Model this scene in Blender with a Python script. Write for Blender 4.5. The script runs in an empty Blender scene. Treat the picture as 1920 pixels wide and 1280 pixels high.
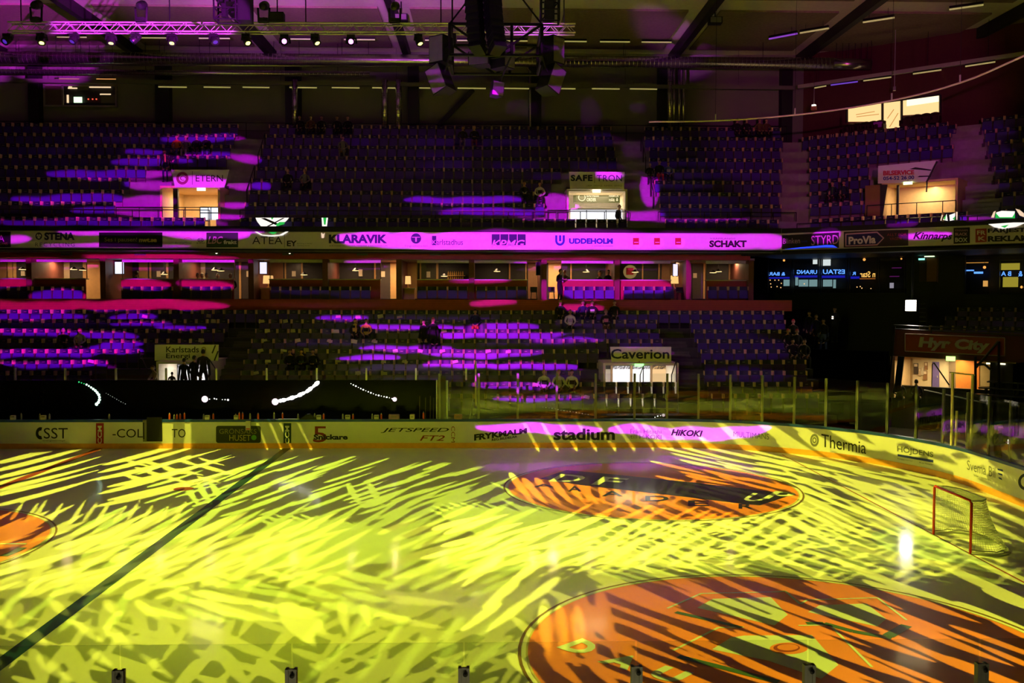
import bpy, bmesh, math, random
import numpy as np
from mathutils import Vector, Matrix

# ------------------------------------------------------------------ camera, world, exposure
SC = bpy.context.scene
COL = SC.collection
CAM_POS = Vector((14.9414, -22.5227, 5.8194))
YAW, PITCH, ROLL, FPX = 0.0260289, -0.0444162, 0.0018653, 1813.6
_fw = Vector((math.sin(YAW) * math.cos(PITCH), math.cos(YAW) * math.cos(PITCH), math.sin(PITCH)))
_r0 = Vector((math.cos(YAW), -math.sin(YAW), 0))
_u0 = _r0.cross(_fw)
_r = math.cos(ROLL) * _r0 + math.sin(ROLL) * _u0
_u = -math.sin(ROLL) * _r0 + math.cos(ROLL) * _u0
cam_data = bpy.data.cameras.new('camera')
cam_data.sensor_width = 36.0
cam_data.lens = FPX / 1920 * 36.0
cam_data.clip_start, cam_data.clip_end = 0.1, 400
cam = bpy.data.objects.new('camera', cam_data)
COL.objects.link(cam)
cam.matrix_world = Matrix(((_r.x, _u.x, -_fw.x, CAM_POS.x), (_r.y, _u.y, -_fw.y, CAM_POS.y), (_r.z, _u.z, -_fw.z, CAM_POS.z), (0, 0, 0, 1)))
SC.camera = cam

world = bpy.data.worlds.new('world')
SC.world = world
world.use_nodes = True
world.node_tree.nodes['Background'].inputs[0].default_value = (0.5, 0.4, 0.2, 1)
world.node_tree.nodes['Background'].inputs[1].default_value = 0.0015
SC.view_settings.view_transform = 'Standard'
SC.view_settings.look = 'None'
SC.view_settings.exposure = 0.0
SC.view_settings.gamma = 1.0
SC.view_settings.use_curve_mapping = False
SC.cycles.use_denoising = True
SC.cycles.max_bounces = 7
SC.cycles.diffuse_bounces = 3
SC.cycles.glossy_bounces = 3
SC.cycles.transparent_max_bounces = 24
SC.cycles.sample_clamp_indirect = 12.0
SC.cycles.caustics_reflective = False
SC.cycles.caustics_refractive = False
SC.cycles.use_light_tree = True

YELLOW = (1.0, 0.96, 0.065)
LIME = (0.80, 1.0, 0.05)
PURPLE = (0.72, 0.0, 1.0)

# ------------------------------------------------------------------ where a line of sight meets a surface of the hall
def ray(px, py):
    return (_fw * FPX + _r * (px - 960) - _u * (py - 640)).normalized()
def on_plane(px, py, p0, n):
    d = ray(px, py); n = Vector(n)
    return CAM_POS + d * ((Vector(p0) - CAM_POS).dot(n) / d.dot(n))
def at(px, py, Y):
    return on_plane(px, py, (0, Y, 0), (0, 1, 0))
def ice_at(px, py, z=0.0):
    return on_plane(px, py, (0, 0, z), (0, 0, 1))
def project(P):
    d = Vector(P) - CAM_POS; z = d.dot(_fw)
    return 960 + FPX * d.dot(_r) / z, 640 - FPX * d.dot(_u) / z
DIAG = Vector((0.768, -0.640, 0)).normalized()          # direction of the cut corner of the hall
DN = Vector((-DIAG.y, DIAG.x, 0))                       # points away from the rink
if DN.y < 0: DN = -DN

# ------------------------------------------------------------------ tags
def tag(o, label=None, cat=None, group=None, kind=None):
    if label: o['label'] = label
    if cat: o['category'] = cat
    if group: o['group'] = group
    if kind: o['kind'] = kind
    return o
def empty(name, loc=(0, 0, 0), label=None, cat=None, group=None, kind=None, parent=None, rotz=0):
    o = bpy.data.objects.new(name, None)
    o.empty_display_size = 0.2
    COL.objects.link(o)
    o.location = loc; o.rotation_euler = (0, 0, rotz)
    if parent: o.parent = parent
    return tag(o, label, cat, group, kind)
def wloc(o):
    v = Vector((0, 0, 0))
    while o is not None:
        v = v + o.location; o = o.parent
    return v
def dup(root, loc=None, rotz=None, label=None, group=None):
    r = root.copy(); COL.objects.link(r)
    if loc is not None: r.location = loc
    if rotz is not None: r.rotation_euler = (0, 0, rotz)
    if label: r['label'] = label
    if group: r['group'] = group
    for ch in root.children:
        c = ch.copy(); COL.objects.link(c); c.parent = r
        for g in ch.children:
            d = g.copy(); COL.objects.link(d); d.parent = c
    return r

# ------------------------------------------------------------------ materials
MATS = {}
def mat(name, col, rough=0.6, spec=0.4, metal=0.0, noise=0.12, nscale=6.0, coat=0.0, coat_rough=0.05, emit=None, emit_s=0.0, bump=0.0):
    if name in MATS: return MATS[name]
    m = bpy.data.materials.new(name); m.use_nodes = True
    nt = m.node_tree; b = nt.nodes['Principled BSDF']
    b.inputs['Roughness'].default_value = rough
    b.inputs['Specular IOR Level'].default_value = spec
    b.inputs['Metallic'].default_value = metal
    b.inputs['Coat Weight'].default_value = coat
    b.inputs['Coat Roughness'].default_value = coat_rough
    c = (*col, 1)
    b.inputs['Base Color'].default_value = c
    if noise > 0 or bump > 0:
        tc = nt.nodes.new('ShaderNodeTexCoord'); nz = nt.nodes.new('ShaderNodeTexNoise')
        nz.inputs['Scale'].default_value = nscale; nz.inputs['Detail'].default_value = 3
        nt.links.new(tc.outputs['Object'], nz.inputs['Vector'])
        mx = nt.nodes.new('ShaderNodeMix'); mx.data_type = 'RGBA'
        mx.inputs['A'].default_value = (*[v * (1 - noise) for v in col], 1)
        mx.inputs['B'].default_value = (*[min(1, v * (1 + noise)) for v in col], 1)
        nt.links.new(nz.outputs['Fac'], mx.inputs['Factor'])
        nt.links.new(mx.outputs['Result'], b.inputs['Base Color'])
        if bump > 0:
            bp = nt.nodes.new('ShaderNodeBump'); bp.inputs['Strength'].default_value = bump; bp.inputs['Distance'].default_value = 0.02
            nt.links.new(nz.outputs['Fac'], bp.inputs['Height']); nt.links.new(bp.outputs['Normal'], b.inputs['Normal'])
    if emit:
        b.inputs['Emission Color'].default_value = (*emit, 1)
        b.inputs['Emission Strength'].default_value = emit_s
    MATS[name] = m
    return m
def glow(name, col, s):
    return mat(name, (0.02, 0.02, 0.02), noise=0, emit=col, emit_s=s)
def glass(name, tint=(1, 1, 1), refl=0.06, rough=0.02):
    if name in MATS: return MATS[name]
    m = bpy.data.materials.new(name); m.use_nodes = True
    nt = m.node_tree; nt.nodes.clear()
    out = nt.nodes.new('ShaderNodeOutputMaterial'); mix = nt.nodes.new('ShaderNodeMixShader')
    tr = nt.nodes.new('ShaderNodeBsdfTransparent'); gl = nt.nodes.new('ShaderNodeBsdfGlossy')
    lw = nt.nodes.new('ShaderNodeLayerWeight'); lw.inputs['Blend'].default_value = .5
    pw = nt.nodes.new('ShaderNodeMath'); pw.operation = 'POWER'; pw.inputs[1].default_value = 5.0; nt.links.new(lw.outputs['Facing'], pw.inputs[0])
    fr = nt.nodes.new('ShaderNodeMath'); fr.operation = 'MULTIPLY_ADD'; fr.inputs[1].default_value = 1 - refl; fr.inputs[2].default_value = refl; fr.use_clamp = True; nt.links.new(pw.outputs[0], fr.inputs[0])
    tr.inputs[0].default_value = (*tint, 1); gl.inputs['Roughness'].default_value = rough
    nt.links.new(fr.outputs[0], mix.inputs[0]); nt.links.new(tr.outputs[0], mix.inputs[1])
    nt.links.new(gl.outputs[0], mix.inputs[2]); nt.links.new(mix.outputs[0], out.inputs[0])
    MATS[name] = m
    return m
def ice_mat(name, col, rough=0.45):
    """ice, or paint under the ice: the pigment with a thin glossy sheet of frozen water over it"""
    if name in MATS: return MATS[name]
    m = mat(name, col, rough=rough, spec=0.15, noise=0.05, nscale=1.5, coat=0.38, coat_rough=0.10)
    b = m.node_tree.nodes['Principled BSDF']; b.inputs['Coat IOR'].default_value = 1.31
    nt = m.node_tree
    nz = nt.nodes.new('ShaderNodeTexNoise'); nz.inputs['Scale'].default_value = 2.2; nz.inputs['Detail'].default_value = 5
    tc = nt.nodes.new('ShaderNodeTexCoord'); nt.links.new(tc.outputs['Object'], nz.inputs['Vector'])
    bp = nt.nodes.new('ShaderNodeBump'); bp.inputs['Strength'].default_value = 0.022; bp.inputs['Distance'].default_value = 0.02
    nt.links.new(nz.outputs['Fac'], bp.inputs['Height']); nt.links.new(bp.outputs['Normal'], b.inputs['Coat Normal'])
    return m

# ------------------------------------------------------------------ mesh builder
class MB:
    def __init__(s): s.v = []; s.f = []; s.m = []
    def add(s, vs, fs, mi=0):
        o = len(s.v); s.v += [tuple(p) for p in vs]
        s.f += [tuple(i + o for i in f) for f in fs]; s.m += [mi] * len(fs)
        return s
    def box(s, lo, hi, mi=0):
        x0, y0, z0 = lo; x1, y1, z1 = hi
        return s.add([(x0, y0, z0), (x1, y0, z0), (x1, y1, z0), (x0, y1, z0), (x0, y0, z1), (x1, y0, z1), (x1, y1, z1), (x0, y1, z1)],
                     [(3, 2, 1, 0), (4, 5, 6, 7), (0, 1, 5, 4), (1, 2, 6, 5), (2, 3, 7, 6), (3, 0, 4, 7)], mi)
    def obox(s, c, ax, hx, hy, hz, mi=0):
        """box centred at c; ax = horizontal unit direction of its length"""
        c = Vector(c); a = Vector(ax); b = Vector((-a.y, a.x, 0)); z = Vector((0, 0, 1))
        vs = [c + a * hx * i + b * hy * j + z * hz * k for k in (-1, 1) for i, j in ((-1, -1), (1, -1), (1, 1), (-1, 1))]
        return s.add(vs, [(3, 2, 1, 0), (4, 5, 6, 7), (0, 1, 5, 4), (1, 2, 6, 5), (2, 3, 7, 6), (3, 0, 4, 7)], mi)
    def tube(s, pts, r, n=8, mi=0, cap=True, closed=False):
        pts = [Vector(p) for p in pts]; k = len(pts); rings = []
        prev = None
        for i, p in enumerate(pts):
            if closed: t = (pts[(i + 1) % k] - pts[i - 1]).normalized()
            else: t = (pts[min(i + 1, k - 1)] - pts[max(i - 1, 0)]).normalized()
            if prev is None:
                h = Vector((0, 0, 1)) if abs(t.z) < 0.9 else Vector((1, 0, 0))
                a = t.cross(h).normalized()
            else:
                a = (prev - t * prev.dot(t)).normalized()
            prev = a; b = t.cross(a)
            rr = r[i] if isinstance(r, (list, tuple)) else r
            rings.append([p + (a * math.cos(2 * math.pi * (j + .5) / n) + b * math.sin(2 * math.pi * (j + .5) / n)) * rr for j in range(n)])
        vs = [q for g in rings for q in g]; fs = []
        for i in range(k if closed else k - 1):
            i2 = (i + 1) % k
            for j in range(n):
                j2 = (j + 1) % n
                fs.append((i * n + j, i * n + j2, i2 * n + j2, i2 * n + j))
        if cap and not closed:
            fs.append(tuple(range(n - 1, -1, -1))); fs.append(tuple((k - 1) * n + j for j in range(n)))
        return s.add(vs, fs, mi)
    def bar(s, p, q, w=0.03, mi=0):
        return s.tube([p, q], w * 0.7071, 4, mi)
    def prism(s, front, off, mi=0):
        """polygon of 3D points extruded by vector off"""
        n = len(front); off = Vector(off)
        vs = [Vector(p) for p in front] + [Vector(p) + off for p in front]
        fs = [tuple(range(n)), tuple(range(2 * n - 1, n - 1, -1))] + [(i, n + i, n + (i + 1) % n, (i + 1) % n) for i in range(n)]
        return s.add(vs, fs, mi)
    def lathe(s, prof, origin, axis, n=16, mi=0):
        """prof = [(radius, distance along axis)]"""
        o = Vector(origin); t = Vector(axis).normalized()
        h = Vector((0, 0, 1)) if abs(t.z) < 0.9 else Vector((1, 0, 0))
        a = t.cross(h).normalized(); b = t.cross(a); vs = []; fs = []
        for r, d in prof:
            for j in range(n):
                w = 2 * math.pi * j / n
                vs.append(o + t * d + (a * math.cos(w) + b * math.sin(w)) * r)
        for i in range(len(prof) - 1):
            for j in range(n):
                j2 = (j + 1) % n
                fs.append((i * n + j, i * n + j2, (i + 1) * n + j2, (i + 1) * n + j))
        return s.add(vs, fs, mi)
    def build(s, name, mats, parent=None, smooth=False, label=None, cat=None, group=None, kind=None, local=False):
        me = bpy.data.meshes.new(name)
        off = Vector((0, 0, 0)) if (local or parent is None) else wloc(parent)
        me.from_pydata([(p[0] - off.x, p[1] - off.y, p[2] - off.z) for p in s.v], [], s.f)
        for m in (mats if isinstance(mats, (list, tuple)) else [mats]): me.materials.append(m)
        if any(s.m): me.polygons.foreach_set('material_index', s.m)
        if smooth: me.polygons.foreach_set('use_smooth', [True] * len(me.polygons))
        me.update()
        o = bpy.data.objects.new(name, me); COL.objects.link(o)
        if parent is not None: o.parent = parent
        return tag(o, label, cat, group, kind)
def bevel_box(name, lo, hi, r, mats, parent=None, **kw):
    bm = bmesh.new(); bmesh.ops.create_cube(bm, size=1)
    c = [(a + b) / 2 for a, b in zip(lo, hi)]; d = [b - a for a, b in zip(lo, hi)]
    for v in bm.verts: v.co = Vector((v.co.x * d[0] + c[0], v.co.y * d[1] + c[1], v.co.z * d[2] + c[2]))
    bmesh.ops.bevel(bm, geom=bm.edges[:], offset=r, segments=2, affect='EDGES')
    mb = MB(); bm.verts.index_update(); mb.add([v.co[:] for v in bm.verts], [[v.index for v in f.verts] for f in bm.faces]); bm.free()
    return mb.build(name, mats, parent, **kw)
def plate_px(name, poly, hit, m, parent=None, thick=0.03, n=None, **kw):
    """a thin board whose outline is given as sight lines meeting the surface 'hit'"""
    P = [hit(*p) for p in poly]
    if n is None:
        n = (P[1] - P[0]).cross(P[2] - P[0]).normalized()
        if n.dot(CAM_POS - P[0]) < 0: n = -n
    return MB().prism(P, -Vector(n) * thick).build(name, m, parent, **kw)

# ------------------------------------------------------------------ lettering
_fonts = {}
def text_mesh(s, bold=0.0, shear=0.0, space=1.0, res=3):
    key = (s, bold, shear, space)
    if key in _fonts: return _fonts[key]
    cu = bpy.data.curves.new('lettering', 'FONT'); cu.body = s; cu.resolution_u = res
    cu.offset = bold; cu.shear = shear; cu.space_character = space
    ob = bpy.data.objects.new('lettering', cu); COL.objects.link(ob)
    dg = bpy.context.evaluated_depsgraph_get()
    me = bpy.data.meshes.new_from_object(ob.evaluated_get(dg))
    n = len(me.vertices); co = np.empty(n * 3); me.vertices.foreach_get('co', co); co = co.reshape(-1, 3)
    fs = [tuple(p.vertices) for p in me.polygons]
    bpy.data.objects.remove(ob); bpy.data.curves.remove(cu); bpy.data.meshes.remove(me)
    lo, hi = co.min(0), co.max(0); w = np.maximum(hi - lo, 1e-6)
    uv = (co - lo) / w
    _fonts[key] = (uv[:, :2], fs)
    return _fonts[key]
def text_px(s, quad, hit, m, parent, name='lettering', bold=0.0, shear=0.0, space=1.0, lift=0.012, **kw):
    """flat printed lettering; quad = (x0,y0,x1,y1) or four corner sight lines TL,TR,BR,BL on the surface"""
    if len(quad) == 4 and not isinstance(quad[0], (tuple, list)):
        x0, y0, x1, y1 = quad; quad = [(x0, y0), (x1, y0), (x1, y1), (x0, y1)]
    TL, TR, BR, BL = [np.array(q, float) for q in quad]
    uv, fs = text_mesh(s, bold, shear, space)
    vs = []
    for u, v in uv:
        p = (TL * (1 - u) + TR * u) * v + (BL * (1 - u) + BR * u) * (1 - v)
        P = hit(p[0], p[1]); d = (CAM_POS - P).normalized()
        vs.append(P + d * lift)
    mb = MB(); mb.add(vs, fs)
    return mb.build(name, m, parent, **kw)
def decal_px(name, poly, hit, m, parent, lift=0.008, **kw):
    vs = []
    for p in poly:
        P = hit(*p); vs.append(P + (CAM_POS - P).normalized() * lift)
    return MB().add(vs, [tuple(range(len(vs)))]).build(name, m, parent, **kw)
def ring_px(cx, cy, rx, ry, n=20):
    return [(cx + rx * math.cos(2 * math.pi * i / n), cy + ry * math.sin(2 * math.pi * i / n)) for i in range(n)]
def annulus_px(name, cx, cy, rx, ry, w, hit, m, parent, lift=0.008, a0=0, a1=360, n=24, **kw):
    vs = []; fs = []
    for i in range(n + 1):
        a = math.radians(a0 + (a1 - a0) * i / n)
        for k in (0, 1):
            P = hit(cx + (rx - w * k) * math.cos(a), cy - (ry - w * k * ry / rx) * math.sin(a)); vs.append(P + (CAM_POS - P).normalized() * lift)
    for i in range(n): fs.append((2 * i, 2 * i + 1, 2 * i + 3, 2 * i + 2))
    return MB().add(vs, fs).build(name, m, parent, **kw)
# ------------------------------------------------------------------ shared materials
M_black = mat('black_paint', (0.006, 0.006, 0.007), rough=0.5)
M_blackgloss = mat('black_gloss', (0.004, 0.004, 0.005), rough=0.15, spec=0.15)
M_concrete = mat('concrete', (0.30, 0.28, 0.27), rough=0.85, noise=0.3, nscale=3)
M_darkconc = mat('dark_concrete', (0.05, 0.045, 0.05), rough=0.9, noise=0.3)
M_steel = mat('steel', (0.45, 0.45, 0.46), rough=0.35, metal=0.6)
M_alu = mat('aluminium', (0.62, 0.62, 0.62), rough=0.4, metal=0.5)
M_white = mat('white_plastic', (0.78, 0.78, 0.76), rough=0.4)
M_beige = mat('beige_wall', (0.62, 0.55, 0.42), rough=0.8)
M_boardwhite = mat('board_white', (0.72, 0.70, 0.69), rough=0.35, spec=0.4, noise=0.08, nscale=2)
M_redbrown = mat('red_brown_cladding', (0.36, 0.055, 0.03), rough=0.6, noise=0.25, nscale=4)
M_wood = mat('oak_frame', (0.62, 0.36, 0.14), rough=0.5)
M_glass = glass('rink_glass', (0.93, 0.95, 0.94), refl=0.05)
M_glass2 = glass('window_glass', (0.9, 0.9, 0.9), refl=0.05)
M_navytxt = mat('print_navy', (0.01, 0.015, 0.09), noise=0)
M_blacktxt = mat('print_black', (0.01, 0.01, 0.01), noise=0)
M_greytxt = mat('print_grey', (0.16, 0.16, 0.17), noise=0)
M_whitetxt = mat('print_white', (0.75, 0.75, 0.75), noise=0)
M_redtxt = mat('print_red', (0.5, 0.02, 0.02), noise=0)
M_bluetxt = mat('print_blue', (0.015, 0.03, 0.35), noise=0)
M_goldtxt = mat('print_gold', (0.5, 0.40, 0.12), noise=0)

M_post = mat('post_alu', (.30, .29, .28), rough=.45, metal=.4)
# ------------------------------------------------------------------ floor: the ice sheet and the slab round it
def rink_outline(L=30.0, W=15.0, R=8.5, n=14):
    pts = []
    for cx, cy, a0 in ((L - R, W - R, 90), (L - R, -(W - R), 0), (-(L - R), -(W - R), -90), (-(L - R), W - R, -180)):
        for i in range(n + 1):
            a = math.radians(a0 - 90 * i / n)
            pts.append((cx + R * math.cos(a), cy + R * math.sin(a)))
    return pts
M_ice = ice_mat('ice', (0.82, 0.84, 0.72))
ICE = MB()
_o = rink_outline()
ICE.prism([(x, y, 0) for x, y in _o], (0, 0, -0.1))
floor = ICE.build('floor', M_ice, kind='structure')
MB().add([(-45, -34, -0.12), (48, -34, -0.12), (48, 45, -0.12), (-45, 45, -0.12)], [(0, 1, 2, 3)]).build('ground', M_darkconc, kind='structure')
def ice_poly(name, pts, m, z=0.004, **kw):
    return MB().add([(x, y, z) for x, y in pts], [tuple(range(len(pts)))]).build(name, m, floor, **kw)
def disc(cx, cy, r, n=72):
    return [(cx + r * math.cos(2 * math.pi * i / n), cy + r * math.sin(2 * math.pi * i / n)) for i in range(n)]
def ring(name, cx, cy, r, w, m, z=0.008):
    mb = MB(); n = 72
    for i in range(n):
        a, b = 2 * math.pi * i / n, 2 * math.pi * (i + 1) / n
        q = [(cx + rr * math.cos(t), cy + rr * math.sin(t), z) for rr, t in ((r - w, a), (r, a), (r, b), (r - w, b))]
        mb.add(q, [(0, 1, 2, 3)])
    return mb.build(name, m, floor)
P_red = ice_mat('ice_red', (0.34, 0.055, 0.02)); P_blue = ice_mat('ice_blue', (0.015, 0.06, 0.10))
P_orange = ice_mat('ice_orange', (0.90, 0.25, 0.05)); P_white = ice_mat('ice_white', (0.66, 0.74, 0.62))
P_green = ice_mat('ice_green', (0.06, 0.13, 0.04)); P_black = ice_mat('ice_black', (0.012, 0.014, 0.012))
P_ring = ice_mat('ice_ring', (.22, .13, .03)); P_line = ice_mat('ice_faint_line', (0.62, 0.52, 0.20))
def line_x(name, x, w, m): return ice_poly(name, [(x - w / 2, -15), (x + w / 2, -15), (x + w / 2, 14.97), (x - w / 2, 14.97)], m)
line_x('red_line', 0, 0.30, P_red)
line_x('blue_line', 7.207, 0.30, P_blue)
line_x('blue_line', -7.207, 0.30, P_blue)
ice_poly('goal_line', [(25.975, -13.2), (26.025, -13.2), (26.025, 13.2), (25.975, 13.2)], P_red)
ice_poly('goal_crease', [(26, -1.8)] + [(26 - 1.8 * math.sin(math.radians(a)), -1.8 * math.cos(math.radians(a))) for a in range(10, 180, 10)] + [(26, 1.8)], ice_mat('ice_crease', (0.66, 0.78, 0.74)))
ice_poly('faceoff_dot', disc(5.7, 7, 0.30, 24), P_red, z=0.005)
ice_poly('faceoff_dot', disc(5.7, -7, 0.30, 24), P_red, z=0.005)
for cx, cy in ((0, 0), (20, 7), (20, -7)):
    ice_poly('faceoff_circle', disc(cx, cy, 4.42), P_orange, z=0.004)
    ring('faceoff_ring', cx, cy, 4.55, 0.05, P_ring); ring('faceoff_ring', cx, cy, 4.42, 0.035, P_line)
def ice_px(name, pts, m, z=0.008):
    return MB().add([ice_at(px, py, z) for px, py in pts], [tuple(range(len(pts)))]).build(name, m, floor)
def ice_stroke(name, pts, w, m, z=0.011):
    mb = MB(); P = [ice_at(px, py, z) for px, py in pts]
    for a, b in zip(P, P[1:]):
        t = (b - a).normalized(); s = Vector((-t.y, t.x, 0)) * w / 2
        mb.add([a - s, b - s, b + s, a + s], [(0, 1, 2, 3)])
    return mb.build(name, m, floor)
# emblem painted in the near end-zone circle
ice_px('painted_panel', [(1307, 1139), (1337, 1122), (1445, 1119), (1477, 1152), (1452, 1172)], P_white)
ice_px('painted_panel', [(1515, 1147), (1537, 1134), (1625, 1131), (1662, 1160), (1645, 1174)], P_white)
ice_px('painted_panel', [(1335, 1217), (1370, 1195), (1395, 1191), (1522, 1190), (1572, 1246), (1540, 1272), (1440, 1238)], P_white)
ice_px('painted_eye', ring_px(1479, 1215, 36, 11), P_orange, 0.011)
ice_px('painted_eye', ring_px(1475, 1214, 25, 8), P_red, 0.013)
ice_px('painted_eye', ring_px(1477, 1213, 20, 6), P_orange, 0.015)
ice_stroke('painted_outline', [(1251, 1140), (1315, 1112), (1460, 1109), (1472, 1107), (1500, 1132), (1514, 1124), (1645, 1120), (1700, 1162)], 0.05, P_white)
ice_stroke('painted_outline', [(1262, 1219), (1347, 1176), (1395, 1175)], 0.05, P_white)
ice_stroke('painted_outline', [(1497, 1172), (1556, 1171), (1590, 1205), (1635, 1250)], 0.05, P_white)
ice_stroke('painted_stroke', [(1267, 1147), (1320, 1159), (1390, 1176)], 0.13, P_green)
ice_stroke('painted_stroke', [(1512, 1168), (1545, 1168), (1600, 1183), (1672, 1196)], 0.15, P_green)
ice_stroke('painted_stroke', [(1665, 1192), (1700, 1172)], 0.2, P_green)
ice_stroke('painted_stroke', [(1272, 1230), (1340, 1247), (1460, 1278)], 0.15, P_green)
hit_ice = lambda x, y: ice_at(x, y, 0.006)
for s, q in (('D', [(1092, 1196), (1128, 1211), (1090, 1229), (1043, 1213)]), ('A', [(1176, 1225), (1197, 1233), (1176, 1256), (1120, 1240)]), ('U', [(1248, 1247), (1302, 1261), (1264, 1281), (1210, 1265)])):
    text_px(s, q, hit_ice, P_white, floor, name='painted_letter', bold=0.05, lift=0.02)
# emblem painted in the far end-zone circle: black slanted lettering block with pale letters
ice_px('painted_block', [(1012, 897), (1062, 881), (1150, 889), (1300, 904), (1440, 921), (1488, 926), (1425, 947), (1402, 945), (1340, 938), (1250, 927), (1090, 909)], P_black)
for s, q in (('D', (1028, 888, 1088, 902)), ('F', (1108, 893, 1160, 908)), ('U', (1388, 924, 1432, 938)), ('P', (1430, 920, 1478, 934))):
    x0, y0, x1, y1 = q
    text_px(s, [(x0 + 24, y0), (x1 + 20, y0 + 4), (x1 - 8, y1 + 2), (x0, y1)], hit_ice, P_white, floor, name='painted_letter', bold=0.02, lift=0.03)
for s, q in (('A', (1000, 907, 1040, 913)), ('A', (1065, 911, 1090, 921)), ('A', (1128, 920, 1168, 930)), ('D', (1210, 929, 1254, 939)), ('E', (1290, 938, 1330, 948)), ('R', (1385, 944, 1412, 953))):
    text_px(s, q, hit_ice, P_black, floor, name='painted_letter', bold=0.02, lift=0.03)
ice_stroke('painted_outline', [(0, 1019), (50, 1019)], 0.1, P_white)
ice_stroke('painted_stroke', [(6, 1042), (22, 1036), (42, 1026)], 0.22, P_green)

# ------------------------------------------------------------------ boards round the rink
def board_path(X0=-14.0, inset=0.0, step=0.35):
    """far straight, corner arc, end straight, near corner, near straight; returns [(x,y,nx,ny)] with n pointing at the ice"""
    R = 8.5 - inset; P = []
    x = X0
    while x < 21.5: P.append((x, 15 - inset, 0, -1)); x += 0.9
    for i in range(0, 37):
        a = math.radians(90 - 90 * i / 36); P.append((21.5 + R * math.cos(a), 6.5 + R * math.sin(a), -math.cos(a), -math.sin(a)))
    P.append((30 - inset, 0, -1, 0))
    for i in range(0, 37):
        a = math.radians(-90 * i / 36); P.append((21.5 + R * math.cos(a), -6.5 + R * math.sin(a), -math.cos(a), -math.sin(a)))
    P.append((-14, -15 + inset, 0, 1))
    return P
BP = board_path()
def ribbon(name, z0, z1, d0, d1, m, parent, path=None):
    """closed strip along the boards between heights z0..z1, from d0 to d1 behind the ice face"""
    mb = MB(); path = path or BP; vs = []
    for x, y, nx, ny in path:
        for d, z in ((d0, z0), (d0, z1), (d1, z1), (d1, z0)): vs.append((x - nx * d, y - ny * d, z))
    fs = []
    for i in range(len(path) - 1):
        for k in range(4):
            k2 = (k + 1) % 4; fs.append((4 * i + k, 4 * i + k2, 4 * i + 4 + k2, 4 * i + 4 + k))
    fs += [(0, 1, 2, 3), tuple(4 * (len(path) - 1) + k for k in (3, 2, 1, 0))]
    return mb.add(vs, fs).build(name, m, parent)
boards = empty('rink_boards', (0, 15, 0), 'white advertising boards with blue top rail and tall clear glass round the ice', 'boards')
ribbon('board_panel', 0.2, 1.03, 0.0, 0.10, M_boardwhite, boards)
ribbon('kick_strip', 0.0, 0.2, -0.012, 0.10, mat('kick_yellow', (0.85, 0.36, 0.06), rough=0.4), boards)
ribbon('top_rail', 1.03, 1.12, -0.02, 0.16, mat('rail_blue', (0.015, 0.06, 0.35), rough=0.35), boards)
def board_hit(px, py):
    P = on_plane(px, py, (0, 15, 0), (0, 1, 0))
    if P.x <= 21.5: return P
    d = ray(px, py); ox, oy = CAM_POS.x - 21.5, CAM_POS.y - 6.5
    a = d.x ** 2 + d.y ** 2; b = 2 * (ox * d.x + oy * d.y); c = ox * ox + oy * oy - 8.5 ** 2
    t = (-b + math.sqrt(max(b * b - 4 * a * c, 0))) / (2 * a)
    Q = CAM_POS + d * t
    if Q.y >= 6.5: return Q
    return on_plane(px, py, (30, 0, 0), (1, 0, 0))
# printed advertisements on the boards
def bt(s, q, m, **kw): return text_px(s, q, board_hit, m, boards, **kw)
def bd(poly, m, name='printed_panel', lift=0.01, **kw): return decal_px(name, poly, board_hit, m, boards, lift=lift, **kw)
def rect(x0, y0, x1, y1): return [(x0, y0), (x1, y0), (x1, y1), (x0, y1)]
bt('SST', (82, 802, 127, 822), M_blacktxt, bold=0.0)
annulus_px('printed_ring', 76, 812, 9, 11.5, 5, board_hit, M_blacktxt, boards, a0=70, a1=290)
bt('energimontage', (80, 824, 122, 828), M_greytxt)
bd(rect(180, 793, 194.5, 841), mat('board_post_red', (0.42, 0.02, 0.015)), name='printed_stripe')
bd(rect(531.5, 793, 546, 841), mat('board_post_blue', (0.01, 0.04, 0.06)), name='printed_stripe')
for x in (180, 531.5):
    bt('CCM', [(x + 3, 832), (x + 3, 798), (x + 11, 798), (x + 11, 832)], M_whitetxt, bold=0.03, lift=0.03)
bt('-COL', (211, 804, 268, 820), M_blacktxt)
bt('TO', (322, 804, 348, 820), M_blacktxt)
def rrect(x0, y0, x1, y1, r=4):
    out = []
    for cx, cy, a0 in ((x1 - r, y0 + r, -90), (x1 - r, y1 - r, 0), (x0 + r, y1 - r, 90), (x0 + r, y0 + r, 180)):
        for i in range(5): a = math.radians(a0 + 22.5 * i); out.append((cx + r * math.cos(a), cy + r * math.sin(a)))
    return out
bd(rrect(405, 798, 489, 830), mat('panel_olive', (0.025, 0.03, 0.012)), name='printed_panel')
bt('GRÖNSAKS', (411, 802, 481, 813), mat('print_dimgold', (0.25, 0.22, 0.08), noise=0), lift=0.03)
bt('HUSET', (430, 815, 470, 826), M_goldtxt, lift=0.03)
bd(ring_px(476, 820, 5, 5), mat('print_green', (0.10, 0.35, 0.04), noise=0), name='printed_dot', lift=0.03)
bt('5', (587, 799, 613, 829), mat('print_maroon', (0.25, 0.02, 0.02), noise=0), bold=0.0)
bt('Snickare', (588, 814, 652, 824), M_blacktxt, bold=0.04, lift=0.03)
bt('JETSPEED', (714, 802, 842, 811.5), M_blacktxt, shear=0.3, bold=0.01)
bt('FT2', (787, 816, 834, 826), mat('print_maroon', (0.25, 0.02, 0.02), noise=0), shear=0.3, bold=0.01)
bt('CCM', [(853, 799), (853, 829), (846, 829), (846, 799)], mat('print_maroon', (0.25, 0.02, 0.02), noise=0))
bt('FRYKMALM', [(889, 814), (988, 802), (988, 812), (889, 826)], M_blacktxt, bold=0.05)
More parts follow.
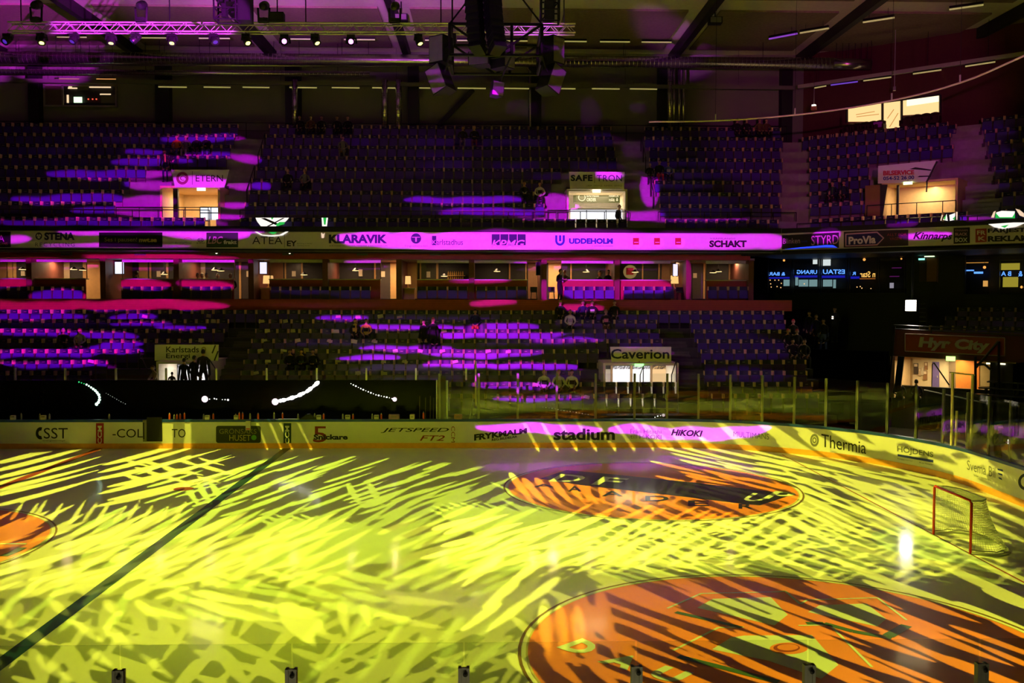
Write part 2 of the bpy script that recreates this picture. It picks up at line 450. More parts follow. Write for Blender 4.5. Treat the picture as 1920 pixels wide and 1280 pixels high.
bt('REG.BILDELAR', [(922, 822), (970, 816), (970, 820), (922, 827)], M_blacktxt, bold=0.03)
bt('stadium', (1038, 803, 1153, 825), M_blacktxt, bold=0.03)
bt('Från Hitachi', [(1182, 804), (1240, 805), (1240, 813), (1182, 812)], M_greytxt)
bt('till HiKOKI', [(1182, 814), (1240, 815), (1240, 823), (1182, 822)], M_greytxt)
bt('HiKOKI', [(1258, 804), (1318, 807), (1318, 819), (1258, 816)], M_blacktxt, shear=0.3, bold=0.04)
bt('MULTIMANS', [(1375, 808), (1442, 813), (1442, 824), (1375, 818)], M_greytxt)
bt('Thermia', [(1540, 813), (1624, 828), (1624, 851), (1540, 837)], M_blacktxt)
annulus_px('printed_ring', 1527, 825, 8, 12, 3, board_hit, M_greytxt, boards)
annulus_px('printed_ring', 1527, 825, 4, 6, 2, board_hit, M_greytxt, boards)
bt('HÖJDENS', [(1682, 833), (1750, 845), (1750, 860), (1682, 849)], M_greytxt, bold=0.02)
bd([(1683, 851), (1750, 862), (1750, 867), (1683, 855)], M_bluetxt, name='printed_bar')
bt('byggvaror', [(1683, 858), (1712, 863), (1712, 866), (1683, 861)], M_greytxt)
bt('Karlstad', [(1724, 865), (1748, 869), (1748, 872), (1724, 868)], M_greytxt)
bt('Svema Bil', [(1813, 862), (1866, 876), (1866, 896), (1813, 880)], M_greytxt)
bt('bilar i centrum', [(1826, 888), (1858, 898), (1858, 902), (1826, 892)], M_greytxt)
for k in range(3): bd([(1870 + k, 878 + 8 * k), (1880 - k, 880 + 8 * k), (1881 - k, 884 + 8 * k), (1871 + k, 881 + 8 * k)], M_bluetxt, name='printed_bar')
annulus_px('printed_ring', 1924, 903, 15, 16, 5, board_hit, M_navytxt, boards, a0=60, a1=300)
# glass above the boards: corner and right half of the far side, the end, the near side
def arc_path(s0, s1, step):
    """points along the far straight from X=s0, round the corner and down the end, spaced by step"""
    pts = []; L1 = 21.5; q = math.pi / 2 * 8.5; s = s0
    while s < s1:
        if s < L1: pts.append((s, 15.06, 0, -1))
        elif s < L1 + q:
            a = math.pi / 2 - (s - L1) / 8.5; pts.append((21.5 + 8.56 * math.cos(a), 6.5 + 8.56 * math.sin(a), -math.cos(a), -math.sin(a)))
        else: pts.append((30.06, 6.5 - (s - L1 - q), -1, 0))
        s += step
    return pts
def glass_run(pts, z0, z1, posts=True, post_h=None):
    for i, (a, b) in enumerate(zip(pts, pts[1:])):
        A = Vector((a[0], a[1], 0)); B = Vector((b[0], b[1], 0)); t = (B - A).normalized(); n = Vector((-t.y, t.x, 0))
        c = (A + B) / 2; L = (B - A).length
        MB().obox((c.x, c.y, (z0 + z1) / 2), t, L / 2 - 0.008, 0.006, (z1 - z0) / 2).build('glass_pane', M_glass, boards)
    if posts:
        for a in pts:
            n = Vector((a[2], a[3], 0)); t = Vector((-n.y, n.x, 0)); c = Vector((a[0], a[1], 0)) - n * 0.035
            mb = MB(); h = post_h or z1
            for k in (-1, 1): mb.obox((c.x + t.x * .032 * k, c.y + t.y * .032 * k, (z0 + h) / 2), t, 0.012, 0.03, (h - z0) / 2)
            mb.obox((c.x - n.x * .01, c.y - n.y * .01, (z0 + h) / 2), t, 0.044, 0.012, (h - z0) / 2)
            mb.build('glass_post', M_post, boards)
far_pts = [(13.1 + 1.525 * i, 15.06, 0, -1) for i in range(6)] + arc_path(22.0, 46.0, 1.2)
glass_run(far_pts, 1.12, 2.90)
near_pts = [(at(226 + 322 * i, 1262, -15.06).x, -15.06, 0, 1) for i in range(-2, 8)]
glass_run(near_pts, 1.12, 3.13, post_h=2.95)
for p in near_pts:
    MB().lathe([(0.012, 0), (0.02, 0.006), (0.0, 0.012)], (p[0] + 0.012, -15.1 - 0.03, 2.905), (0, -1, 0), 10).build('bolt', M_black, boards)

# ------------------------------------------------------------------ goal
goal = empty('hockey_goal', (26, 0, 0), 'red framed ice hockey goal with white net standing on the goal line', 'goal')
M_goalred = mat('goal_red', (0.62, 0.03, 0.015), rough=0.35)
M_net = mat('net_cord', (0.75, 0.75, 0.70), rough=0.8, noise=0)
gx, gw, gh = 26.0, 0.915, 1.22
MB().tube([(gx, -gw, 0), (gx, -gw, gh - .05), (gx, -gw + .05, gh), (gx, gw - .05, gh), (gx, gw, gh - .05), (gx, gw, 0)], 0.03, 10).build('goal_frame', M_goalred, goal, smooth=True)
base = [(gx, -gw, 0.03), (gx + .55, -1.10, 0.03), (gx + .95, -0.85, 0.03), (gx + 1.12, -0.4, .03), (gx + 1.12, .4, .03), (gx + .95, .85, .03), (gx + .55, 1.10, .03), (gx, gw, .03)]
MB().tube(base, 0.025, 8).build('base_frame', M_white, goal, smooth=True)
top = [(gx, -gw, gh), (gx + .28, -.86, gh - .01), (gx + .50, -.6, gh - .02), (gx + .52, 0, gh - .02), (gx + .50, .6, gh - .02), (gx + .28, .86, gh - .01), (gx, gw, gh)]
MB().tube(top, 0.02, 8).build('top_frame', M_white, goal, smooth=True)
def resample(pts, n):
    P = [Vector(p) for p in pts]; L = [0]
    for a, b in zip(P, P[1:]): L.append(L[-1] + (b - a).length)
    out = []
    for i in range(n):
        t = L[-1] * i / (n - 1); k = min(max(j for j in range(len(L)) if L[j] <= t + 1e-9), len(P) - 2)
        u = (t - L[k]) / max(L[k + 1] - L[k], 1e-9); out.append(P[k].lerp(P[k + 1], u))
    return out
NB, NV = 66, 22
bt_, tp_ = resample(base, NB), resample(top, NB)
net = MB(); grid = [[bt_[i].lerp(tp_[i], j / NV) + Vector((-0.10 * math.sin(math.pi * j / NV) * (i / NB) * (1 - i / NB) * 4, 0, 0)) for j in range(NV + 1)] for i in range(NB)]
def cord(a, b, w=0.0048):
    net.tube([a, b], w, 3, cap=False)
for i in range(NB):
    for j in range(NV + 1):
        if j < NV: cord(grid[i][j], grid[i][j + 1])
        if i < NB - 1: cord(grid[i][j], grid[i + 1][j])
tb = resample(top, 26)
for i in range(26):
    a = tb[i]; b = Vector((gx, a.y, gh)); cord(a, b)
for k in range(1, 7):
    x = gx + .52 * k / 7; w = .9 - .25 * (k / 7) ** 2; cord(Vector((x, -w, gh - .01)), Vector((x, w, gh - .01)))
net.build('net', M_net, goal, kind='stuff')
_lp = resample(base, 40)
MB().tube([p + Vector((-0.06 * math.sin(3 * i) * .3 - .1 * math.sin(math.pi * i / 39), 0, 0.06 + .012 * math.sin(i * 1.7))) for i, p in enumerate(_lp)], 0.012, 5).build('base_skirt', mat('skirt_olive', (.25, .25, .2)), goal)
# ------------------------------------------------------------------ hall shell
WALL_Y = 31.6
M_wall = mat('hall_wall', (0.20, 0.185, 0.17), rough=0.9, noise=0.15, nscale=0.6)
M_ceil = mat('ceiling_pale', (0.78, 0.74, 0.62), rough=0.9)
M_ceildark = mat('acoustic_panel', (0.27, 0.21, 0.15), rough=1.0, noise=0.3, nscale=8)
CEIL_Z = at(960, 99, WALL_Y).z
wx0, wx1 = -30.0, at(1506, 200, WALL_Y).x
MB().box((wx0, WALL_Y, -0.1), (wx1, WALL_Y + 0.3, CEIL_Z + 0.5)).build('wall_back', M_wall, kind='structure')
# cut corner: the wall turns towards the rink
WC = Vector((wx1, WALL_Y, 0)); M_maroon = mat('maroon_wall', (0.10, 0.022, 0.03), rough=0.9, noise=0.15)
MB().obox((WC.x + DIAG.x * 9 + DN.x * .15, WC.y + DIAG.y * 9 + DN.y * .15, CEIL_Z / 2), DIAG, 9.0, 0.15, CEIL_Z / 2 + .3).build('wall_corner', M_maroon, kind='structure')
ceiling = MB().box((wx0, -26, CEIL_Z), (47, WALL_Y + 3, CEIL_Z + 0.3)).build('ceiling', M_ceil, kind='structure')
MB().box((-30.3, -26, -0.1), (-30, WALL_Y, CEIL_Z)).build('wall_left', M_wall, kind='structure')
# roof girders running across the hall with dark acoustic panels between them
gird_px = (262, 513, 765, 1011, 1258, 1497)
gX = [at(p, 98, WALL_Y).x for p in gird_px]; gX = [gX[0] - 7.3] + gX + [gX[-1] + 7.3, gX[-1] + 14.6]
M_girder = mat('girder_dark', (0.015, 0.013, 0.015), rough=0.6)
for i, x in enumerate(gX):
    MB().box((x - .16, 8, CEIL_Z - .55), (x + .16, WALL_Y, CEIL_Z - .02)).build('roof_beam', M_girder, kind='structure')
for a, b in zip(gX, gX[1:]):
    for y0, y1 in ((23.3, 30.3), (14.5, 21.5), (5, 13)):
        MB().box((a + .75, y0, CEIL_Z - .10), (b - .75, y1, CEIL_Z - .01)).build('ceiling_panel', M_ceildark, ceiling)
# wall columns and a slanted brace
for p, w in ((64, .55), (305, .75), (549, .8), (775, .6), (1003, .7), (1243, .5), (1475, .6)):
    x = at(p, 200, 31.1).x
    MB().box((x - w / 2, 31.0, 9), (x + w / 2, 31.58, CEIL_Z - .6)).build('wall_column', M_black, kind='structure')
brace = MB(); brace.obox(((at(850, 200, 31.2)).x, 31.2, at(850, 200, 31.2).z), (1, 0, 0), .01, .01, .01)
MB().tube([at(887, 168, 31.3), at(815, 243, 31.3)], .17, 4).build('wall_brace', M_black, kind='structure')

# ------------------------------------------------------------------ stands: rows of steps
LOW_Y = [23.3 - .75 * i for i in range(9)]
LOW_PY = [582, 599, 616.4, 634.5, 653.1, 672.8, 694.7, 717.7, 739.5]
LOW_Z = [5.26 - .4225 * i for i in range(9)]                    # top of the seat backs
UP_Y = [30.4 - .8 * i for i in range(9)]
UP_Z = [at(913, py, y).z for py, y in zip((236.2, 254.2, 274.2, 294.4, 315, 336.8, 359, 381.2, 409.6), UP_Y)]
SEAT_H = 0.86
XL = -13.0                                                         # stands start outside the picture
A_L, A_R = 1.65, 3.1; A_S = 2.02; D_S = 3.32                                              # upper aisles
B_L, B_R = 21.8, 23.25
up_right = [31.24 - .25 * i for i in range(9)]
D_L, D_R = 3.04, 4.24                                             # lower aisles
E_L, E_R = 23.06, 24.22
up_iv = []; low_iv = []
for i in range(9):
    l = {5: -2.6, 6: -2.7, 7: -2.9, 4: -2.05}.get(i, A_L)
    m = {4: 18.9, 5: 18.3, 6: 17.9, 7: 17.9}.get(i, B_L)
    up_iv.append([(XL, l), (A_R, m), (B_R, up_right[i])])
low_iv.append([(XL, 29.2)])
for i in range(1, 9):
    l = {3: 2.4, 4: -.15, 5: -1.3, 6: -1.6}.get(i, D_L)
    m = {4: 20.1, 5: 19.1, 6: 19.2}.get(i, E_L)
    low_iv.append([(XL, l), (D_R, m), (E_R, 29.2 if i < 6 else 28.8)])
VOM_UP = [(-.88, 1.98, 25.0), (18.95, 21.75, 25.0)]                # x0,x1,front Y of the tunnels
VOM_LO = [(1.2, 3.28, 18.2), (19.95, 23.0, 18.2)]
def terrace(name, Ys, Zs, depth, x0, x1s, voms, m, vrows):
    mb = MB()
    for i, (y, z) in enumerate(zip(Ys, Zs)):
        f = z - SEAT_H; yb = y + .35; yf = yb - depth
        ivs = [(x0, x1s[i])]
        if i in vrows:
            for a, b, _ in voms:
                ivs = [q for iv in ivs for q in ((iv[0], min(iv[1], a)), (max(iv[0], b), iv[1])) if q[1] > q[0] + .05]
        for a, b in ivs: mb.box((a, yf, f - (.75 if depth > .76 else .47)), (b, yb, f))
    return mb.build(name, m, kind='structure')
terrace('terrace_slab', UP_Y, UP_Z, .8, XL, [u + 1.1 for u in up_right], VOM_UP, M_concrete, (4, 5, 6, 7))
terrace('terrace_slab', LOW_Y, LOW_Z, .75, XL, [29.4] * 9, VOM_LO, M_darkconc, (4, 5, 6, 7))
# ------------------------------------------------------------------ seats
M_back = mat('seat_back_navy', (0.012, 0.014, 0.055), rough=0.45, noise=0.05)
M_pan = mat('seat_pan_blue', (0.06, 0.028, 0.25), rough=0.4, noise=0.05)
M_strip = mat('armrest_beige', (0.92, 0.66, 0.36), rough=0.5, noise=0.05)
M_leg = mat('seat_leg_dark', (.10, .07, .045), rough=.5, noise=0)
M_plate = mat('number_plate', (0.30, 0.27, 0.25), noise=0)
def seat_parts():
    """back, pan, two armrest ends, a small plate; local frame, facing -Y, floor at z=0"""
    out = {}
    b = MB(); n = 4
    for k in range(n + 1):                       # a shell curved in plan and leaning back
        u = -1 + 2 * k / n; x = .215 * u; y0 = .02 - .035 * u * u
        b.v += [(x, y0 + .03, .40), (x, y0 + .10, .86), (x, y0 + .06, .40), (x, y0 + .125, .86)]
    for k in range(n):
        q = 4 * k; b.f += [(q, q + 4, q + 5, q + 1), (q + 2, q + 3, q + 7, q + 6), (q + 1, q + 5, q + 7, q + 3), (q, q + 2, q + 6, q + 4)]
    b.f += [(0, 1, 3, 2), (4 * n, 4 * n + 2, 4 * n + 3, 4 * n + 1)]; b.m = [0] * len(b.f)
    out['backrest'] = (b, M_back)
    p = MB()                                      # tipped-up pan, rounded at its upper corners
    pts = [(-.205, .27), (.205, .27), (.212, .32), (.212, .63), (.19, .68), (-.19, .68), (-.212, .63), (-.212, .32)]
    p.prism([(x, -.10 + .07 * (z - .27) / .4, z) for x, z in pts], (0, .045, 0)); out['seat_pan'] = (p, M_pan)
    for s in (-1, 1):
        a = MB(); a.box((s * .222 - .0105, -.12, .67), (s * .222 + .0105, .09, .86)); a.box((s * .229 - .007, -.10, 0), (s * .229 + .007, -.06, .68), 1)
        out['armrest' + ('' if s < 0 else '.r')] = (a, M_strip)
    q = MB(); q.box((-.055, .0, .752), (.055, .03, .775)); out['number_plate'] = (q, M_plate)
    return out
SP = seat_parts()
SEATS = []           # (x,y,floor z,rotz,row label)
rng = random.Random(4)
def in_front_of_vom(i, x): return False
for i in range(9):
    for a, b in up_iv[i]:
        n = int((b - a) / .5); off = (b - a - n * .5) / 2
        for k in range(n): SEATS.append((a + off + .25 + .5 * k, UP_Y[i], UP_Z[i] - SEAT_H, 0.0, 'u', i))
for i in range(9):
    for a, b in low_iv[i]:
        n = int((b - a) / .5); off = (b - a - n * .5) / 2
        for k in range(n): SEATS.append((a + off + .25 + .5 * k, LOW_Y[i], LOW_Z[i] - SEAT_H, 0.0, 'l', i, (a, k + 1, n - k)))
# the cut corner of the upper stand
rot_c = math.atan2(DIAG.y, DIAG.x)
C_ST = [Vector((31.24 - .25 * i + 1.15, UP_Y[i] - .35, 0)) for i in range(9)]
VOM_C = (3.45, 7.1)
cor = MB(); cst = MB()
for i in range(9):
    f = UP_Z[i] - SEAT_H; P = C_ST[i]
    for a, b, seat in ((-.8, 7.2, 1), (7.2, 8.5, 0), (8.5, 15, 1)):
        segs = [(a, b)]
        if 4 <= i <= 7 and seat and a < 4: segs = [(a, VOM_C[0])]
        for a2, b2 in segs:
            c = P + DIAG * ((a2 + b2) / 2) - DN * .02
            cor.obox((c.x, c.y, f - .38), DIAG, (b2 - a2) / 2, .42, .38)
            if seat and i > 0:
                n = int((b2 - max(a2, 0)) / .5 - .2)
                for k in range(n):
                    q = P + DIAG * (max(a2, 0) + .3 + .5 * k)
                    SEATS.append((q.x, q.y, f, rot_c, 'c', i, (max(a2, 0), k + 1, n - k)))
cor.build('terrace_slab', M_concrete, kind='structure')
# lower corner seats above the tunnel under the red sign
LC0 = at(1793, 582, 22.9); lcz = [at(1793, 576, 22.9).z - SEAT_H - .42 * k for k in range(3)]
lcs = MB()
for k in range(3):
    P = Vector((LC0.x, LC0.y, 0)) - DN * (.75 * k) - DIAG * .35 * k
    c = P + DIAG * 4; lcs.obox((c.x, c.y, lcz[k] - .3), DIAG, 4.3, .38, .3)
    for j in range(15 if k < 2 else 16):
        q = P + DIAG * (.3 + .5 * j - (.6 if k == 2 else 0)); SEATS.append((q.x, q.y, lcz[k], rot_c, 'k', k, (0, j + 1, 0)))
lcs.build('terrace_slab', M_darkconc, kind='structure')
# keep what the picture shows, nearest first
vis = []
PEOPLE_SEATS = []
for s in SEATS:
    u, v = project((s[0], s[1], s[2] + .8))
    if -240 < u < 1990: vis.append(((Vector(s[:3]) - CAM_POS).length, s))
vis.sort(key=lambda t: t[0])
single = [s for _, s in vis[:300]]; rest = [s for _, s in vis[300:]]
ORD = ['back', 'eighth', 'seventh', 'sixth', 'fifth', 'fourth', 'third', 'second', 'front']
ORD_LOW = {0: 'top row under the red parapet', 1: 'second row from the top', 2: 'third row from the top', 3: 'fourth row from the top', 4: 'fifth row from the top', 5: 'fourth row above the glass', 6: 'third row above the ice', 7: 'second row behind the glass', 8: 'front row behind the glass'}
ROWN = ['top row', 'second row from the top', 'third row from the top', 'fourth row from the top', 'fifth row from the top', 'fourth row from the front', 'third row from the front', 'second row from the front', 'front row']
def nth(n): return '%d%s' % (n, 'th' if 10 < n % 100 < 14 else {1: 'st', 2: 'nd', 3: 'rd'}.get(n % 10, 'th'))
def seat_label(s):
    kind, i, (a, k, m) = s[4], s[5], s[6]
    if kind == 'l':
        w = '%s right of the Caverion stairs' % nth(k) if a > 22 else '%s left of the %s stairs' % (nth(m), 'Karlstads' if a < 0 else 'Caverion')
        return 'navy seat, lower stand %s, %s' % (ROWN[i], w)
    if kind == 'k': return 'navy seat above the Hyr City sign, %s row, %s from its left' % (('back', 'middle', 'front')[i], nth(k))
    return 'navy seat, cut corner %s, %s %s the Bilservice stairs' % (ROWN[i], nth(k if a > 4 else m), 'right of' if a > 4 else 'left of')
seat_proto = {}
def seat_instance(s, plate):
    if plate not in seat_proto:
        r = empty('stadium_chair', (0, 0, 0))
        for k, (mb, m) in SP.items():
            if k == 'number_plate' and not plate: continue
            mb.build(k.split('.')[0], [m, M_leg] if 'armrest' in k else m, r, local=True)
        seat_proto[plate] = r
        first = True
    else: first = False
    r = seat_proto[plate] if first else dup(seat_proto[plate])
    r.location = s[:3]; r.rotation_euler = (0, 0, s[3])
    lab = seat_label(s); tag(r, lab, 'seat', 'tip-up seats of the ' + ({'l': 'lower stand, ', 'k': 'corner over the red sign, ', 'c': 'cut corner, '}[s[4]] + (ROWN[s[5]])))
    return r
for n_, s in enumerate(single): seat_instance(s, n_ % 2 == 0)
def seat_mass(name, lst, label, cat, taken):
    allv = []; allf = []; allm = []; base = 0
    mats = [M_back, M_pan, M_strip, M_plate, M_leg]
    V = []; F = []; Mi = []
    for k, (mb, m) in SP.items():
        o = len(V); V += mb.v; F += [tuple(i + o for i in f) for f in mb.f]; Mi += [4 if q else mats.index(m) for q in mb.m]
    V = np.array(V); nb_, np_ = len(SP['backrest'][0].v), len(SP['seat_pan'][0].v)
    VF = V.copy(); q = V[nb_:nb_ + np_]; VF[nb_:nb_ + np_] = np.stack([q[:, 0], .06 - (q[:, 2] - .27) * .98, .375 + (q[:, 1] + .10) * .3], 1)
    V0 = V
    for s in lst:
        V = VF if any(abs(o.x - s[0]) < .26 and abs(o.y - s[1]) < .35 and abs(o.z - s[2]) < .3 for o in taken) else V0
        c, sn = math.cos(s[3]), math.sin(s[3])
        W = np.stack([V[:, 0] * c - V[:, 1] * sn + s[0], V[:, 0] * sn + V[:, 1] * c + s[1], V[:, 2] + s[2]], 1)
        allv.append(W); allf += [tuple(i + base for i in f) for f in F]; allm += Mi; base += len(V)
    me = bpy.data.meshes.new(name); me.from_pydata(np.concatenate(allv).tolist(), [], allf)
    for m in mats: me.materials.append(m)
    me.polygons.foreach_set('material_index', allm); me.update()
    o = bpy.data.objects.new(name, me); COL.objects.link(o)
    return tag(o, label, cat, kind='stuff')
# ------------------------------------------------------------------ aisle stairs with handrails
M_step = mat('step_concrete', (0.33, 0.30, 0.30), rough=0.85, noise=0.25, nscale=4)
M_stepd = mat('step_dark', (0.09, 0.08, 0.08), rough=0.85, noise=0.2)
M_rail = mat('rail_black', (0.02, 0.02, 0.022), rough=0.35, metal=0.4)
def stair(label, x0, x1, Ys, Zs, rows, depth, m, group):
    st = empty('aisle_stair', ((x0 + x1) / 2, Ys[rows[-1]], Zs[rows[-1]] - SEAT_H - .4), label, 'stairs', group)
    for i in rows:
        f = Zs[i] - SEAT_H; rise = (Zs[i - 1] - Zs[i]) if i > 0 else (Zs[i] - Zs[i + 1])
        yb = Ys[i] + .35
        for k in (1, 2):
            MB().box((x0 + .03, yb - depth * .66 + depth * .33 * k - .02, f + .004), (x1 - .03, yb + .0, f + rise * k / 3)).build('step', m, st)
    return st
stair('grey concrete stair climbing beside the Eterni tunnel in the upper stand', A_S, A_R, UP_Y, UP_Z, range(1, 9), .8, M_step, None)
stair('grey concrete stair climbing beside the Safetron tunnel in the upper stand', B_L, B_R, UP_Y, UP_Z, range(1, 9), .8, M_step, None)
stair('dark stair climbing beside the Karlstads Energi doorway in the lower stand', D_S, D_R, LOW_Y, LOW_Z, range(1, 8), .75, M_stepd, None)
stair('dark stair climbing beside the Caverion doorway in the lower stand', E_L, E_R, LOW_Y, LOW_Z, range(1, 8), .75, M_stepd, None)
cstair = empty('aisle_stair', (C_ST[8].x + DIAG.x * 7.8, C_ST[8].y + DIAG.y * 7.8, UP_Z[8] - SEAT_H - .5), 'grey concrete stair climbing right of the Bilservice tunnel', 'stairs')
for i in range(1, 9):
    f = UP_Z[i] - SEAT_H
    for k in (1, 2):
        c = C_ST[i] + DIAG * 7.85 + DN * (.12 * k)
        MB().obox((c.x, c.y, f + .115 * k + .002), DIAG, .6, .36 - .13 * k, .115 * k).build('step', M_step, cstair)
def handrail(label, pts, post_every, h=.9, r=.025, m=M_rail, loc=None, mid=True, group=None):
    """rail over a line of floor points with posts"""
    P = [Vector(p) for p in pts]
    e = empty('handrail', P[-1], label, 'railing', group)
    top = [p + Vector((0, 0, h)) for p in P]
    MB().tube(top, r, 6).build('rail', m, e)
    if mid: MB().tube([p + Vector((0, 0, h * .5)) for p in P], r * .7, 6).build('rail', m, e)
    for i, p in enumerate(P):
        if i % post_every == 0 or i == len(P) - 1: MB().tube([p, p + Vector((0, 0, h))], r, 6).build('post', m, e)
    return e
for x, lab in ((A_R + .05, 'black handrail along the stair right of the Eterni tunnel'), (B_R - .05, 'black handrail along the stair right of the Safetron tunnel')):
    for seg, rows in (('top', (1, 2, 3)), ('bottom', (4, 5, 6))):
        handrail(lab + ', %s length' % seg, [(x, UP_Y[i], UP_Z[i] - SEAT_H) for i in rows], 1, mid=False)
# low guard rail in front of the bottom rows of the upper stand
def guard(label, x0, x1, y, z, n, h, m=M_rail):
    return handrail(label, [(x0 + (x1 - x0) * i / n, y, z) for i in range(n + 1)], 1, h=h, r=.022, m=m)
gz = UP_Z[8] - SEAT_H
guard('black guard rail along the upper stand front, left of the Eterni tunnel', XL, A_L, UP_Y[7] - .37, UP_Z[7] - SEAT_H - .6, 12, 1.05)
guard('black guard rail along the upper stand front, between Eterni and Safetron', A_R, B_L, UP_Y[7] - .37, UP_Z[7] - SEAT_H - .6, 16, 1.05)
guard('black guard rail along the upper stand front, right of the Safetron tunnel', B_R, 30.0, UP_Y[7] - .37, UP_Z[7] - SEAT_H - .6, 6, 1.05)
# rail along the back walkway
guard('thin black rail along the back walkway under the hall wall', XL, 31.5, 30.95, UP_Z[0] - SEAT_H + .2, 30, .85)
# ------------------------------------------------------------------ advertising band on the front of the upper stand
BAND_Y = 23.4
bz0, bz1 = at(960, 467, BAND_Y).z, at(960, 436.6, BAND_Y).z
BX1 = at(1465, 450, BAND_Y).x
BC = Vector((BX1, BAND_Y, 0))
M_band = mat('band_white', (0.70, 0.66, 0.62), rough=0.45, noise=0.04)
band = empty('advertising_band', (15, BAND_Y, bz0), 'long white advertising band along the front of the upper stand', 'advertising band')
MB().box((XL, BAND_Y, bz0), (BX1, BAND_Y + .12, bz1)).build('band_panel', M_band, band)
cb = BC + DIAG * 7.5 + DN * .06
MB().obox((cb.x, cb.y, (bz0 + bz1) / 2), DIAG, 7.5, .06, (bz1 - bz0) / 2).build('band_panel', M_band, band)
for z in (bz0, bz1):
    MB().box((XL, BAND_Y - .03, z - .02), (BX1, BAND_Y, z + .02)).build('band_rail', M_alu, band)
    c = BC + DIAG * 7.5 - DN * .015
    MB().obox((c.x, c.y, z), DIAG, 7.5, .015, .02).build('band_rail', M_alu, band)
def band_hit(px, py):
    P = at(px, py, BAND_Y)
    if P.x <= BX1: return P
    return on_plane(px, py, BC, DN)
def nt(s, q, m, **kw): return text_px(s, q, band_hit, m, band, **kw)
def nd(poly, m, name='printed_panel', lift=0.012, **kw): return decal_px(name, poly, band_hit, m, band, lift=lift, **kw)
M_pblack = mat('panel_black', (0.008, 0.008, 0.01), rough=0.4, noise=0)
nd(rect(-5, 434, 20, 463.5), M_pblack); nt('A', (-3, 440, 8, 453), mat('print_violet', (0.5, 0.12, 0.5), noise=0), lift=.03); nt('GANS', (-2, 454.5, 14, 459.5), M_goldtxt, lift=.03)
annulus_px('printed_ring', 72.7, 442.5, 6.3, 6.8, 2, band_hit, M_navytxt, band)
for a in (90, 210, 330): nd([(72.7, 442.5), (72.7 + 5.4 * math.cos(math.radians(a - 14)), 442.5 - 5.4 * math.sin(math.radians(a - 14))), (72.7 + 5.4 * math.cos(math.radians(a + 14)), 442.5 - 5.4 * math.sin(math.radians(a + 14)))], M_navytxt, name='printed_wedge')
nt('STENA', (83, 435.5, 140, 450), M_navytxt, bold=.05); nt('RECYCLING', (66, 454.5, 140, 462), mat('print_bluegrey', (.12, .12, .2), noise=0), space=1.3)
nd(rect(185.5, 435.5, 304.5, 463), M_pblack); nt('Ses i pausen!', (196, 445, 257, 455), M_goldtxt, lift=.03); nt('nwt.se', (260.5, 446, 294, 454), M_goldtxt, bold=.05, lift=.03)
M_orange = mat('print_orange', (.6, .2, .05), noise=0)
annulus_px('printed_arc', 352, 450, 8, 5, 1.2, band_hit, M_orange, band, a0=20, a1=160)
nt('ArcelorMittal', (328, 452.5, 359, 457.5), M_greytxt)
annulus_px('printed_ring', 376, 450, 6, 4, 1, band_hit, M_greytxt, band); nt('BE', (372, 447.5, 381, 452.5), M_navytxt, lift=.03); nt('BE GROUP', (369, 454, 384, 457), M_navytxt)
nd(rect(387, 436, 446.5, 463.5), mat('panel_green', (0.015, 0.05, 0.02), noise=0)); nt('LBC', (389, 443, 418, 457), mat('print_mauve', (.55, .3, .45), noise=0), shear=.35, bold=.02, lift=.03); nt('frakt', (419, 450, 444, 457.5), M_whitetxt, bold=.04, lift=.03)
nt('ATEA', (473, 443.5, 529.5, 457.5), M_blacktxt, bold=-.005)
nd(rect(533, 436, 533.8, 464), M_greytxt, name='printed_rule')
nt('EY', (538, 451, 556.5, 461.5), M_blacktxt, bold=.03); nt('Building a better', (557, 455, 586, 458), M_greytxt); nt('working world', (557, 459, 580, 461.8), M_greytxt)
nt('KLARAVIK', (616.5, 439.5, 726, 456), M_navytxt, bold=.05)
nt('AUKTIONER PÅ FORDON, MASKINER & NYTTOFORDON', (617, 459, 726, 462), M_blacktxt)
nd(ring_px(780, 447, 9.7, 9.7), M_navytxt, name='printed_disc'); nt('T', (772.5, 444, 787.5, 453), M_band, lift=.03); nt('Tingvallastaden', (758, 459, 802, 463.5), mat('print_plum', (.25, .1, .3), noise=0))
nd(rect(810, 442, 818, 459.5), M_navytxt); nt('K', (811, 450, 818, 457.5), M_whitetxt, lift=.03); nt('arlstadhus', (818.5, 448.5, 868, 459), M_navytxt)
for k in range(4): nd(rect(922 + 16.2 * k, 439, 937 + 16.2 * k, 459.5), M_navytxt)
nt('KPMG', (921, 449.5, 984, 464), mat('print_lilac', (.6, .5, .62), noise=0), shear=.3, bold=.02, lift=.03)
annulus_px('printed_ring', 1050, 451, 9, 9.5, 4, band_hit, M_bluetxt, band, a0=180, a1=360)
for x in (1041, 1048.2, 1055): nd(rect(x, 441, x + 4, 452), M_bluetxt, name='printed_bar')
nt('UDDEHOLM', (1067, 446.5, 1149, 457), M_bluetxt, bold=.05); nt('a voestalpine company', (1110, 459.8, 1150, 462.3), M_bluetxt)
M_band2 = mat('band_pale', (.8, .74, .72), noise=0)
for x in (1197, 1236.5, 1276):
    nd(ring_px(x, 455, 9, 9.5), M_band2, name='printed_disc'); nd(rect(x - 10, 446, x + 1, 458.5), M_redtxt, lift=.03); nd(rect(x - 8, 453.5, x, 455), M_band2, name='printed_bar', lift=.05)
nt('VÄRMLANDS', (1331, 445, 1379, 448.5), mat('print_plum', (.25, .1, .3), noise=0)); nt('SCHAKT', (1330, 450.5, 1400, 463.5), M_blacktxt, bold=.05)
nd([(1466, 441), (1573, 435.5), (1573, 465.5), (1466, 468)], M_pblack)
M_pinktxt = mat('print_pink', (.6, .35, .5), noise=0)
nt('Blinken', [(1468, 447), (1500, 446), (1500, 456), (1468, 457)], M_pinktxt, lift=.03); nt('tools', [(1502, 450), (1514, 449.6), (1514, 454), (1502, 454.5)], M_bluetxt, lift=.03)
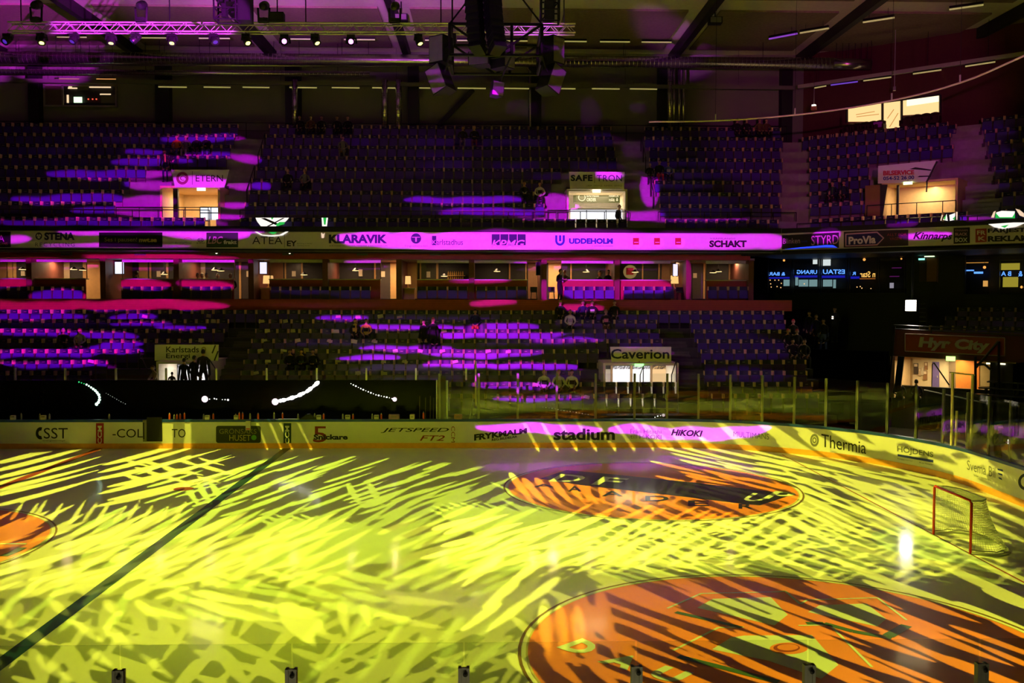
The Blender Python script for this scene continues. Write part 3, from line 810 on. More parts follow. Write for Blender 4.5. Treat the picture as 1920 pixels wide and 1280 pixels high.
nt('STYRD', [(1521, 442), (1572, 440), (1572, 457), (1521, 460)], M_pinktxt, lift=.03)
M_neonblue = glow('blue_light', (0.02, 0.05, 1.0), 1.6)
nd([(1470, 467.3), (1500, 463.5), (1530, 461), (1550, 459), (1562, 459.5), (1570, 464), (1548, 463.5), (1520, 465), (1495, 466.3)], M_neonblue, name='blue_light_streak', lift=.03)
nd([(1582, 434), (1658, 431.5), (1703, 430.5), (1703, 461), (1582, 464)], mat('panel_dark', (.03, .02, .025), noise=0))
nd([(1585, 438), (1645, 434), (1658, 446), (1645, 460), (1585, 462)], M_pinktxt, lift=.03); nd([(1587, 440), (1644, 436.5), (1655.5, 446.5), (1644, 457.5), (1587, 460)], M_navytxt, lift=.05)
nt('ProVia', [(1591, 444), (1642, 441), (1642, 456), (1591, 458.5)], M_whitetxt, bold=.04, lift=.07)
M_dimred = mat('print_dimred', (.35, .05, .05), noise=0)
nt('ALLT FÖR', [(1663, 436.5), (1700, 435.5), (1700, 441.5), (1663, 442.5)], M_dimred, lift=.03); nt('VÄGEN', [(1668, 444), (1690, 443.5), (1690, 449.5), (1668, 450)], M_dimred, lift=.03)
nt('Kinnarps', [(1712, 435), (1786, 436), (1786, 453), (1712, 452)], M_blacktxt, shear=.35, bold=.03)
nd([(1788, 427), (1818.5, 426), (1818.5, 455.5), (1788, 457)], M_pblack)
nt('KINNARPS', (1791, 430, 1815, 433.5), mat('print_mauve', (.55, .3, .45), noise=0), lift=.03); nt('BLACK', (1791, 436, 1814, 441.5), mat('print_mauve', (.55, .3, .45), noise=0), lift=.03, bold=.03); nt('BOX', (1791, 445.5, 1814, 453.5), M_whitetxt, lift=.03, bold=.02)
nd([(1829, 429), (1850, 428), (1850, 453), (1829, 454.5)], mat('print_brick', (.35, .03, .03), noise=0)); nt('FR', (1832, 432, 1848, 440), M_band2, lift=.03, bold=.03); nt('K', (1834, 443, 1848, 451), M_band2, lift=.03, bold=.03)
nt('FÄRJESTADS', [(1852, 427), (1960, 424), (1960, 436), (1852, 438.5)], M_blacktxt, bold=.04); nt('REKLAM', [(1852, 442.5), (1930, 440.5), (1930, 451.5), (1852, 453)], M_blacktxt, bold=.05)
# slab and black lip behind the band
MB().box((XL, BAND_Y + .13, bz0 - .1), (BX1, 24.4, UP_Z[8] - SEAT_H)).build('balcony_slab', M_black, kind='structure')
MB().box((XL, BAND_Y + .02, bz1 + .02), (BX1, BAND_Y + .12, bz1 + .27)).build('balcony_slab', M_black, kind='structure')
c = BC + DIAG * 7.5 + DN * .5
MB().obox((c.x, c.y, (bz0 + UP_Z[8] - SEAT_H) / 2 - .1), DIAG, 7.5, .36, .35).build('balcony_slab', M_black, kind='structure')
c = BC + DIAG * 7.5 + DN * .08
MB().obox((c.x, c.y, bz1 + .13), DIAG, 7.5, .05, .12).build('balcony_slab', M_black, kind='structure')

# ------------------------------------------------------------------ red plank parapet in front of the suites
pz0, pz1 = at(960, 582.5, 23.75).z, at(960, 561.5, 23.75).z
px1 = at(1485, 570, 23.75).x
par = empty('plank_parapet', (10, 23.75, pz0), 'red-brown plank parapet running below the suites', 'parapet')
pl = (pz1 - pz0) / 6
for k in range(6):
    MB().box((XL, 23.75 + .006 * (k % 2), pz0 + pl * k), (px1, 23.82, pz0 + pl * (k + 1) - .008)).build('plank', M_redbrown, par)
MB().box((XL, 23.82, pz0), (px1, 23.95, pz1)).build('backing', mat('red_dark', (.08, .015, .012)), par)
SF = 5.55                                                          # suite floor
MB().box((XL, 23.96, SF - .4), (28.2, 29.5, SF)).build('suite_floor_slab', M_darkconc, kind='structure')
MB().box((XL, 23.96, LOW_Z[8] - 2.0), (28.6, 24.1, SF - .4)).build('wall_under_suites', M_black, kind='structure')
# red soffit above the suites
fz0, fz1 = at(960, 486.5, 25.0).z, bz0
MB().box((XL, 24.9, fz0), (at(1406, 480, 25).x, 25.15, fz1 + .35)).build('suite_lintel', M_redbrown, kind='structure')
MB().box((XL, 23.56, bz0 - .16), (BX1, 25.2, bz0 - .1)).build('suite_soffit_slab', M_darkconc, kind='structure')
M_vent = mat('vent_olive', (0.16, 0.15, 0.10), rough=.7)
for n, x in enumerate((125, 263, 403, 540, 679, 816, 952, 1089, 1225, 1350)):
    a, b = at(x - 10, 478.5, 24.88), at(x + 10.3, 469.5, 24.88)
    e = empty('soffit_lamp_box', ((a.x + b.x) / 2, 24.88, a.z), 'small square lamp box on the red lintel, %s of ten counted from the Stena advert' % 'first second third fourth fifth sixth seventh eighth ninth tenth'.split()[n], 'lamp box', 'lamp boxes over the suites')
    MB().box((a.x, 24.80, a.z), (b.x, 24.9, b.z)).build('housing', M_vent, e)
    MB().box((a.x + .08, 24.785, a.z + .05), (b.x - .08, 24.80, b.z - .05)).build('cover', mat('vent_cover', (.2, .19, .12)), e)
    if n in (2, 3, 9): MB().lathe([(0, 0), (.05, .01), (.03, .02)], ((a.x + b.x) / 2 + .1, 24.785, (a.z + b.z) / 2), (0, -1, 0), 10).build('lamp', glow('lamp_white', (1, .85, .6), 3), e)
# ------------------------------------------------------------------ suites: back wall, dividers, counters, seats, lamps
SB = 28.6
wall_s = MB().box((XL, SB, SF), (28.2, SB + .2, bz0)).build('wall_suites', mat('suite_dark', (.035, .03, .03), rough=.6), kind='structure')
MB().box((XL, 25.2, fz0 - .02), (28.2, SB, fz0 + .1)).build('suite_ceiling_slab', mat('suite_ceiling', (.35, .3, .26)), kind='structure')
for x in (55, 193.5, 331, 471, 610, 748, 884, 1020, 1157, 1291, 1408):
    X = at(x, 520, 25.0).x
    MB().box((X - .13, 24.95, SF), (X + .13, 28.55, fz0)).build('suite_divider', mat('divider_brown', (.17, .05, .035), rough=.6), kind='structure')
M_suitebeige = mat('suite_beige', (.55, .42, .28), rough=.8); M_suitebrown = mat('suite_brown', (.30, .15, .07), rough=.6)
M_suitedoor = mat('suite_door', (.07, .055, .05), rough=.35); M_reddoor = mat('suite_reddoor', (.22, .06, .05), rough=.5)
def sp(x0, x1, m, y0=489, y1=560, name='wall_panel', t=.06, Y=SB):
    a, b = at(x0, y1, Y), at(x1, y0, Y)
    return MB().box((a.x, Y - t, max(a.z, SF)), (b.x, Y - .005, min(b.z, fz0 - .03))).build(name, m, wall_s)
for x0, x1, m, nm in ((-20, 15, M_suitebrown, 'wall_panel'), (15, 24, M_wood, 'wall_panel'), (27, 31, M_wood, 'door_frame'), (58, 82, M_suitebeige, 'wall_panel'), (82, 95, M_suitedoor, 'door'), (95, 107, M_reddoor, 'door'), (107, 131, M_suitebeige, 'wall_panel'), (157, 190, M_wood, 'wall_panel'),
        (262, 277, M_wood, 'wall_panel'), (281.5, 285, M_wood, 'door_frame'), (312, 316, M_wood, 'door_frame'), (337, 351, M_suitebeige, 'wall_panel'), (352, 360, M_suitedoor, 'door'), (360, 369, M_reddoor, 'door'), (369, 385, M_suitebeige, 'wall_panel'), (449, 453, M_wood, 'door_frame'), (453, 470, M_suitedoor, 'door'),
        (503, 531, M_suitebrown, 'wall_panel'), (534.5, 537, M_wood, 'door_frame'), (565, 568, M_wood, 'door_frame'), (613, 620, M_suitebeige, 'wall_panel'), (622, 632, M_suitebrown, 'wall_panel'), (632, 636, M_wood, 'door_frame'), (702, 705.5, M_wood, 'door_frame'), (732, 736, M_wood, 'door_frame'), (736, 745, M_wood, 'wall_panel'),
        (752, 783, M_wood, 'wall_panel'), (787, 790, M_wood, 'door_frame'), (818, 822, M_wood, 'door_frame'), (954, 957, M_wood, 'door_frame'), (985, 988, M_wood, 'door_frame'), (990, 1015, M_suitebrown, 'wall_panel'), (1028, 1052, M_wood, 'wall_panel'), (1069, 1072, M_wood, 'door_frame'), (1135, 1152, M_suitebeige, 'wall_panel'),
        (1203, 1206, M_wood, 'door_frame'), (1233.5, 1237, M_wood, 'door_frame'), (1240, 1290, M_suitebrown, 'wall_panel'), (1318, 1322, M_wood, 'door_frame'), (1365, 1378, M_suitebrown, 'wall_panel'), (1379, 1405, M_suitebeige, 'wall_panel')):
    sp(x0, x1, m, name=nm)
for x0, x1 in ((285, 312), (705, 732), (790, 818), (537, 565), (1298, 1318)): sp(x0, x1, M_suitedoor, name='door'); sp(x0, x1, M_wood, 489, 492, name='door_frame', t=.09)
M_paper = mat('paper_sheet', (.75, .62, .45), noise=0)
for x, y0, y1 in ((41, 508, 517), (295, 508, 519), (463, 508, 519), (548, 508, 518), (673, 505, 518), (715, 508.5, 519), (800, 509, 520), (1299, 512, 521)):
    sp(x, x + 7, M_paper, y0, y1, name='notice_sheet', t=.1)
for x0, x1, y0, y1 in ((112, 118, 499, 515), (371, 376, 500, 516), (620, 626, 497, 522), (1382, 1393, 500, 523), (1138, 1144, 498, 515)): sp(x0, x1, M_suitedoor, y0, y1, name='picture_frame', t=.1)
# round emblem on a suite window
sg = empty('round_emblem', at(1181, 510, 28.3), 'round cream emblem with a red square hanging in a suite', 'emblem')
MB().lathe([(0, -.02), (.36, -.02), (.36, .02), (0, .02)], at(1181.5, 509.5, 28.3), (0, -1, 0), 28).build('disc', glow('emblem_cream', (.8, .5, .15), .35), sg)
a, b = at(1174, 515, 28.25), at(1188, 502, 28.25); MB().box((a.x, 28.25, a.z), (b.x, 28.27, b.z)).build('red_square', M_redtxt, sg)
# counters
segs = [(-60, 53), (58, 160), (227, 328), (337, 438), (505, 606), (613, 713), (782, 880), (888, 988), (1053, 1153), (1160, 1258), (1325, 1405)]
names = ['at the edge of the picture', 'under the Stena advert', 'under the black pausen advert', 'under the ArcelorMittal advert', 'under the Atea advert', 'under the Klaravik advert', 'under the Karlstadhus advert', 'under the blue KPMG squares', 'under the Uddeholm advert', 'under the three red squares', 'under the Schakt advert']
M_ctop = mat('counter_top', (.62, .58, .5), rough=.35)
M_windowtop = mat('window_head', (.6, .57, .52), rough=.5)
suite_seats = []
for (x0, x1), nm in zip(segs, names):
    z = at(960, 523.5, 25.35).z; a, b = at(x0, 530, 25.35).x, at(x1, 530, 25.35).x
    e = empty('suite_counter', ((a + b) / 2, 25.35, SF), 'red-brown counter with pale top %s' % nm, 'counter', 'counters of the suites')
    MB().box((a, 25.35, SF), (b, 25.45, z - .05)).build('front_panel', M_redbrown, e)
    MB().box((a - .02, 25.30, z - .05), (b + .02, 25.75, z)).build('counter_top', M_ctop, e)
    # window above the counter: head rail, glass
    w = empty('suite_window', ((a + b) / 2, 25.55, z), 'wide clear window above the suite counter %s' % nm, 'window', 'windows of the suites')
    MB().box((a, 25.5, fz0 - .16), (b, 25.6, fz0 - .02)).build('head_rail', M_windowtop, w)
    MB().box((a, 25.545, z), (b, 25.555, fz0 - .16)).build('pane', M_glass2, w)
    for xx in (a, b): MB().box((xx - .02, 25.53, z), (xx + .02, 25.57, fz0 - .16)).build('window_post', M_suitebrown, w)
    n = 5 if x0 < 1300 else 4
    s0 = {58: 70, 227: 238, 337: 349, 505: 516, 613: 609, 782: 791, 888: 902, 1053: 1066, 1160: 1178, 1325: 1336, -60: -32}[x0]
    for k in range(n):
        q = at(s0 + 19.2 * k, 537, 24.8); suite_seats.append((q.x, 24.8, q.z - SEAT_H, nm, x0))
for k, (x, y, z, nm, x0) in enumerate(suite_seats):
    r = dup(seat_proto[False]); r.name = 'suite_chair'; r.location = (x, y, z); r.rotation_euler = (0, 0, 0)
    tag(r, 'navy seat before the suite counter %s, %s from its left' % (nm, nth(k % 5 + 1)), 'seat', 'suite seats ' + nm)
MB().box((XL, 24.45, SF - .01), (28.2, 25.3, suite_seats[0][2])).build('suite_seat_slab', M_darkconc, kind='structure')
# pendant lamps
M_shade = mat('lamp_shade_black', (.02, .02, .02), rough=.4); M_bulb = glow('lamp_warm', (1.0, .62, .25), 4.0)
pend = [(42, 505, 'over the counter at the picture edge'), (138, 505, 'left one over the counter under Stena'), (155, 506, 'right one over the counter under Stena'), (308, 514, 'beside the notice on the oak door'), (403, 506, 'left one of a pair under ArcelorMittal'), (414, 507.5, 'right one of a pair under ArcelorMittal'), (570, 515, 'by the oak post under Atea'), (667, 507, 'over the papers under Klaravik'), (833, 517.5, 'by the bottle shelf'), (932, 508.5, 'in the dark suite under KPMG'), (1099, 509.5, 'under the Uddeholm advert'), (1191, 510, 'in front of the round emblem'), (1337, 511, 'left one of a pair under Schakt'), (1347, 509, 'right one of a pair under Schakt')]
for x, y, nm in pend:
    c = at(x, y, 27.2)
    e = empty('pendant_lamp', c, 'lit black pendant lamp %s' % nm, 'lamp', 'pendant lamps in the suites')
    MB().lathe([(.03, .14), (.06, .12), (.15, .03), (.19, 0), (.185, 0), (.14, .03)], c, (0, 0, 1), 14).build('lamp_shade', M_shade, e, smooth=True)
    MB().lathe([(0, -.012), (.175, 0), (.16, .02), (0, .03)], c - Vector((0, 0, .012)), (0, 0, 1), 14).build('bulb', M_bulb, e)
    MB().tube([c + Vector((0, 0, .13)), Vector((c.x, c.y, fz0 - .02))], .008, 5).build('cord', M_black, e)
# television screens
for x0, x1, y0, y1, nm, colr in ((216, 232, 491, 513, 'beside the counter under the pausen advert', (.75, .8, 1)), (487.5, 500, 491.5, 513, 'above the glowing lampshade under Atea', (.8, .75, 1)), (1262, 1270.5, 495, 517, 'above the small table lamp under Schakt', (.7, .85, 1)), (1006, 1012, 492, 515, 'switched off on the brown wall', None)):
    a, b = at(x0, y1, 26.0), at(x1, y0, 26.0)
    e = empty('television', ((a.x + b.x) / 2, 26.0, a.z), 'flat television screen %s' % nm, 'television')
    MB().box((a.x - .03, 26.0, a.z - .03), (b.x + .03, 26.06, b.z + .03)).build('casing', M_black, e)
    MB().box((a.x, 25.985, a.z), (b.x, 26.0, b.z)).build('screen', glow('tv_light', colr, 1.4) if colr == (.75, .8, 1) else glow('tv_light_b', colr, 1.2) if colr else M_blackgloss, e)
    MB().tube([((a.x + b.x) / 2, 26.05, b.z), ((a.x + b.x) / 2, 26.05, fz0 - .01)], .02, 6).build('bracket', M_black, e)
# table lamps with glowing shades
for x, y, w, nm in ((503, 524, 20, 'between the screen and the counter under Atea'), (1264, 524, 17, 'under the small screen left of the Schakt suite'), (765, 525, 11, 'on the bar cabinet under the round T logo')):
    c = at(x, y, 26.2); r = w / 2 / 37.3
    e = empty('table_lamp', (c.x, c.y, SF + .78), 'table lamp with a glowing warm shade %s' % nm, 'lamp')
    MB().lathe([(r * .9, .2), (r, -.2), (r * .97, -.2), (r * .87, .2)], c, (0, 0, 1), 16).build('lamp_shade', glow('shade_warm', (1, .55, .18), 1.1), e, smooth=True)
    MB().lathe([(.0, SF + .78 - c.z), (.1, SF + .78 - c.z), (.09, SF + .82 - c.z), (.03, SF + .84 - c.z), (.025, .1), (0, .1)], c, (0, 0, 1), 12).build('base', M_wood, e)
    t = empty('bar_cabinet', (c.x, c.y, SF), 'oak bar cabinet under the table lamp %s' % nm.replace(' and the counter', ''), 'cabinet')
    MB().box((c.x - .33, 26.0, SF), (c.x + .33, 26.5, SF + .72)).build('body', M_wood, t)
    MB().box((c.x - .36, 25.97, SF + .72), (c.x + .36, 26.53, SF + .78)).build('cabinet_top', M_ctop, t)
    MB().box((c.x - .3, 25.98, SF + .06), (c.x - .01, 26.0, SF + .68)).build('door', M_wood, t); MB().box((c.x + .01, 25.98, SF + .06), (c.x + .3, 26.0, SF + .68)).build('door', M_wood, t)
# bar stools in the open bays
def bar_stool(x, nm):
    c = at(x, 552, 25.6); e = empty('bar_stool', (c.x, 25.6, SF), 'dark bar stool with low back %s' % nm, 'stool')
    MB().lathe([(0, .02), (.17, .02), (.18, .05), (.15, .07), (0, .07)], (c.x, 25.6, SF + .55), (0, 0, 1), 14).build('seat', M_black, e)
    for sx in (-1, 1):
        for sy in (-1, 1): MB().tube([(c.x + .12 * sx, 25.6 + .12 * sy, SF + .57), (c.x + .17 * sx, 25.6 + .17 * sy, SF)], .014, 5).build('leg', M_black, e)
    MB().box((c.x - .17, 25.75, SF + .62), (c.x + .17, 25.78, SF + .85)).build('backrest', M_black, e)
bar_stool(1001, 'left of the bay pillar under Uddeholm'); bar_stool(1034, 'beside the standing man'); bar_stool(1275, 'under the table lamp left of Schakt')
# bottles on the shelf behind the counter
sh = empty('bottle_shelf', at(855, 517, 28.2), 'wooden wall shelf for bottles in the suite under Karlstadhus', 'shelf')
for y in (516, 523): a, b = at(838, y, 28.2), at(872, y, 28.2); MB().box((a.x, 28.2, a.z - .03), (b.x, 28.53, a.z)).build('board', M_wood, sh)
for k in range(16):
    p = at(840.5 + 3.9 * (k % 8), 516 if k < 8 else 523, 28.3)
    MB().lathe([(.0, .0), (.035, 0), (.035, .13), (.012, .17), (.012, .22), (0, .22)], (p.x, 28.32, at(855, 516 if k < 8 else 523, 28.2).z + .002), (0, 0, 1), 8).build('bottle', mat('bottle_amber', (.45, .25, .06), rough=.2), None,
        label='amber bottle on the shelf under Karlstadhus, %s board, %s from the left' % ('higher' if k < 8 else 'lower', nth(k % 8 + 1)), cat='bottle', group='bottles on the suite shelf, %s board' % ('higher' if k < 8 else 'lower'))
# warm ceiling lights of the suites
for x, e_ in ((10, 18), (110, 26), (205, 10), (290, 16), (385, 20), (465, 10), (545, 14), (655, 16), (742, 42), (830, 12), (925, 8), (1003, 16), (1040, 44), (1110, 16), (1215, 9), (1275, 24), (1308, 5), (1380, 20)):
    c = at(x, 495, 27.0)
    ld = bpy.data.lights.new('suite_light', 'AREA'); ld.shape = 'DISK'; ld.size = .5; ld.energy = e_ * 2.2; ld.color = (1, .66, .34)
    lo = bpy.data.objects.new('suite_light', ld); COL.objects.link(lo); lo.location = (c.x, 27.3, fz0 - .06)
# ------------------------------------------------------------------ tunnels into the stands with their signs
M_tun = mat('tunnel_wall', (.70, .50, .26), rough=.8); M_tunw = mat('tunnel_white', (.75, .7, .6), rough=.8)
M_signw = mat('sign_white', (.72, .70, .68), rough=.45, noise=.03)
M_dkframe = mat('tunnel_frame', (.03, .028, .03), rough=.5)
def area(loc, size, energy, color, rot=(0, 0, 0), parent=None, name='tunnel_light'):
    ld = bpy.data.lights.new(name, 'AREA'); ld.shape = 'RECTANGLE'; ld.size, ld.size_y = size; ld.energy = energy; ld.color = color
    o = bpy.data.objects.new(name, ld); COL.objects.link(o); o.location = loc; o.rotation_euler = rot
    return o
def tunnel(name, x0, x1, y0, y1, z0, z1, m, watt, col=(1, .75, .42)):
    t = .1; mb = MB()
    mb.box((x0 - t, y0, z0), (x0, y1, z1 + t)); mb.box((x1, y0, z0), (x1 + t, y1, z1 + t)); mb.box((x0, y0, z1), (x1, y1, z1 + t)); mb.box((x0 - t, y1, z0), (x1 + t, y1 + t, z1 + t)); mb.box((x0, y0, z0 - t), (x1, y1, z0))
    area(((x0 + x1) / 2, y0 + .55 * (y1 - y0), z1 - .04), ((x1 - x0) * .6, .8), watt, col)
    return mb.build(name, m, kind='structure')
def exit_sign(x0, x1, y0, y1, hit, label, col=(.55, 1, .35), s=2.5):
    a, b = hit(x0, y1), hit(x1, y0); c = (a + b) / 2; w = (Vector((b.x, b.y, 0)) - Vector((a.x, a.y, 0))); ax = w.normalized(); h = (b.z - a.z)
    e = empty('exit_sign', (c.x, c.y, a.z), label, 'exit sign')
    n = Vector((ax.y, -ax.x, 0))
    MB().obox((c.x, c.y, c.z), ax, w.length / 2, .03, h / 2).build('lamp_case', glow('exit_%d' % int(col[0] * 100), col, s), e)
    MB().obox((c.x, c.y, c.z + h / 2 + .015), ax, w.length / 2 + .01, .035, .015).build('case_top', M_white, e)
    MB().tube([(c.x, c.y, c.z + h / 2 + .02), (c.x, c.y, c.z + h / 2 + .12)], .012, 5).build('bracket', M_black, e)
# --- Eterni tunnel
TZ0 = UP_Z[8] - SEAT_H
x0, x1 = VOM_UP[0][0] + .08, VOM_UP[0][1] - .1; zt = at(370, 352, 25.0).z
tunnel('wall_tunnel', x0, x1, 25.05, 28.4, TZ0, zt, M_tun, 75)
h = lambda u, v: at(u, v, 24.95)
hs = lambda u, v: on_plane(u, v, (0, 24.8, at(370, 350, 24.8).z), (0, 1, -.12))
def vom_sign(quad, label, hit):
    e = empty('tunnel_sign', hit(*quad[3]), label, 'sign')
    plate_px('sign_board', quad, hit, M_signw, e, thick=.06)
    return e
sg = vom_sign([(321, 318), (429, 318), (420.5, 351.5), (328, 351.5)], 'white sign reading ETERN with a round ring logo above the lit tunnel', hs)
annulus_px('printed_ring', 342, 334, 11.5, 12, 5, hs, mat('print_wine', (.25, .03, .1), noise=0), sg)
annulus_px('printed_arc', 343, 334, 5.5, 4.5, 1.6, hs, mat('print_wine', (.25, .03, .1), noise=0), sg, a0=0, a1=300)
decal_px('printed_rule', rect(360, 321, 361, 346), hs, M_greytxt, sg); text_px('ETERN', (367, 328, 418, 340), hs, M_blacktxt, sg)
MB().bar(h(420, 352), h(428, 318), .05).bar(h(424, 352), h(417, 326), .04).build('brace', M_dkframe, sg)
exit_sign(369.5, 385, 352, 357.5, h, 'lit white exit sign under the Eterni sign', (1, .9, .55), 3)
c = at(405, 359, 27.9); e = empty('air_unit', c, 'white air unit high on the Eterni tunnel back wall', 'air unit'); q = at(394, 364, 28.3); r_ = at(415, 355, 28.3)
MB().box((q.x, 28.1, q.z), (r_.x, 28.38, r_.z)).build('casing', M_white, e); MB().box((q.x + .04, 28.08, q.z + .03), (r_.x - .04, 28.1, q.z + .07)).build('slot', M_black, e)
e = empty('kiosk_window', at(395, 410, 25.6), 'bright white lit kiosk window inside the Eterni tunnel', 'window')
a, b = at(375.5, 412, 25.6), at(416, 388.5, 25.6)
MB().box((a.x, 25.6, a.z), (b.x, 25.65, b.z)).build('pane', glow('kiosk_white', (.8, .87, 1), 1.5), e)
for f in (.0, .5, 1): MB().box((a.x + (b.x - a.x) * f - .02, 25.57, a.z), (a.x + (b.x - a.x) * f + .02, 25.6, b.z)).build('mullion', M_dkframe, e)
for f in (.55, 1): MB().box((a.x, 25.57, a.z + (b.z - a.z) * f - .025), (b.x, 25.6, a.z + (b.z - a.z) * f + .025)).build('mullion', M_dkframe, e)
e = empty('tunnel_curtain', at(329, 380, 25.2), 'dark pillar at the left side of the Eterni tunnel', 'pillar')
a, b = at(325, 411, 25.3), at(333, 353, 25.3); MB().box((a.x, 25.3, TZ0), (b.x, 25.5, zt - .01)).build('pillar_shaft', M_dkframe, e)
# --- Safetron tunnel
x0, x1 = VOM_UP[1][0], VOM_UP[1][1] - .02; zt = at(1120, 358, 25.0).z
tunnel('wall_tunnel', x0, x1, 25.05, 28.0, TZ0, zt, M_tunw, 80)
sg = vom_sign([(1067, 322), (1171, 322), (1170, 354.5), (1069, 354.5)], 'white sign reading SAFE TRON above the lit kiosk tunnel', hs)
text_px('SAFE', (1070, 327.5, 1111, 339.5), hs, M_navytxt, sg, bold=.05, space=1.15); text_px('TRON', (1119, 328, 1166, 340), hs, M_navytxt, sg, space=1.1)
decal_px('printed_rule', rect(1114.5, 325, 1115.3, 343), hs, M_navytxt, sg); text_px('LARM · PASSAGE · KAMERA · SERVICE', (1100, 346.5, 1166, 349.5), hs, M_greytxt, sg)
h2 = lambda u, v: at(u, v, 27.0)
e = empty('kiosk_sign', h2(1120, 380), 'dark green kiosk board with cream lettering in the Safetron tunnel', 'sign')
plate_px('sign_board', rect(1075, 361, 1167, 380), h2, glow('kiosk_green', (.11, .12, .02), .8), e, thick=.05)
M_cream = glow('kiosk_cream', (1, .85, .5), 1.0)
for s, q in (('EXPRESS', (1100, 363, 1123, 369)), ('ORDER', (1100, 371, 1118, 377.5)), ('HÄMTA', (1142, 363, 1160, 369.5)), ('HÄR', (1142, 371, 1153, 377.5))): text_px(s, q, h2, M_cream, e, bold=.04, lift=.03)
annulus_px('printed_ring', 1091, 370, 7, 7, 1.5, h2, M_cream, e, lift=.03)
decal_px('printed_arrow', [(1156, 371), (1158, 371), (1158, 374.5), (1159.5, 374.5), (1157, 377.5), (1154.5, 374.5), (1156, 374.5)], h2, M_cream, e, lift=.03)
e = empty('kiosk_counter', at(1120, 413, 26.0), 'glowing white kiosk counter front in the Safetron tunnel', 'counter')
a, b = at(1070, 416, 26.0), at(1166, 393, 26.0); MB().box((a.x, 26.0, a.z), (b.x, 26.1, b.z)).build('front_panel', glow('kiosk_counter_white', (.92, .92, 1), 1.6), e)
MB().box((a.x - .02, 25.95, b.z), (b.x + .02, 26.5, b.z + .06)).build('counter_top', M_tunw, e)
exit_sign(1111, 1126, 354.5, 361, h, 'lit white exit sign under the Safetron sign', (1, .9, .6), 3.2)
# platforms beside the tunnels
for (xa, xb), yy in (((-2.9, -.92), 25.4), ((17.9, 18.83), 25.4)):
    MB().box((xa, 24.45, TZ0), (xb, 26.6, TZ0 + .02)).build('platform_slab', M_step, kind='structure')
def fence(label, xa, xb, y, z, h, n, m=M_rail):
    return handrail(label, [(xa + (xb - xa) * i / n, y, z) for i in range(n + 1)], 1, h=h, r=.02, m=m)
fence('black guard rail in front of the Eterni tunnel', -2.9, 1.5, 24.75, TZ0 + .15, 1.25, 4)
fence('black guard rail in front of the Safetron tunnel', 17.9, 21.7, 24.75, TZ0 + .1, 1.25, 4)
# --- Bilservice tunnel in the cut corner
TC0 = C_ST[7] + DIAG * (VOM_C[0] + .15) - DN * .2; zt = at(1690, 346, 23).z
hc = lambda u, v: on_plane(u, v, TC0 - DN * .05, DN)
Lw = 3.1; zt = hc(1695, 344).z
def oriented_box(mb, P, a0, a1, d0, d1, z0, z1, mi=0):
    c = P + DIAG * ((a0 + a1) / 2) + DN * ((d0 + d1) / 2); mb.obox((c.x, c.y, (z0 + z1) / 2), DIAG, (a1 - a0) / 2, abs(d1 - d0) / 2, (z1 - z0) / 2, mi)
mb = MB()
oriented_box(mb, TC0, -.1, 0, 0, 1.7, TZ0, zt + .1); oriented_box(mb, TC0, Lw, Lw + .1, 0, 1.7, TZ0, zt + .1); oriented_box(mb, TC0, 0, Lw, 0, 1.7, zt, zt + .1); oriented_box(mb, TC0, -.1, Lw + .1, 1.7, 1.8, TZ0, zt + .1)
mb.build('wall_tunnel', M_tun, kind='structure')
p = TC0 + DIAG * 1.5 + DN * .9; area((p.x, p.y, zt - .04), (1.5, .8), 65, (1, .75, .4))
e = empty('timber_screen', TC0, 'brown wooden side panel left of the Bilservice tunnel', 'panel')
plate_px('boarding', [(1622, 348), (1650, 346), (1650, 405), (1622, 405)], hc, mat('tunnel_wood', (.25, .13, .05)), e, thick=.05)
plate_px('dark_edge', [(1650, 346), (1664, 346), (1655, 405), (1650, 405)], lambda u, v: on_plane(u, v, TC0 - DN * .08, DN), M_dkframe, e, thick=.03)
e = empty('tunnel_pillar', TC0 + DIAG * 1.3, 'dark post inside the Bilservice tunnel', 'pillar'); q = hc(1677, 376)
MB().obox((q.x + DN.x * .5, q.y + DN.y * .5, (TZ0 + zt) / 2), DIAG, .05, .05, (zt - TZ0) / 2).build('pillar_shaft', M_dkframe, e)
sg = vom_sign([(1646.5, 311), (1760, 300), (1739, 340), (1646, 344)], 'white slanted sign reading BILSERVICE with a phone number', hc)
text_px('BILSERVICE', [(1656, 320), (1714, 318.5), (1714, 327), (1656, 329)], hc, mat('print_scarlet', (.55, .03, .05), noise=0), sg, bold=.05)
text_px('054-52 26 00', [(1656, 331), (1714, 328.5), (1714, 336), (1656, 338)], hc, M_bluetxt, sg, bold=.03)
decal_px('printed_car', [(1705, 317), (1716, 313.5), (1728, 315), (1747, 318), (1745, 320), (1722, 318)], hc, M_blacktxt, sg, lift=.02)
decal_px('printed_car', [(1720, 332), (1724, 329.5), (1745, 329), (1745, 331), (1724, 332)], hc, M_blacktxt, sg, lift=.02)
MB().bar(hc(1737, 342), hc(1757, 302), .06).bar(hc(1738, 342), hc(1737, 360), .05).build('brace', M_dkframe, sg)
exit_sign(1694, 1710.5, 340, 346.5, lambda u, v: on_plane(u, v, TC0 - DN * .12, DN), 'lit greenish exit sign under the Bilservice sign', (.75, 1, .4), 3)
pts = [TC0 + DIAG * (-.6 + .55 * k) - DN * .45 + Vector((0, 0, TZ0 + .12)) for k in range(8)]
handrail('black guard rail in front of the Bilservice tunnel', pts, 2, h=1.25, r=.02)
gp = [C_ST[8] + DIAG * k - DN * .28 + Vector((0, 0, TZ0 + .05)) for k in np.arange(-.5, 14, 1.6)]
handrail('black guard rail along the front of the cut corner stand', gp, 1, h=.6, r=.02, mid=False)
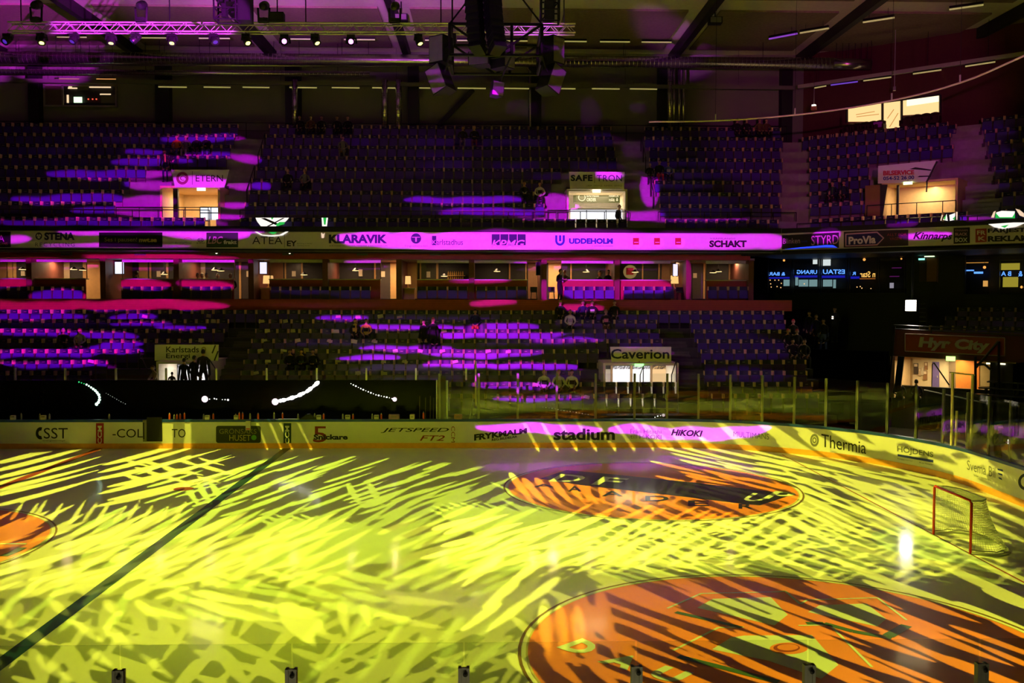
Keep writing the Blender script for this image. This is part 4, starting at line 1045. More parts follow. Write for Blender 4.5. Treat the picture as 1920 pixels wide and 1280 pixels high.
# --- Karlstads Energi doorway (lower)
def low_tunnel(v, ptop, pbot, watt):
    x0, x1 = v[0] + .02, v[1] - .02; zt = at(300, ptop, v[2]).z; z0 = at(300, pbot, v[2]).z - 1.0
    tunnel('wall_tunnel', x0, x1, v[2] + .02, v[2] + 2.6, z0, zt, M_tunw, watt, (1, .9, .78)); return x0, x1, z0, zt
v = VOM_LO[0]; x0, x1, z0, zt = low_tunnel(v, 682, 712, 35)
hk = lambda u, w: at(u, w, v[2] - .05)
sg = vom_sign([(290, 646), (409.5, 646), (409.5, 676), (290, 676)], 'white sign reading Karlstads Energi above a bright doorway', hk)
text_px('Karlstads', (311.5, 649.5, 373, 660.5), hk, M_blacktxt, sg, bold=.01); text_px('Energi', (311.5, 662.5, 356, 674), hk, M_blacktxt, sg, bold=.01)
annulus_px('printed_ring', 382, 654.5, 4.5, 4.5, 1.6, hk, mat('print_mustard', (.35, .28, .05), noise=0), sg)
MB().bar(hk(398, 662), hk(404, 647), .05).bar(hk(402, 676), hk(409, 658), .05).build('brace', M_dkframe, sg)
a, b = at(303, 715, v[2] + 2.4), at(404, 684, v[2] + 2.4)
e = empty('lit_doorway', ((a.x + b.x) / 2, v[2] + 2.5, a.z), 'blazing white glass double door behind the standing spectators', 'door')
MB().box((a.x, v[2] + 2.45, a.z), (b.x, v[2] + 2.5, b.z)).build('pane', glow('door_white', (1, .93, .95), 1.5), e)
for f in (0, .28, .62, .82, 1): X = a.x + (b.x - a.x) * f; MB().box((X - .04, v[2] + 2.4, a.z), (X + .04, v[2] + 2.45, b.z)).build('door_frame', M_dkframe, e)
v1 = VOM_LO[1]; x0, x1, z0, zt = low_tunnel(v1, 685, 718, 45)
hv = lambda u, w: at(u, w, v1[2] - .05)
sg = vom_sign([(1144, 650), (1258.5, 650), (1258.5, 679), (1147, 679)], 'pale sign reading Caverion above a bright doorway', hv)
text_px('Caverion', (1145.5, 654, 1255, 672.5), hv, M_navytxt, sg, bold=.02)
e = empty('lit_doorway', at(1190, 718, v1[2] + 2.4), 'blazing white triple door under the Caverion sign', 'door')
for a_, b_, m in ((1149, 1181, glow('door_white', (1, .93, .95), 1.5)), (1187, 1219, glow('door_white', (1, .93, .95), 1.5)), (1224, 1266, glow('door_warm', (1, .62, .28), .95))):
    a, b = at(a_, 722, v1[2] + 2.4), at(b_, 686, v1[2] + 2.4); MB().box((a.x, v1[2] + 2.45, a.z), (b.x, v1[2] + 2.5, b.z)).build('pane', m, e)
for u in (1147, 1184, 1221.5, 1267): a, b = at(u - 2, 722, v1[2] + 2.35), at(u + 2, 685, v1[2] + 2.35); MB().box((a.x, v1[2] + 2.35, a.z), (b.x, v1[2] + 2.45, b.z)).build('door_frame', mat('door_frame_brown', (.25, .16, .08)), e)
exit_sign(1190, 1207, 681.5, 687, lambda u, w: at(u, w, v1[2] - .1), 'green lit exit sign under the Caverion sign', (.35, 1, .3), 2)
for k, (u0, u1) in enumerate(((1196, 1206), (1267, 1259))):
    P = [at(u0 if k else 1196, 737, 17.6), at(1206 if k == 0 else 1268, 690, 18.1)]
handrail('steep dark handrail left in front of the Caverion doors', [at(1200, 745, 17.5), at(1206, 728, 18.05)], 1, h=.95, r=.022, mid=False)
handrail('steep dark handrail right of the Caverion doors', [at(1259, 745, 17.5), at(1268, 716, 18.1)], 1, h=.95, r=.022, mid=False)
handrail('steep dark handrail left of the Karlstads Energi doorway', [at(276, 735, 17.5), at(262, 700, 18.3)], 1, h=.95, r=.022, mid=False)
handrail('steep dark handrail right of the Karlstads Energi doorway', [at(405, 735, 17.5), at(393, 716, 18.1)], 1, h=.95, r=.022, mid=False)
# ------------------------------------------------------------------ pipes, ducts and light tubes under the roof
M_duct = mat('duct_zinc', (.55, .54, .50), rough=.27, metal=.95, noise=.15, nscale=5)
def duct(label, pts, r, ribs=True):
    e = empty('air_duct', pts[0], label, 'duct')
    P = [Vector(p) for p in pts]
    MB().tube(P, r, 14).build('pipe', M_duct, e, smooth=True)
    if ribs:
        mb = MB()
        for a, b in zip(P, P[1:]):
            L = (b - a).length; t = (b - a) / L; n = int(L / .22)
            for k in range(n): c = a + t * (.22 * k + .1); mb.tube([c - t * .012, c + t * .012], r + .014, 14, cap=False)
        mb.build('spiral_seams', M_duct, e, kind='stuff')
    for k in range(0, 6):
        c = P[0].lerp(P[-1], (k + .5) / 6)
        if c.z < CEIL_Z - .5 and abs(P[0].z - P[-1].z) < .6: MB().tube([c + Vector((0, 0, r)), (c.x, c.y, CEIL_Z)], .015, 5).build('hanger', M_black, e)
    return e
DY = 28.6
duct('long thick spiral air duct running along the whole hall wall', [at(-30, 107.5, DY), at(1560, 119, DY)], .30)
duct('short plain end piece of the thick air duct in front of the maroon wall', [at(1562, 119, DY), at(1632, 121, DY)], .29, False)
duct('thinner spiral duct ending above the double wall pipes', [at(-30, 134, 29.6), at(693, 138.5, 29.6)], .13)
duct('slim service pipe just under the thick air duct', [at(-30, 119, 29.2), at(756, 124.5, 29.2)], .07, False)
for x, r, lab in ((553, .16, 'vertical spiral duct rising behind the top row left of the double pipes'), (721.5, .17, 'left one of two vertical spiral ducts on the hall wall'), (747, .17, 'right one of two vertical spiral ducts on the hall wall'), (1256, .14, 'thick vertical pipe of the pipe bundle right of the hall wall'), (1264, .07, 'second vertical pipe of the pipe bundle'), (1273.5, .08, 'third vertical pipe of the pipe bundle'), (1281.5, .08, 'rightmost vertical pipe of the pipe bundle')):
    b, t = at(x, 240, 30.6), at(x, 150 if x < 1200 else 122, 30.6)
    duct(lab, [b, t], r, x < 1260)
e = empty('drain_pipe', at(994, 238, 30.9), 'thin pale drain pipe with a kinked top in the middle of the hall wall', 'pipe')
MB().tube([at(994, 240, 30.9), at(994, 134, 30.9), at(988, 127, 30.9)], .06, 8).build('pipe', M_duct, e)
def cable_tray(label, a, b, h=.14):
    e = empty('cable_tray', a, label, 'cable tray')
    MB().tube([a, b], h, 4).build('tray', mat('tray_grey', (.16, .15, .13), rough=.6), e)
    for k in range(7):
        c = Vector(a).lerp(Vector(b), (k + .5) / 7); MB().tube([c, (c.x, c.y, CEIL_Z - .02)], .012, 4).build('hanger', M_black, e)
cable_tray('grey cable tray carrying the row of light tubes along the hall wall', at(-20, 151, 30.6), at(1490, 165, 30.6))
M_tube = mat('tube_white_painted_bounce', (.86, .84, .80), rough=.3, noise=0, emit=(1, .85, .25), emit_s=.28)  # unlit white tubes; the emission paints yellow bounce from the ice
def batten(x0, x1, y0, y1, Y, label, group, m=None):
    a, b = at(x0, y0, Y), at(x1, y1, Y)
    e = empty('light_tube', (a + b) / 2, label, 'light tube', group)
    MB().tube([a + Vector((0, 0, .07)), b + Vector((0, 0, .07))], .06, 4).build('housing', M_black if Y < 30 else mat('housing_grey', (.2, .2, .19)), e)
    MB().tube([a, b], .035, 8).build('tube', m or M_tube, e)
    top = CEIL_Z if Y < 30 else at((x0 + x1) / 2, 158, 30.6).z + .15 if Y > 30.56 else CEIL_Z
    for f in (.15, .85): c = a.lerp(b, f); MB().tube([c + Vector((0, 0, .09)), (c.x, c.y, top)], .01, 4).build('hanger', M_black, e)
for k, (x0, x1) in enumerate(((297, 350), (382, 432), (455, 505), (543, 594), (622, 674), (698, 750), (786, 838), (858, 911), (943, 992), (1047, 1079), (1110, 1162), (1181, 1232))):
    batten(x0, x1, 161.5 + .0042 * x0, 162 + .0042 * x1, 30.6, 'light tube under the hall wall cable tray, number %s from the control room' % 'one two three four five six seven eight nine ten eleven twelve'.split()[k], 'light tubes along the hall wall')
for k, (x0, x1) in enumerate(((107, 162), (262, 315), (373, 431), (541, 584), (645, 703), (797, 822), (857, 901), (940, 989), (1054, 1100), (1125, 1181), (1203, 1259))):
    batten(x0, x1, 68.5 + .0085 * x0, 68.5 + .0085 * x1, 28.2, 'slim light tube under the ceiling behind the truss, number %s from its left end' % 'one two three four five six seven eight nine ten eleven'.split()[k], 'light tubes under the ceiling')
M_tubeo = glow('tube_orange', (1, .42, .12), .9)
for x0, x1, w in ((111, 148, 'left'), (181, 217, 'right')): batten(x0, x1, 148.5, 148.8, 30.55, 'orange glowing light tube over the %s half of the control room window' % w, None, M_tubeo)
# light tubes and tray of the cut corner
def cwall(u, v): return on_plane(u, v, WC - DN * 1.2, DN)
a, b = cwall(1497, 163), cwall(1925, 100)
e = empty('cable_tray', a, 'violet lit cable tray running down the maroon corner wall', 'cable tray')
MB().tube([a, b], .13, 4).build('tray', mat('tray_pale', (.4, .38, .36)), e)
for f in (.1, .35, .6, .85): c = a.lerp(b, f); MB().tube([c, (c.x, c.y, CEIL_Z)], .012, 4).build('hanger', M_black, e)
for k, (q0, q1) in enumerate((((1527, 165), (1549, 161)), ((1558, 159.5), (1608, 153)), ((1619, 151.5), (1671, 144.5)), ((1712, 138.5), (1765, 131)), ((1810, 124.5), (1866, 116)))):
    a, b = cwall(*q0), cwall(*q1); e = empty('light_tube', (a + b) / 2, 'light tube under the corner cable tray, number %s from the hall wall' % 'one two three four five'.split()[k], 'light tube', 'light tubes in the corner')
    MB().tube([a, b], .035, 8).build('tube', glow('tube_violet', (.3, .1, 1), .5) if k == 1 else M_tube, e); MB().tube([a + Vector((0, 0, .08)), b + Vector((0, 0, .08))], .06, 4).build('housing', M_black, e)
for k, (q0, q1) in enumerate((((1442, 73), (1495, 63)), ((1500, 62), (1554, 53)), ((1618, 42), (1677, 33)), ((1780, 18), (1844, 9)))):
    f_ = lambda u, v: on_plane(u, v, (0, 0, CEIL_Z - .5), (0, 0, 1))
    a, b = f_(*q0), f_(*q1); e = empty('light_tube', (a + b) / 2, 'slanting light tube under the right part of the ceiling, number %s' % 'one two three four'.split()[k], 'light tube', 'slanting ceiling light tubes')
    MB().tube([a, b], .04, 8).build('tube', glow('tube_violet_b', (.5, .1, 1), .5) if k == 0 else M_tube, e); MB().tube([a + Vector((0, 0, .1)), b + Vector((0, 0, .1))], .07, 4).build('housing', M_black, e)
    for f in (.2, .8): c = a.lerp(b, f); MB().tube([c + Vector((0, 0, .1)), (c.x, c.y, CEIL_Z)], .01, 4).build('hanger', M_black, e)
# ------------------------------------------------------------------ control room window high on the hall wall
cr = empty('control_room', at(152, 200, 31.3), 'control room window high on the hall wall with a bright screen inside', 'window')
WYC = 31.45
def crp(x0, x1, y0, y1, m, nm, Y=WYC, t=.05):
    a, b = at(x0, y1, Y), at(x1, y0, Y); MB().box((a.x, Y - t, a.z), (b.x, Y, b.z)).build(nm, m, cr)
M_crframe = mat('control_frame', (.30, .26, .24), rough=.5)
crp(83, 220, 160, 200, mat('control_dark', (.02, .017, .015)), 'back_panel', 31.58)
for q in ((82.5, 220, 159.5, 161.5), (82.5, 220, 198, 200), (82.5, 84.5, 160, 200), (217, 219.5, 160, 200), (117, 119.5, 160, 200)): crp(*q, M_crframe, 'window_frame', 31.4, .08)
crp(85, 117, 162, 198, mat('control_brown', (.10, .065, .045)), 'blind', 31.5)
crp(139, 154, 182, 192.5, glow('screen_green', (.65, 1, .6), 1.6), 'screen', 31.46)
M_ctl = glow('control_strip', (1, .72, .42), 1.0)
for q in ((129, 135, 161.5, 165.5), (128, 145, 164.5, 166.5), (168, 208, 161.7, 164.5), (188, 208, 176, 178), (126, 129, 178, 193)): crp(*q, M_ctl, 'lamp_strip', 31.46)
for q in ((120, 128, 178, 194), (190, 217, 178, 198), (146, 166, 162, 169)): crp(*q, mat('control_grey', (.13, .11, .1)), 'equipment', 31.47)
for x in (166, 174, 181): crp(x - 1, x + 1, 185, 187, glow('led_red', (1, .1, .05), 1.5), 'indicator', 31.46)
crp(145, 148, 193, 199, M_suitebeige, 'screen_stand', 31.47)
crp(120, 217, 193.8, 198, M_black, 'desk', 31.455)
# ------------------------------------------------------------------ lighting truss
TY = 10.0
def truss_pt(px, py, dy=0): return at(px, py, TY) + Vector((0, dy, 0))
ta, tb = at(14, 41, TY), at(1079, 44.5, TY); TH = at(14, 41, TY).z - at(14, 57.5, TY).z
truss = empty('lighting_truss', ta, 'long aluminium lattice truss hanging above the ice with the moving lights', 'truss')
M_truss = mat('truss_alu', (.55, .54, .52), rough=.4, metal=.35, noise=.05)
for dy in (0, .3):
    for dz in (0, -TH): MB().tube([ta + Vector((0, dy, dz)), tb + Vector((0, dy, dz))], .026, 8).build('chord', M_truss, truss)
nb = int((tb - ta).length / .54); sec = []
for s0 in range(0, nb, 6):
    mb = MB()
    for k in range(s0, min(s0 + 6, nb)):
        p, q = ta.lerp(tb, k / nb), ta.lerp(tb, (k + .5) / nb); r_ = ta.lerp(tb, (k + 1) / nb); dz = Vector((0, 0, -TH))
        for dy in (0, .3):
            d = Vector((0, dy, 0)); mb.tube([p + dz + d, q + d], .012, 5); mb.tube([q + d, r_ + dz + d], .012, 5)
        mb.tube([p + dz, p + dz + Vector((0, .3, 0))], .012, 5); mb.tube([q, q + Vector((0, .3, 0))], .012, 5)
    mb.build('lattice', M_truss, truss, kind='stuff')
for f in (.02, .28, .52, .76, .98):
    c = ta.lerp(tb, f) + Vector((0, .15, 0)); MB().tube([c, (c.x, c.y, CEIL_Z)], .02, 6).build('hanging_chain', M_black, truss)
# ------------------------------------------------------------------ gobo plates: the patterned slides inside the moving lights
def np_project(P):
    d = P - np.array(CAM_POS); z = d @ np.array(_fw); zz = np.where(z > .5, z, np.nan)
    return 960 + FPX * (d @ np.array(_r)) / zz, 640 - FPX * (d @ np.array(_u)) / zz
def leaf_mask(U, V, leaves):
    """largest (half width minus distance) over a set of slender leaves drawn as sight lines"""
    out = np.full(U.shape, -50.0)
    for x0, y0, x1, y1, w, bend in leaves:
        dx, dy = x1 - x0, y1 - y0; L = math.hypot(dx, dy); dx /= L; dy /= L
        m = (U > min(x0, x1) - w * 2 - 20) & (U < max(x0, x1) + w * 2 + 20) & (V > min(y0, y1) - w * 2 - 20) & (V < max(y0, y1) + w * 2 + 20)
        if not m.any(): continue
        a, b = U[m] - x0, V[m] - y0; t = (a * dx + b * dy) / L; s = -a * dy + b * dx - bend * L * t * (1 - t)
        tt = np.clip(t, 0.001, .999); prof = .5 * w * np.sin(np.pi * tt ** .62) ** .85
        val = np.where((t > 0) & (t < 1), prof - np.abs(s), -np.hypot(np.where(t < .5, t, 1 - t) * L, s))
        out[m] = np.maximum(out[m], val)
    return out
def blob_mask(U, V, blobs, seed=0):
    out = np.full(U.shape, -5.0)
    for k, (cx, cy, rx, ry) in enumerate(blobs):
        x = U - cx; y = V - cy + 2.2 * np.sin(U / 31 + k * 1.7 + seed) * min(1, ry / 8) + 1.2 * np.sin(U / 13 + k) * min(1, ry / 8)
        out = np.maximum(out, 1 - (x / rx) ** 2 - (y / ry) ** 2)
    return out
def plate_mesh(name, S, na, nb, half, m):
    """keep the opaque (S<0) part of a square plate; S sampled on an (nb+1)x(na+1) grid over [-half,half]^2"""
    xs = np.linspace(-half, half, na + 1); ys = np.linspace(-half, half, nb + 1); vs = []; fs = []; idx = {}
    def vert(x, y):
        k = (round(x * 1e7), round(y * 1e7))
        if k not in idx: idx[k] = len(vs); vs.append((x, y, 0))
        return idx[k]
    op = S < 0
    for j in range(nb):
        i = 0
        full = op[j, :-1] & op[j, 1:] & op[j + 1, :-1] & op[j + 1, 1:]; none = ~(op[j, :-1] | op[j, 1:] | op[j + 1, :-1] | op[j + 1, 1:])
        while i < na:
            if full[i]:
                k = i
                while k < na and full[k]: k += 1
                fs.append((vert(xs[i], ys[j]), vert(xs[k], ys[j]), vert(xs[k], ys[j + 1]), vert(xs[i], ys[j + 1]))); i = k; continue
            if not none[i]:
                c = [(xs[i], ys[j], S[j, i]), (xs[i + 1], ys[j], S[j, i + 1]), (xs[i + 1], ys[j + 1], S[j + 1, i + 1]), (xs[i], ys[j + 1], S[j + 1, i])]; poly = []
                for q in range(4):
                    x0, y0, s0 = c[q]; x1, y1, s1 = c[(q + 1) % 4]
                    if s0 < 0: poly.append(vert(x0, y0))
                    if (s0 < 0) != (s1 < 0): t = s0 / (s0 - s1); poly.append(vert(x0 + (x1 - x0) * t, y0 + (y1 - y0) * t))
                poly = [p for n_, p in enumerate(poly) if p != poly[n_ - 1]]
                if len(poly) >= 3: fs.append(tuple(poly))
            i += 1
    me = bpy.data.meshes.new(name); me.from_pydata(vs, [], fs); me.materials.append(m); me.update()
    return me
def aim_matrix(pos, target):
    d = (Vector(target) - Vector(pos)).normalized(); h = Vector((0, 0, 1)) if abs(d.z) < .95 else Vector((0, 1, 0))
    x = d.cross(h).normalized(); y = x.cross(d)
    return x, y, d
M_head = mat('fixture_black', (.012, .012, .014), rough=.35)
def moving_head(lens, target, label, lens_mat, size=1.0, hang_z=None, group='moving lights on the truss'):
    """yoke-mounted moving light; its lens centre is at 'lens', looking at 'target'; returns (empty, axes)"""
    lens = Vector(lens); x, y, d = aim_matrix(lens, target); s = size
    piv = lens - d * .20 * s
    hz = hang_z if hang_z is not None else piv.z + .36 * s
    e = empty('moving_light', (piv.x, piv.y, hz), label, 'stage light', group)
    MB().box((piv.x - .15 * s, piv.y - .14 * s, hz - .13 * s), (piv.x + .15 * s, piv.y + .14 * s, hz - .02)).build('base', M_head, e)
    MB().tube([(piv.x, piv.y, hz + .02), (piv.x, piv.y, hz - .05)], .035 * s, 8).build('clamp', M_head, e)
    side = Vector((x.x, x.y, 0)).normalized()
    mb = MB()
    for k in (-1, 1): mb.tube([piv + side * .19 * s * k + Vector((0, 0, -.06 * s)), Vector((piv.x, piv.y, hz - .12 * s)) + side * .17 * s * k], .035 * s, 6)
    mb.tube([Vector((piv.x, piv.y, hz - .13 * s)) - side * .17 * s, Vector((piv.x, piv.y, hz - .13 * s)) + side * .17 * s], .035 * s, 6)
    mb.build('yoke', M_head, e)
    MB().lathe([(0, -.42 * s), (.10 * s, -.40 * s), (.14 * s, -.28 * s), (.155 * s, -.05 * s), (.15 * s, .012), (.094 * s, .014), (.094 * s, -.16 * s), (0, -.16 * s)], lens, d, 18).build('head', M_head, e, smooth=False)
    if lens_mat is not None: MB().lathe([(.093 * s, .0), (0, .006)], lens - d * .004, d, 18).build('lens', lens_mat, e)
    return e, (x, y, d)
def gobo_light(lens, target, half_deg, maskfn, color, watt, label, lens_mat, na=260, nb=260, size=1.0, hang_z=None, blur=.0002, group='moving lights on the truss'):
    e, (x, y, d) = moving_head(lens, target, label, None, size, hang_z, group)
    T = math.tan(math.radians(half_deg)) * 1.03; dp = .085 * size / T
    A, B = np.meshgrid(np.linspace(-T, T, na + 1), np.linspace(-T, T, nb + 1))
    org = Vector(lens) - d * dp
    D = np.array(d)[None, None, :] + A[..., None] * np.array(x) + B[..., None] * np.array(y)
    S = maskfn(np.array(org), D)
    S[0, :] = S[-1, :] = -1; S[:, 0] = S[:, -1] = -1
    me = plate_mesh('gobo_lens', S, na, nb, .085 * size, lens_mat)
    o = bpy.data.objects.new('gobo_lens', me); COL.objects.link(o); o.parent = e
    off = Vector(lens) - wloc(e)
    o.matrix_local = Matrix(((x.x, y.x, d.x, off.x), (x.y, y.y, d.y, off.y), (x.z, y.z, d.z, off.z), (0, 0, 0, 1)))
    ld = bpy.data.lights.new('gobo_lamp', 'SPOT'); ld.energy = watt; ld.color = color; ld.spot_size = math.radians(half_deg * 2); ld.spot_blend = .12; ld.shadow_soft_size = blur * size
    lo = bpy.data.objects.new('gobo_lamp', ld); COL.objects.link(lo)
    lo.matrix_world = Matrix(((x.x, y.x, -d.x, org.x), (x.y, y.y, -d.y, org.y), (x.z, y.z, -d.z, org.z), (0, 0, 0, 1)))
    return e
def ice_mask(leaves):
    def fn(org, D):
        t = np.where(D[..., 2] < -.02, -org[2] / np.minimum(D[..., 2], -.02), 900.0)
        P = org + D * t[..., None]; U, V = np_project(P)
        return leaf_mask(np.nan_to_num(U, nan=-9999.0), np.nan_to_num(V, nan=9999.0), leaves)
    return fn
rl = random.Random(11)
def field(x0, x1, y0, y1, sx, sy, v, w, jit=.3, bend=.06):
    out = []; y = y0; r = 0; sx *= 1.04; sy *= 1.04; w *= .74
    while y <= y1:
        x = x0 + (sx / 2 if r % 2 else 0)
        while x <= x1:
            k = 1 + rl.uniform(-jit, jit); a = rl.uniform(-.10, .10)
            vx, vy = v[0] * k, v[1] * k; vx, vy = vx - a * vy * .6, vy + a * vx * .25
            jx, jy = rl.uniform(-.3, .3) * sx, rl.uniform(-.3, .3) * sy
            out.append((x + jx - vx / 2, y + jy - vy / 2, x + jx + vx / 2, y + jy + vy / 2, w * rl.uniform(.7, 1.25), bend * rl.uniform(-.3, 1.4))); x += sx
        y += sy; r += 1
    return out
def fish(p0, p1, n, vu, vd, w, bend=.08):
    out = []
    for i in range(n):
        f = (i + .5) / n; bx, by = p0[0] + (p1[0] - p0[0]) * f, p0[1] + (p1[1] - p0[1]) * f; k = .55 + .45 * math.sin(math.pi * (.15 + .8 * f))
        for v, b in ((vu, bend), (vd, -bend)):
            if v: out.append((bx, by, bx + v[0] * k, by + v[1] * k, w * rl.uniform(.8, 1.2), b))
    out.append((p0[0], p0[1], p1[0], p1[1], w * .6, 0))
    return out
def petals(lst, bend=.05): return [(a, b, c, d, w, bend) for a, b, c, d, w in lst]
# left half: three slides
SL0 = field(-40, 660, 985, 1095, 40, 27, (125, -62), 15) + field(-20, 330, 1000, 1120, 60, 34, (90, -30), 16) + 0 * petals([(205, 1130, 192, 1205, 26), (250, 1130, 280, 1212, 26), (118, 1205, 178, 1295, 32), (60, 1215, 85, 1295, 26), (190, 1230, 335, 1300, 28), (240, 1120, 505, 1224, 26), (300, 1160, 332, 1214, 24), (215, 1196, 330, 1206, 14), (410, 1215, 470, 1290, 26), (480, 1240, 560, 1295, 24)])
SL1 = [(x, y, x + 235 + rl.uniform(-20, 20), y - 60, 8, .04) for y in (872, 886, 900, 913, 926, 938, 950) for x in (-60 + (y % 7) * 9, 175 + (y % 5) * 8)] + field(25, 335, 957, 958, 27, 10, (30, -46), 10, .1) + field(-20, 620, 1012, 1080, 84, 30, (150, -40), 13) + petals([(355, 1110, 545, 1138, 15), (355, 1125, 530, 1166, 18), (530, 1130, 592, 1212, 44), (565, 1140, 615, 1194, 28), (640, 1130, 652, 1192, 18), (682, 1130, 692, 1178, 16), (720, 1120, 860, 1132, 16), (700, 1150, 850, 1180, 14)]) + [(x, 790, x - 16, 845, 12, .05) for x in (18, 58, 142, 160)] + [(x, 788, x + 34, 846, 14, -.05) for x in (470, 496, 516, 552)] + field(250, 420, 868, 905, 46, 14, (62, 16), 9) + field(10, 300, 1150, 1290, 90, 48, (60, 44), 26) + field(760, 940, 985, 1060, 40, 24, (100, -42), 13)
SL2 = field(330, 900, 868, 955, 60, 15, (120, -40), 7) + fish((560, 1018), (790, 1027), 9, (-120, -62), (-120, 48), 14) + field(180, 700, 975, 1050, 44, 24, (120, -66), 14) + field(330, 720, 1085, 1150, 60, 30, (110, 28), 18) + field(600, 960, 1180, 1290, 70, 40, (-60, 70), 22) + [(x, 905, x + 30, 950, 12, .05) for x in (345, 370, 395, 650, 690)] + field(-10, 260, 1085, 1180, 70, 34, (60, -52), 20) + field(740, 960, 925, 1095, 52, 22, (105, -46), 15)
# right half: three slides
SR0 = fish((905, 1008), (1172, 1015), 12, (-150, -72), (-150, 66), 14) + field(970, 1300, 930, 1000, 34, 13, (105, 44), 7) + field(1160, 1900, 1000, 1085, 52, 13, (150, 38), 6.5)
SR1 = [(x, 890 + rl.uniform(-6, 6), x + 52, 950, 13, .05) for x in range(955, 1090, 24)] + [(x, 892, x + 4, 950, 13, .03) for x in range(1100, 1190, 28)] + [(x, 898, x - 52, 952, 13, -.05) for x in range(1205, 1330, 25)] + [(x, 792, x + 22, 850, 13, .04) for x in range(990, 1330, 36)] + field(1180, 1900, 950, 1060, 50, 13, (150, 52), 6.5) + field(900, 1200, 1020, 1080, 44, 22, (-90, 45), 13)
SR2 = field(1290, 1920, 850, 935, 52, 13, (120, 26), 7) + field(1500, 1920, 920, 1010, 50, 15, (130, 62), 8) + field(1520, 1900, 1000, 1100, 34, 14, (-50, 30), 6.5) + [(x, 1135, x + 14, 1240, 24, .05) for x in (1018, 1048, 1080)] + field(860, 1130, 985, 1050, 42, 22, (110, -30), 13) + field(1400, 1700, 790, 850, 40, 60, (10, 60), 18) + field(1060, 1500, 975, 1065, 46, 15, (-110, 55), 8) + field(900, 1020, 1080, 1180, 60, 36, (-80, 60), 20)
M_lensY = glow('lens_yellow', (1, .95, .25), 3.0)
def truss_zx(x): return ta.z + (tb.z - ta.z) * (x - ta.x) / (tb.x - ta.x) - TH - .02
heads = [(78, 80.5, (3, 2, 0), SL0, YELLOW), (208, 81, (4, 5, 0), SL1, YELLOW), (322, 81, (6, 2.5, 0), SL2, LIME), (465, 81, (15, 1, 0), SR0, LIME), (595, 81, (17, 3, 0), SR1, YELLOW), (788, 82, (19, 3.5, 0), SR2, YELLOW)]
WATT_Y = 11500
nmy = 'first second third fourth fifth sixth'.split()
for k, (px, py, tgt, lv, colr) in enumerate(heads):
    gobo_light(at(px, py, TY + .15), tgt, 43, ice_mask(lv), colr, WATT_Y * (1.25, 1.1, 1.1, 1.15, 2.0, 2.1)[k], 'black moving light on the truss, %s yellow lens from its left end' % nmy[k], M_lensY, na=430, nb=430, hang_z=truss_zx(at(px, py, TY).x), size=.88)
# the same lights on the near truss, out of the picture: a soft wash on the ice and the violet pattern on the stands
M_lensM = glow('lens_magenta', (1, .22, 1), 4.0); M_lensP = glow('lens_violet', (.16, .04, 1), .45)
for px, py, nm, lm, tg in ((533, 77.5, 'left one of two blazing magenta lights', M_lensM, (12, -30, 8)), (658, 78, 'right one of two blazing magenta lights', M_lensM, (13, -30, 8)), (9, 78, 'leftmost dim violet light', M_lensP, (-6, -4, 2)), (135, 78, 'dim violet light left of the magenta truss part', M_lensP, (-2, 2, 2)), (247, 77, 'turned away violet light between two yellow ones', M_lensP, (-8, 4, 3)), (404, 79, 'dim violet light under the hanging frame', M_lensP, (12, 2, 2))):
    moving_head(at(px, py, TY + .15), tg, 'black moving light on the truss, ' + nm, lm, hang_z=truss_zx(at(px, py, TY).x), size=.88)
# ------------------------------------------------------------------ near truss and its lights
NY, NZ = -12.5, 10.05
ntr = empty('lighting_truss', (5, NY, NZ), 'aluminium truss over the near side of the ice', 'truss')
for dy in (0, .3):
    for dz in (0, .3): MB().tube([(0, NY + dy, NZ + dz), (30, NY + dy, NZ + dz)], .026, 6).build('chord', M_truss, ntr)
mb = MB()
for k in range(50):
    for dy in (0, .3): mb.tube([(.6 * k, NY + dy, NZ), (.6 * k + .3, NY + dy, NZ + .3)], .012, 5); mb.tube([(.6 * k + .3, NY + dy, NZ + .3), (.6 * k + .6, NY + dy, NZ)], .012, 5)
mb.build('lattice', M_truss, ntr, kind='stuff')
for x in (1, 10, 20, 29): MB().tube([(x, NY + .15, NZ + .3), (x, NY + .15, CEIL_Z)], .02, 6).build('hanging_chain', M_black, ntr)
def stand_hit(org, D):
    """where beams from org meet the stepped far side (profile of the hall in Y over height)"""
    zs = [-1, 1.0, 1.9, 5.25, 5.3, 5.9, 5.95, bz0, bz0 + .01, bz1, 9.5, 15.3, 15.4, 30]; ys = [15.0, 15.0, 17.2, 23.2, 23.75, 23.75, 24.8, 24.9, 23.4, 23.4, 23.9, 30.3, 31.6, 31.6]
    Y = np.full(D.shape[:2], 24.0); dy = np.maximum(D[..., 1], .05)
    for _ in range(30):
        z = org[2] + D[..., 2] / dy * (Y - org[1]); Y = .5 * Y + .5 * np.interp(z, zs, ys)
    return org + D * ((Y - org[1]) / dy)[..., None]
def stand_mask(blobs, seed):
    def fn(org, D):
        P = stand_hit(org, D); U, V = np_project(P)
        return blob_mask(np.nan_to_num(U, nan=-9999.0), np.nan_to_num(V, nan=9999.0), blobs, seed)
    return fn
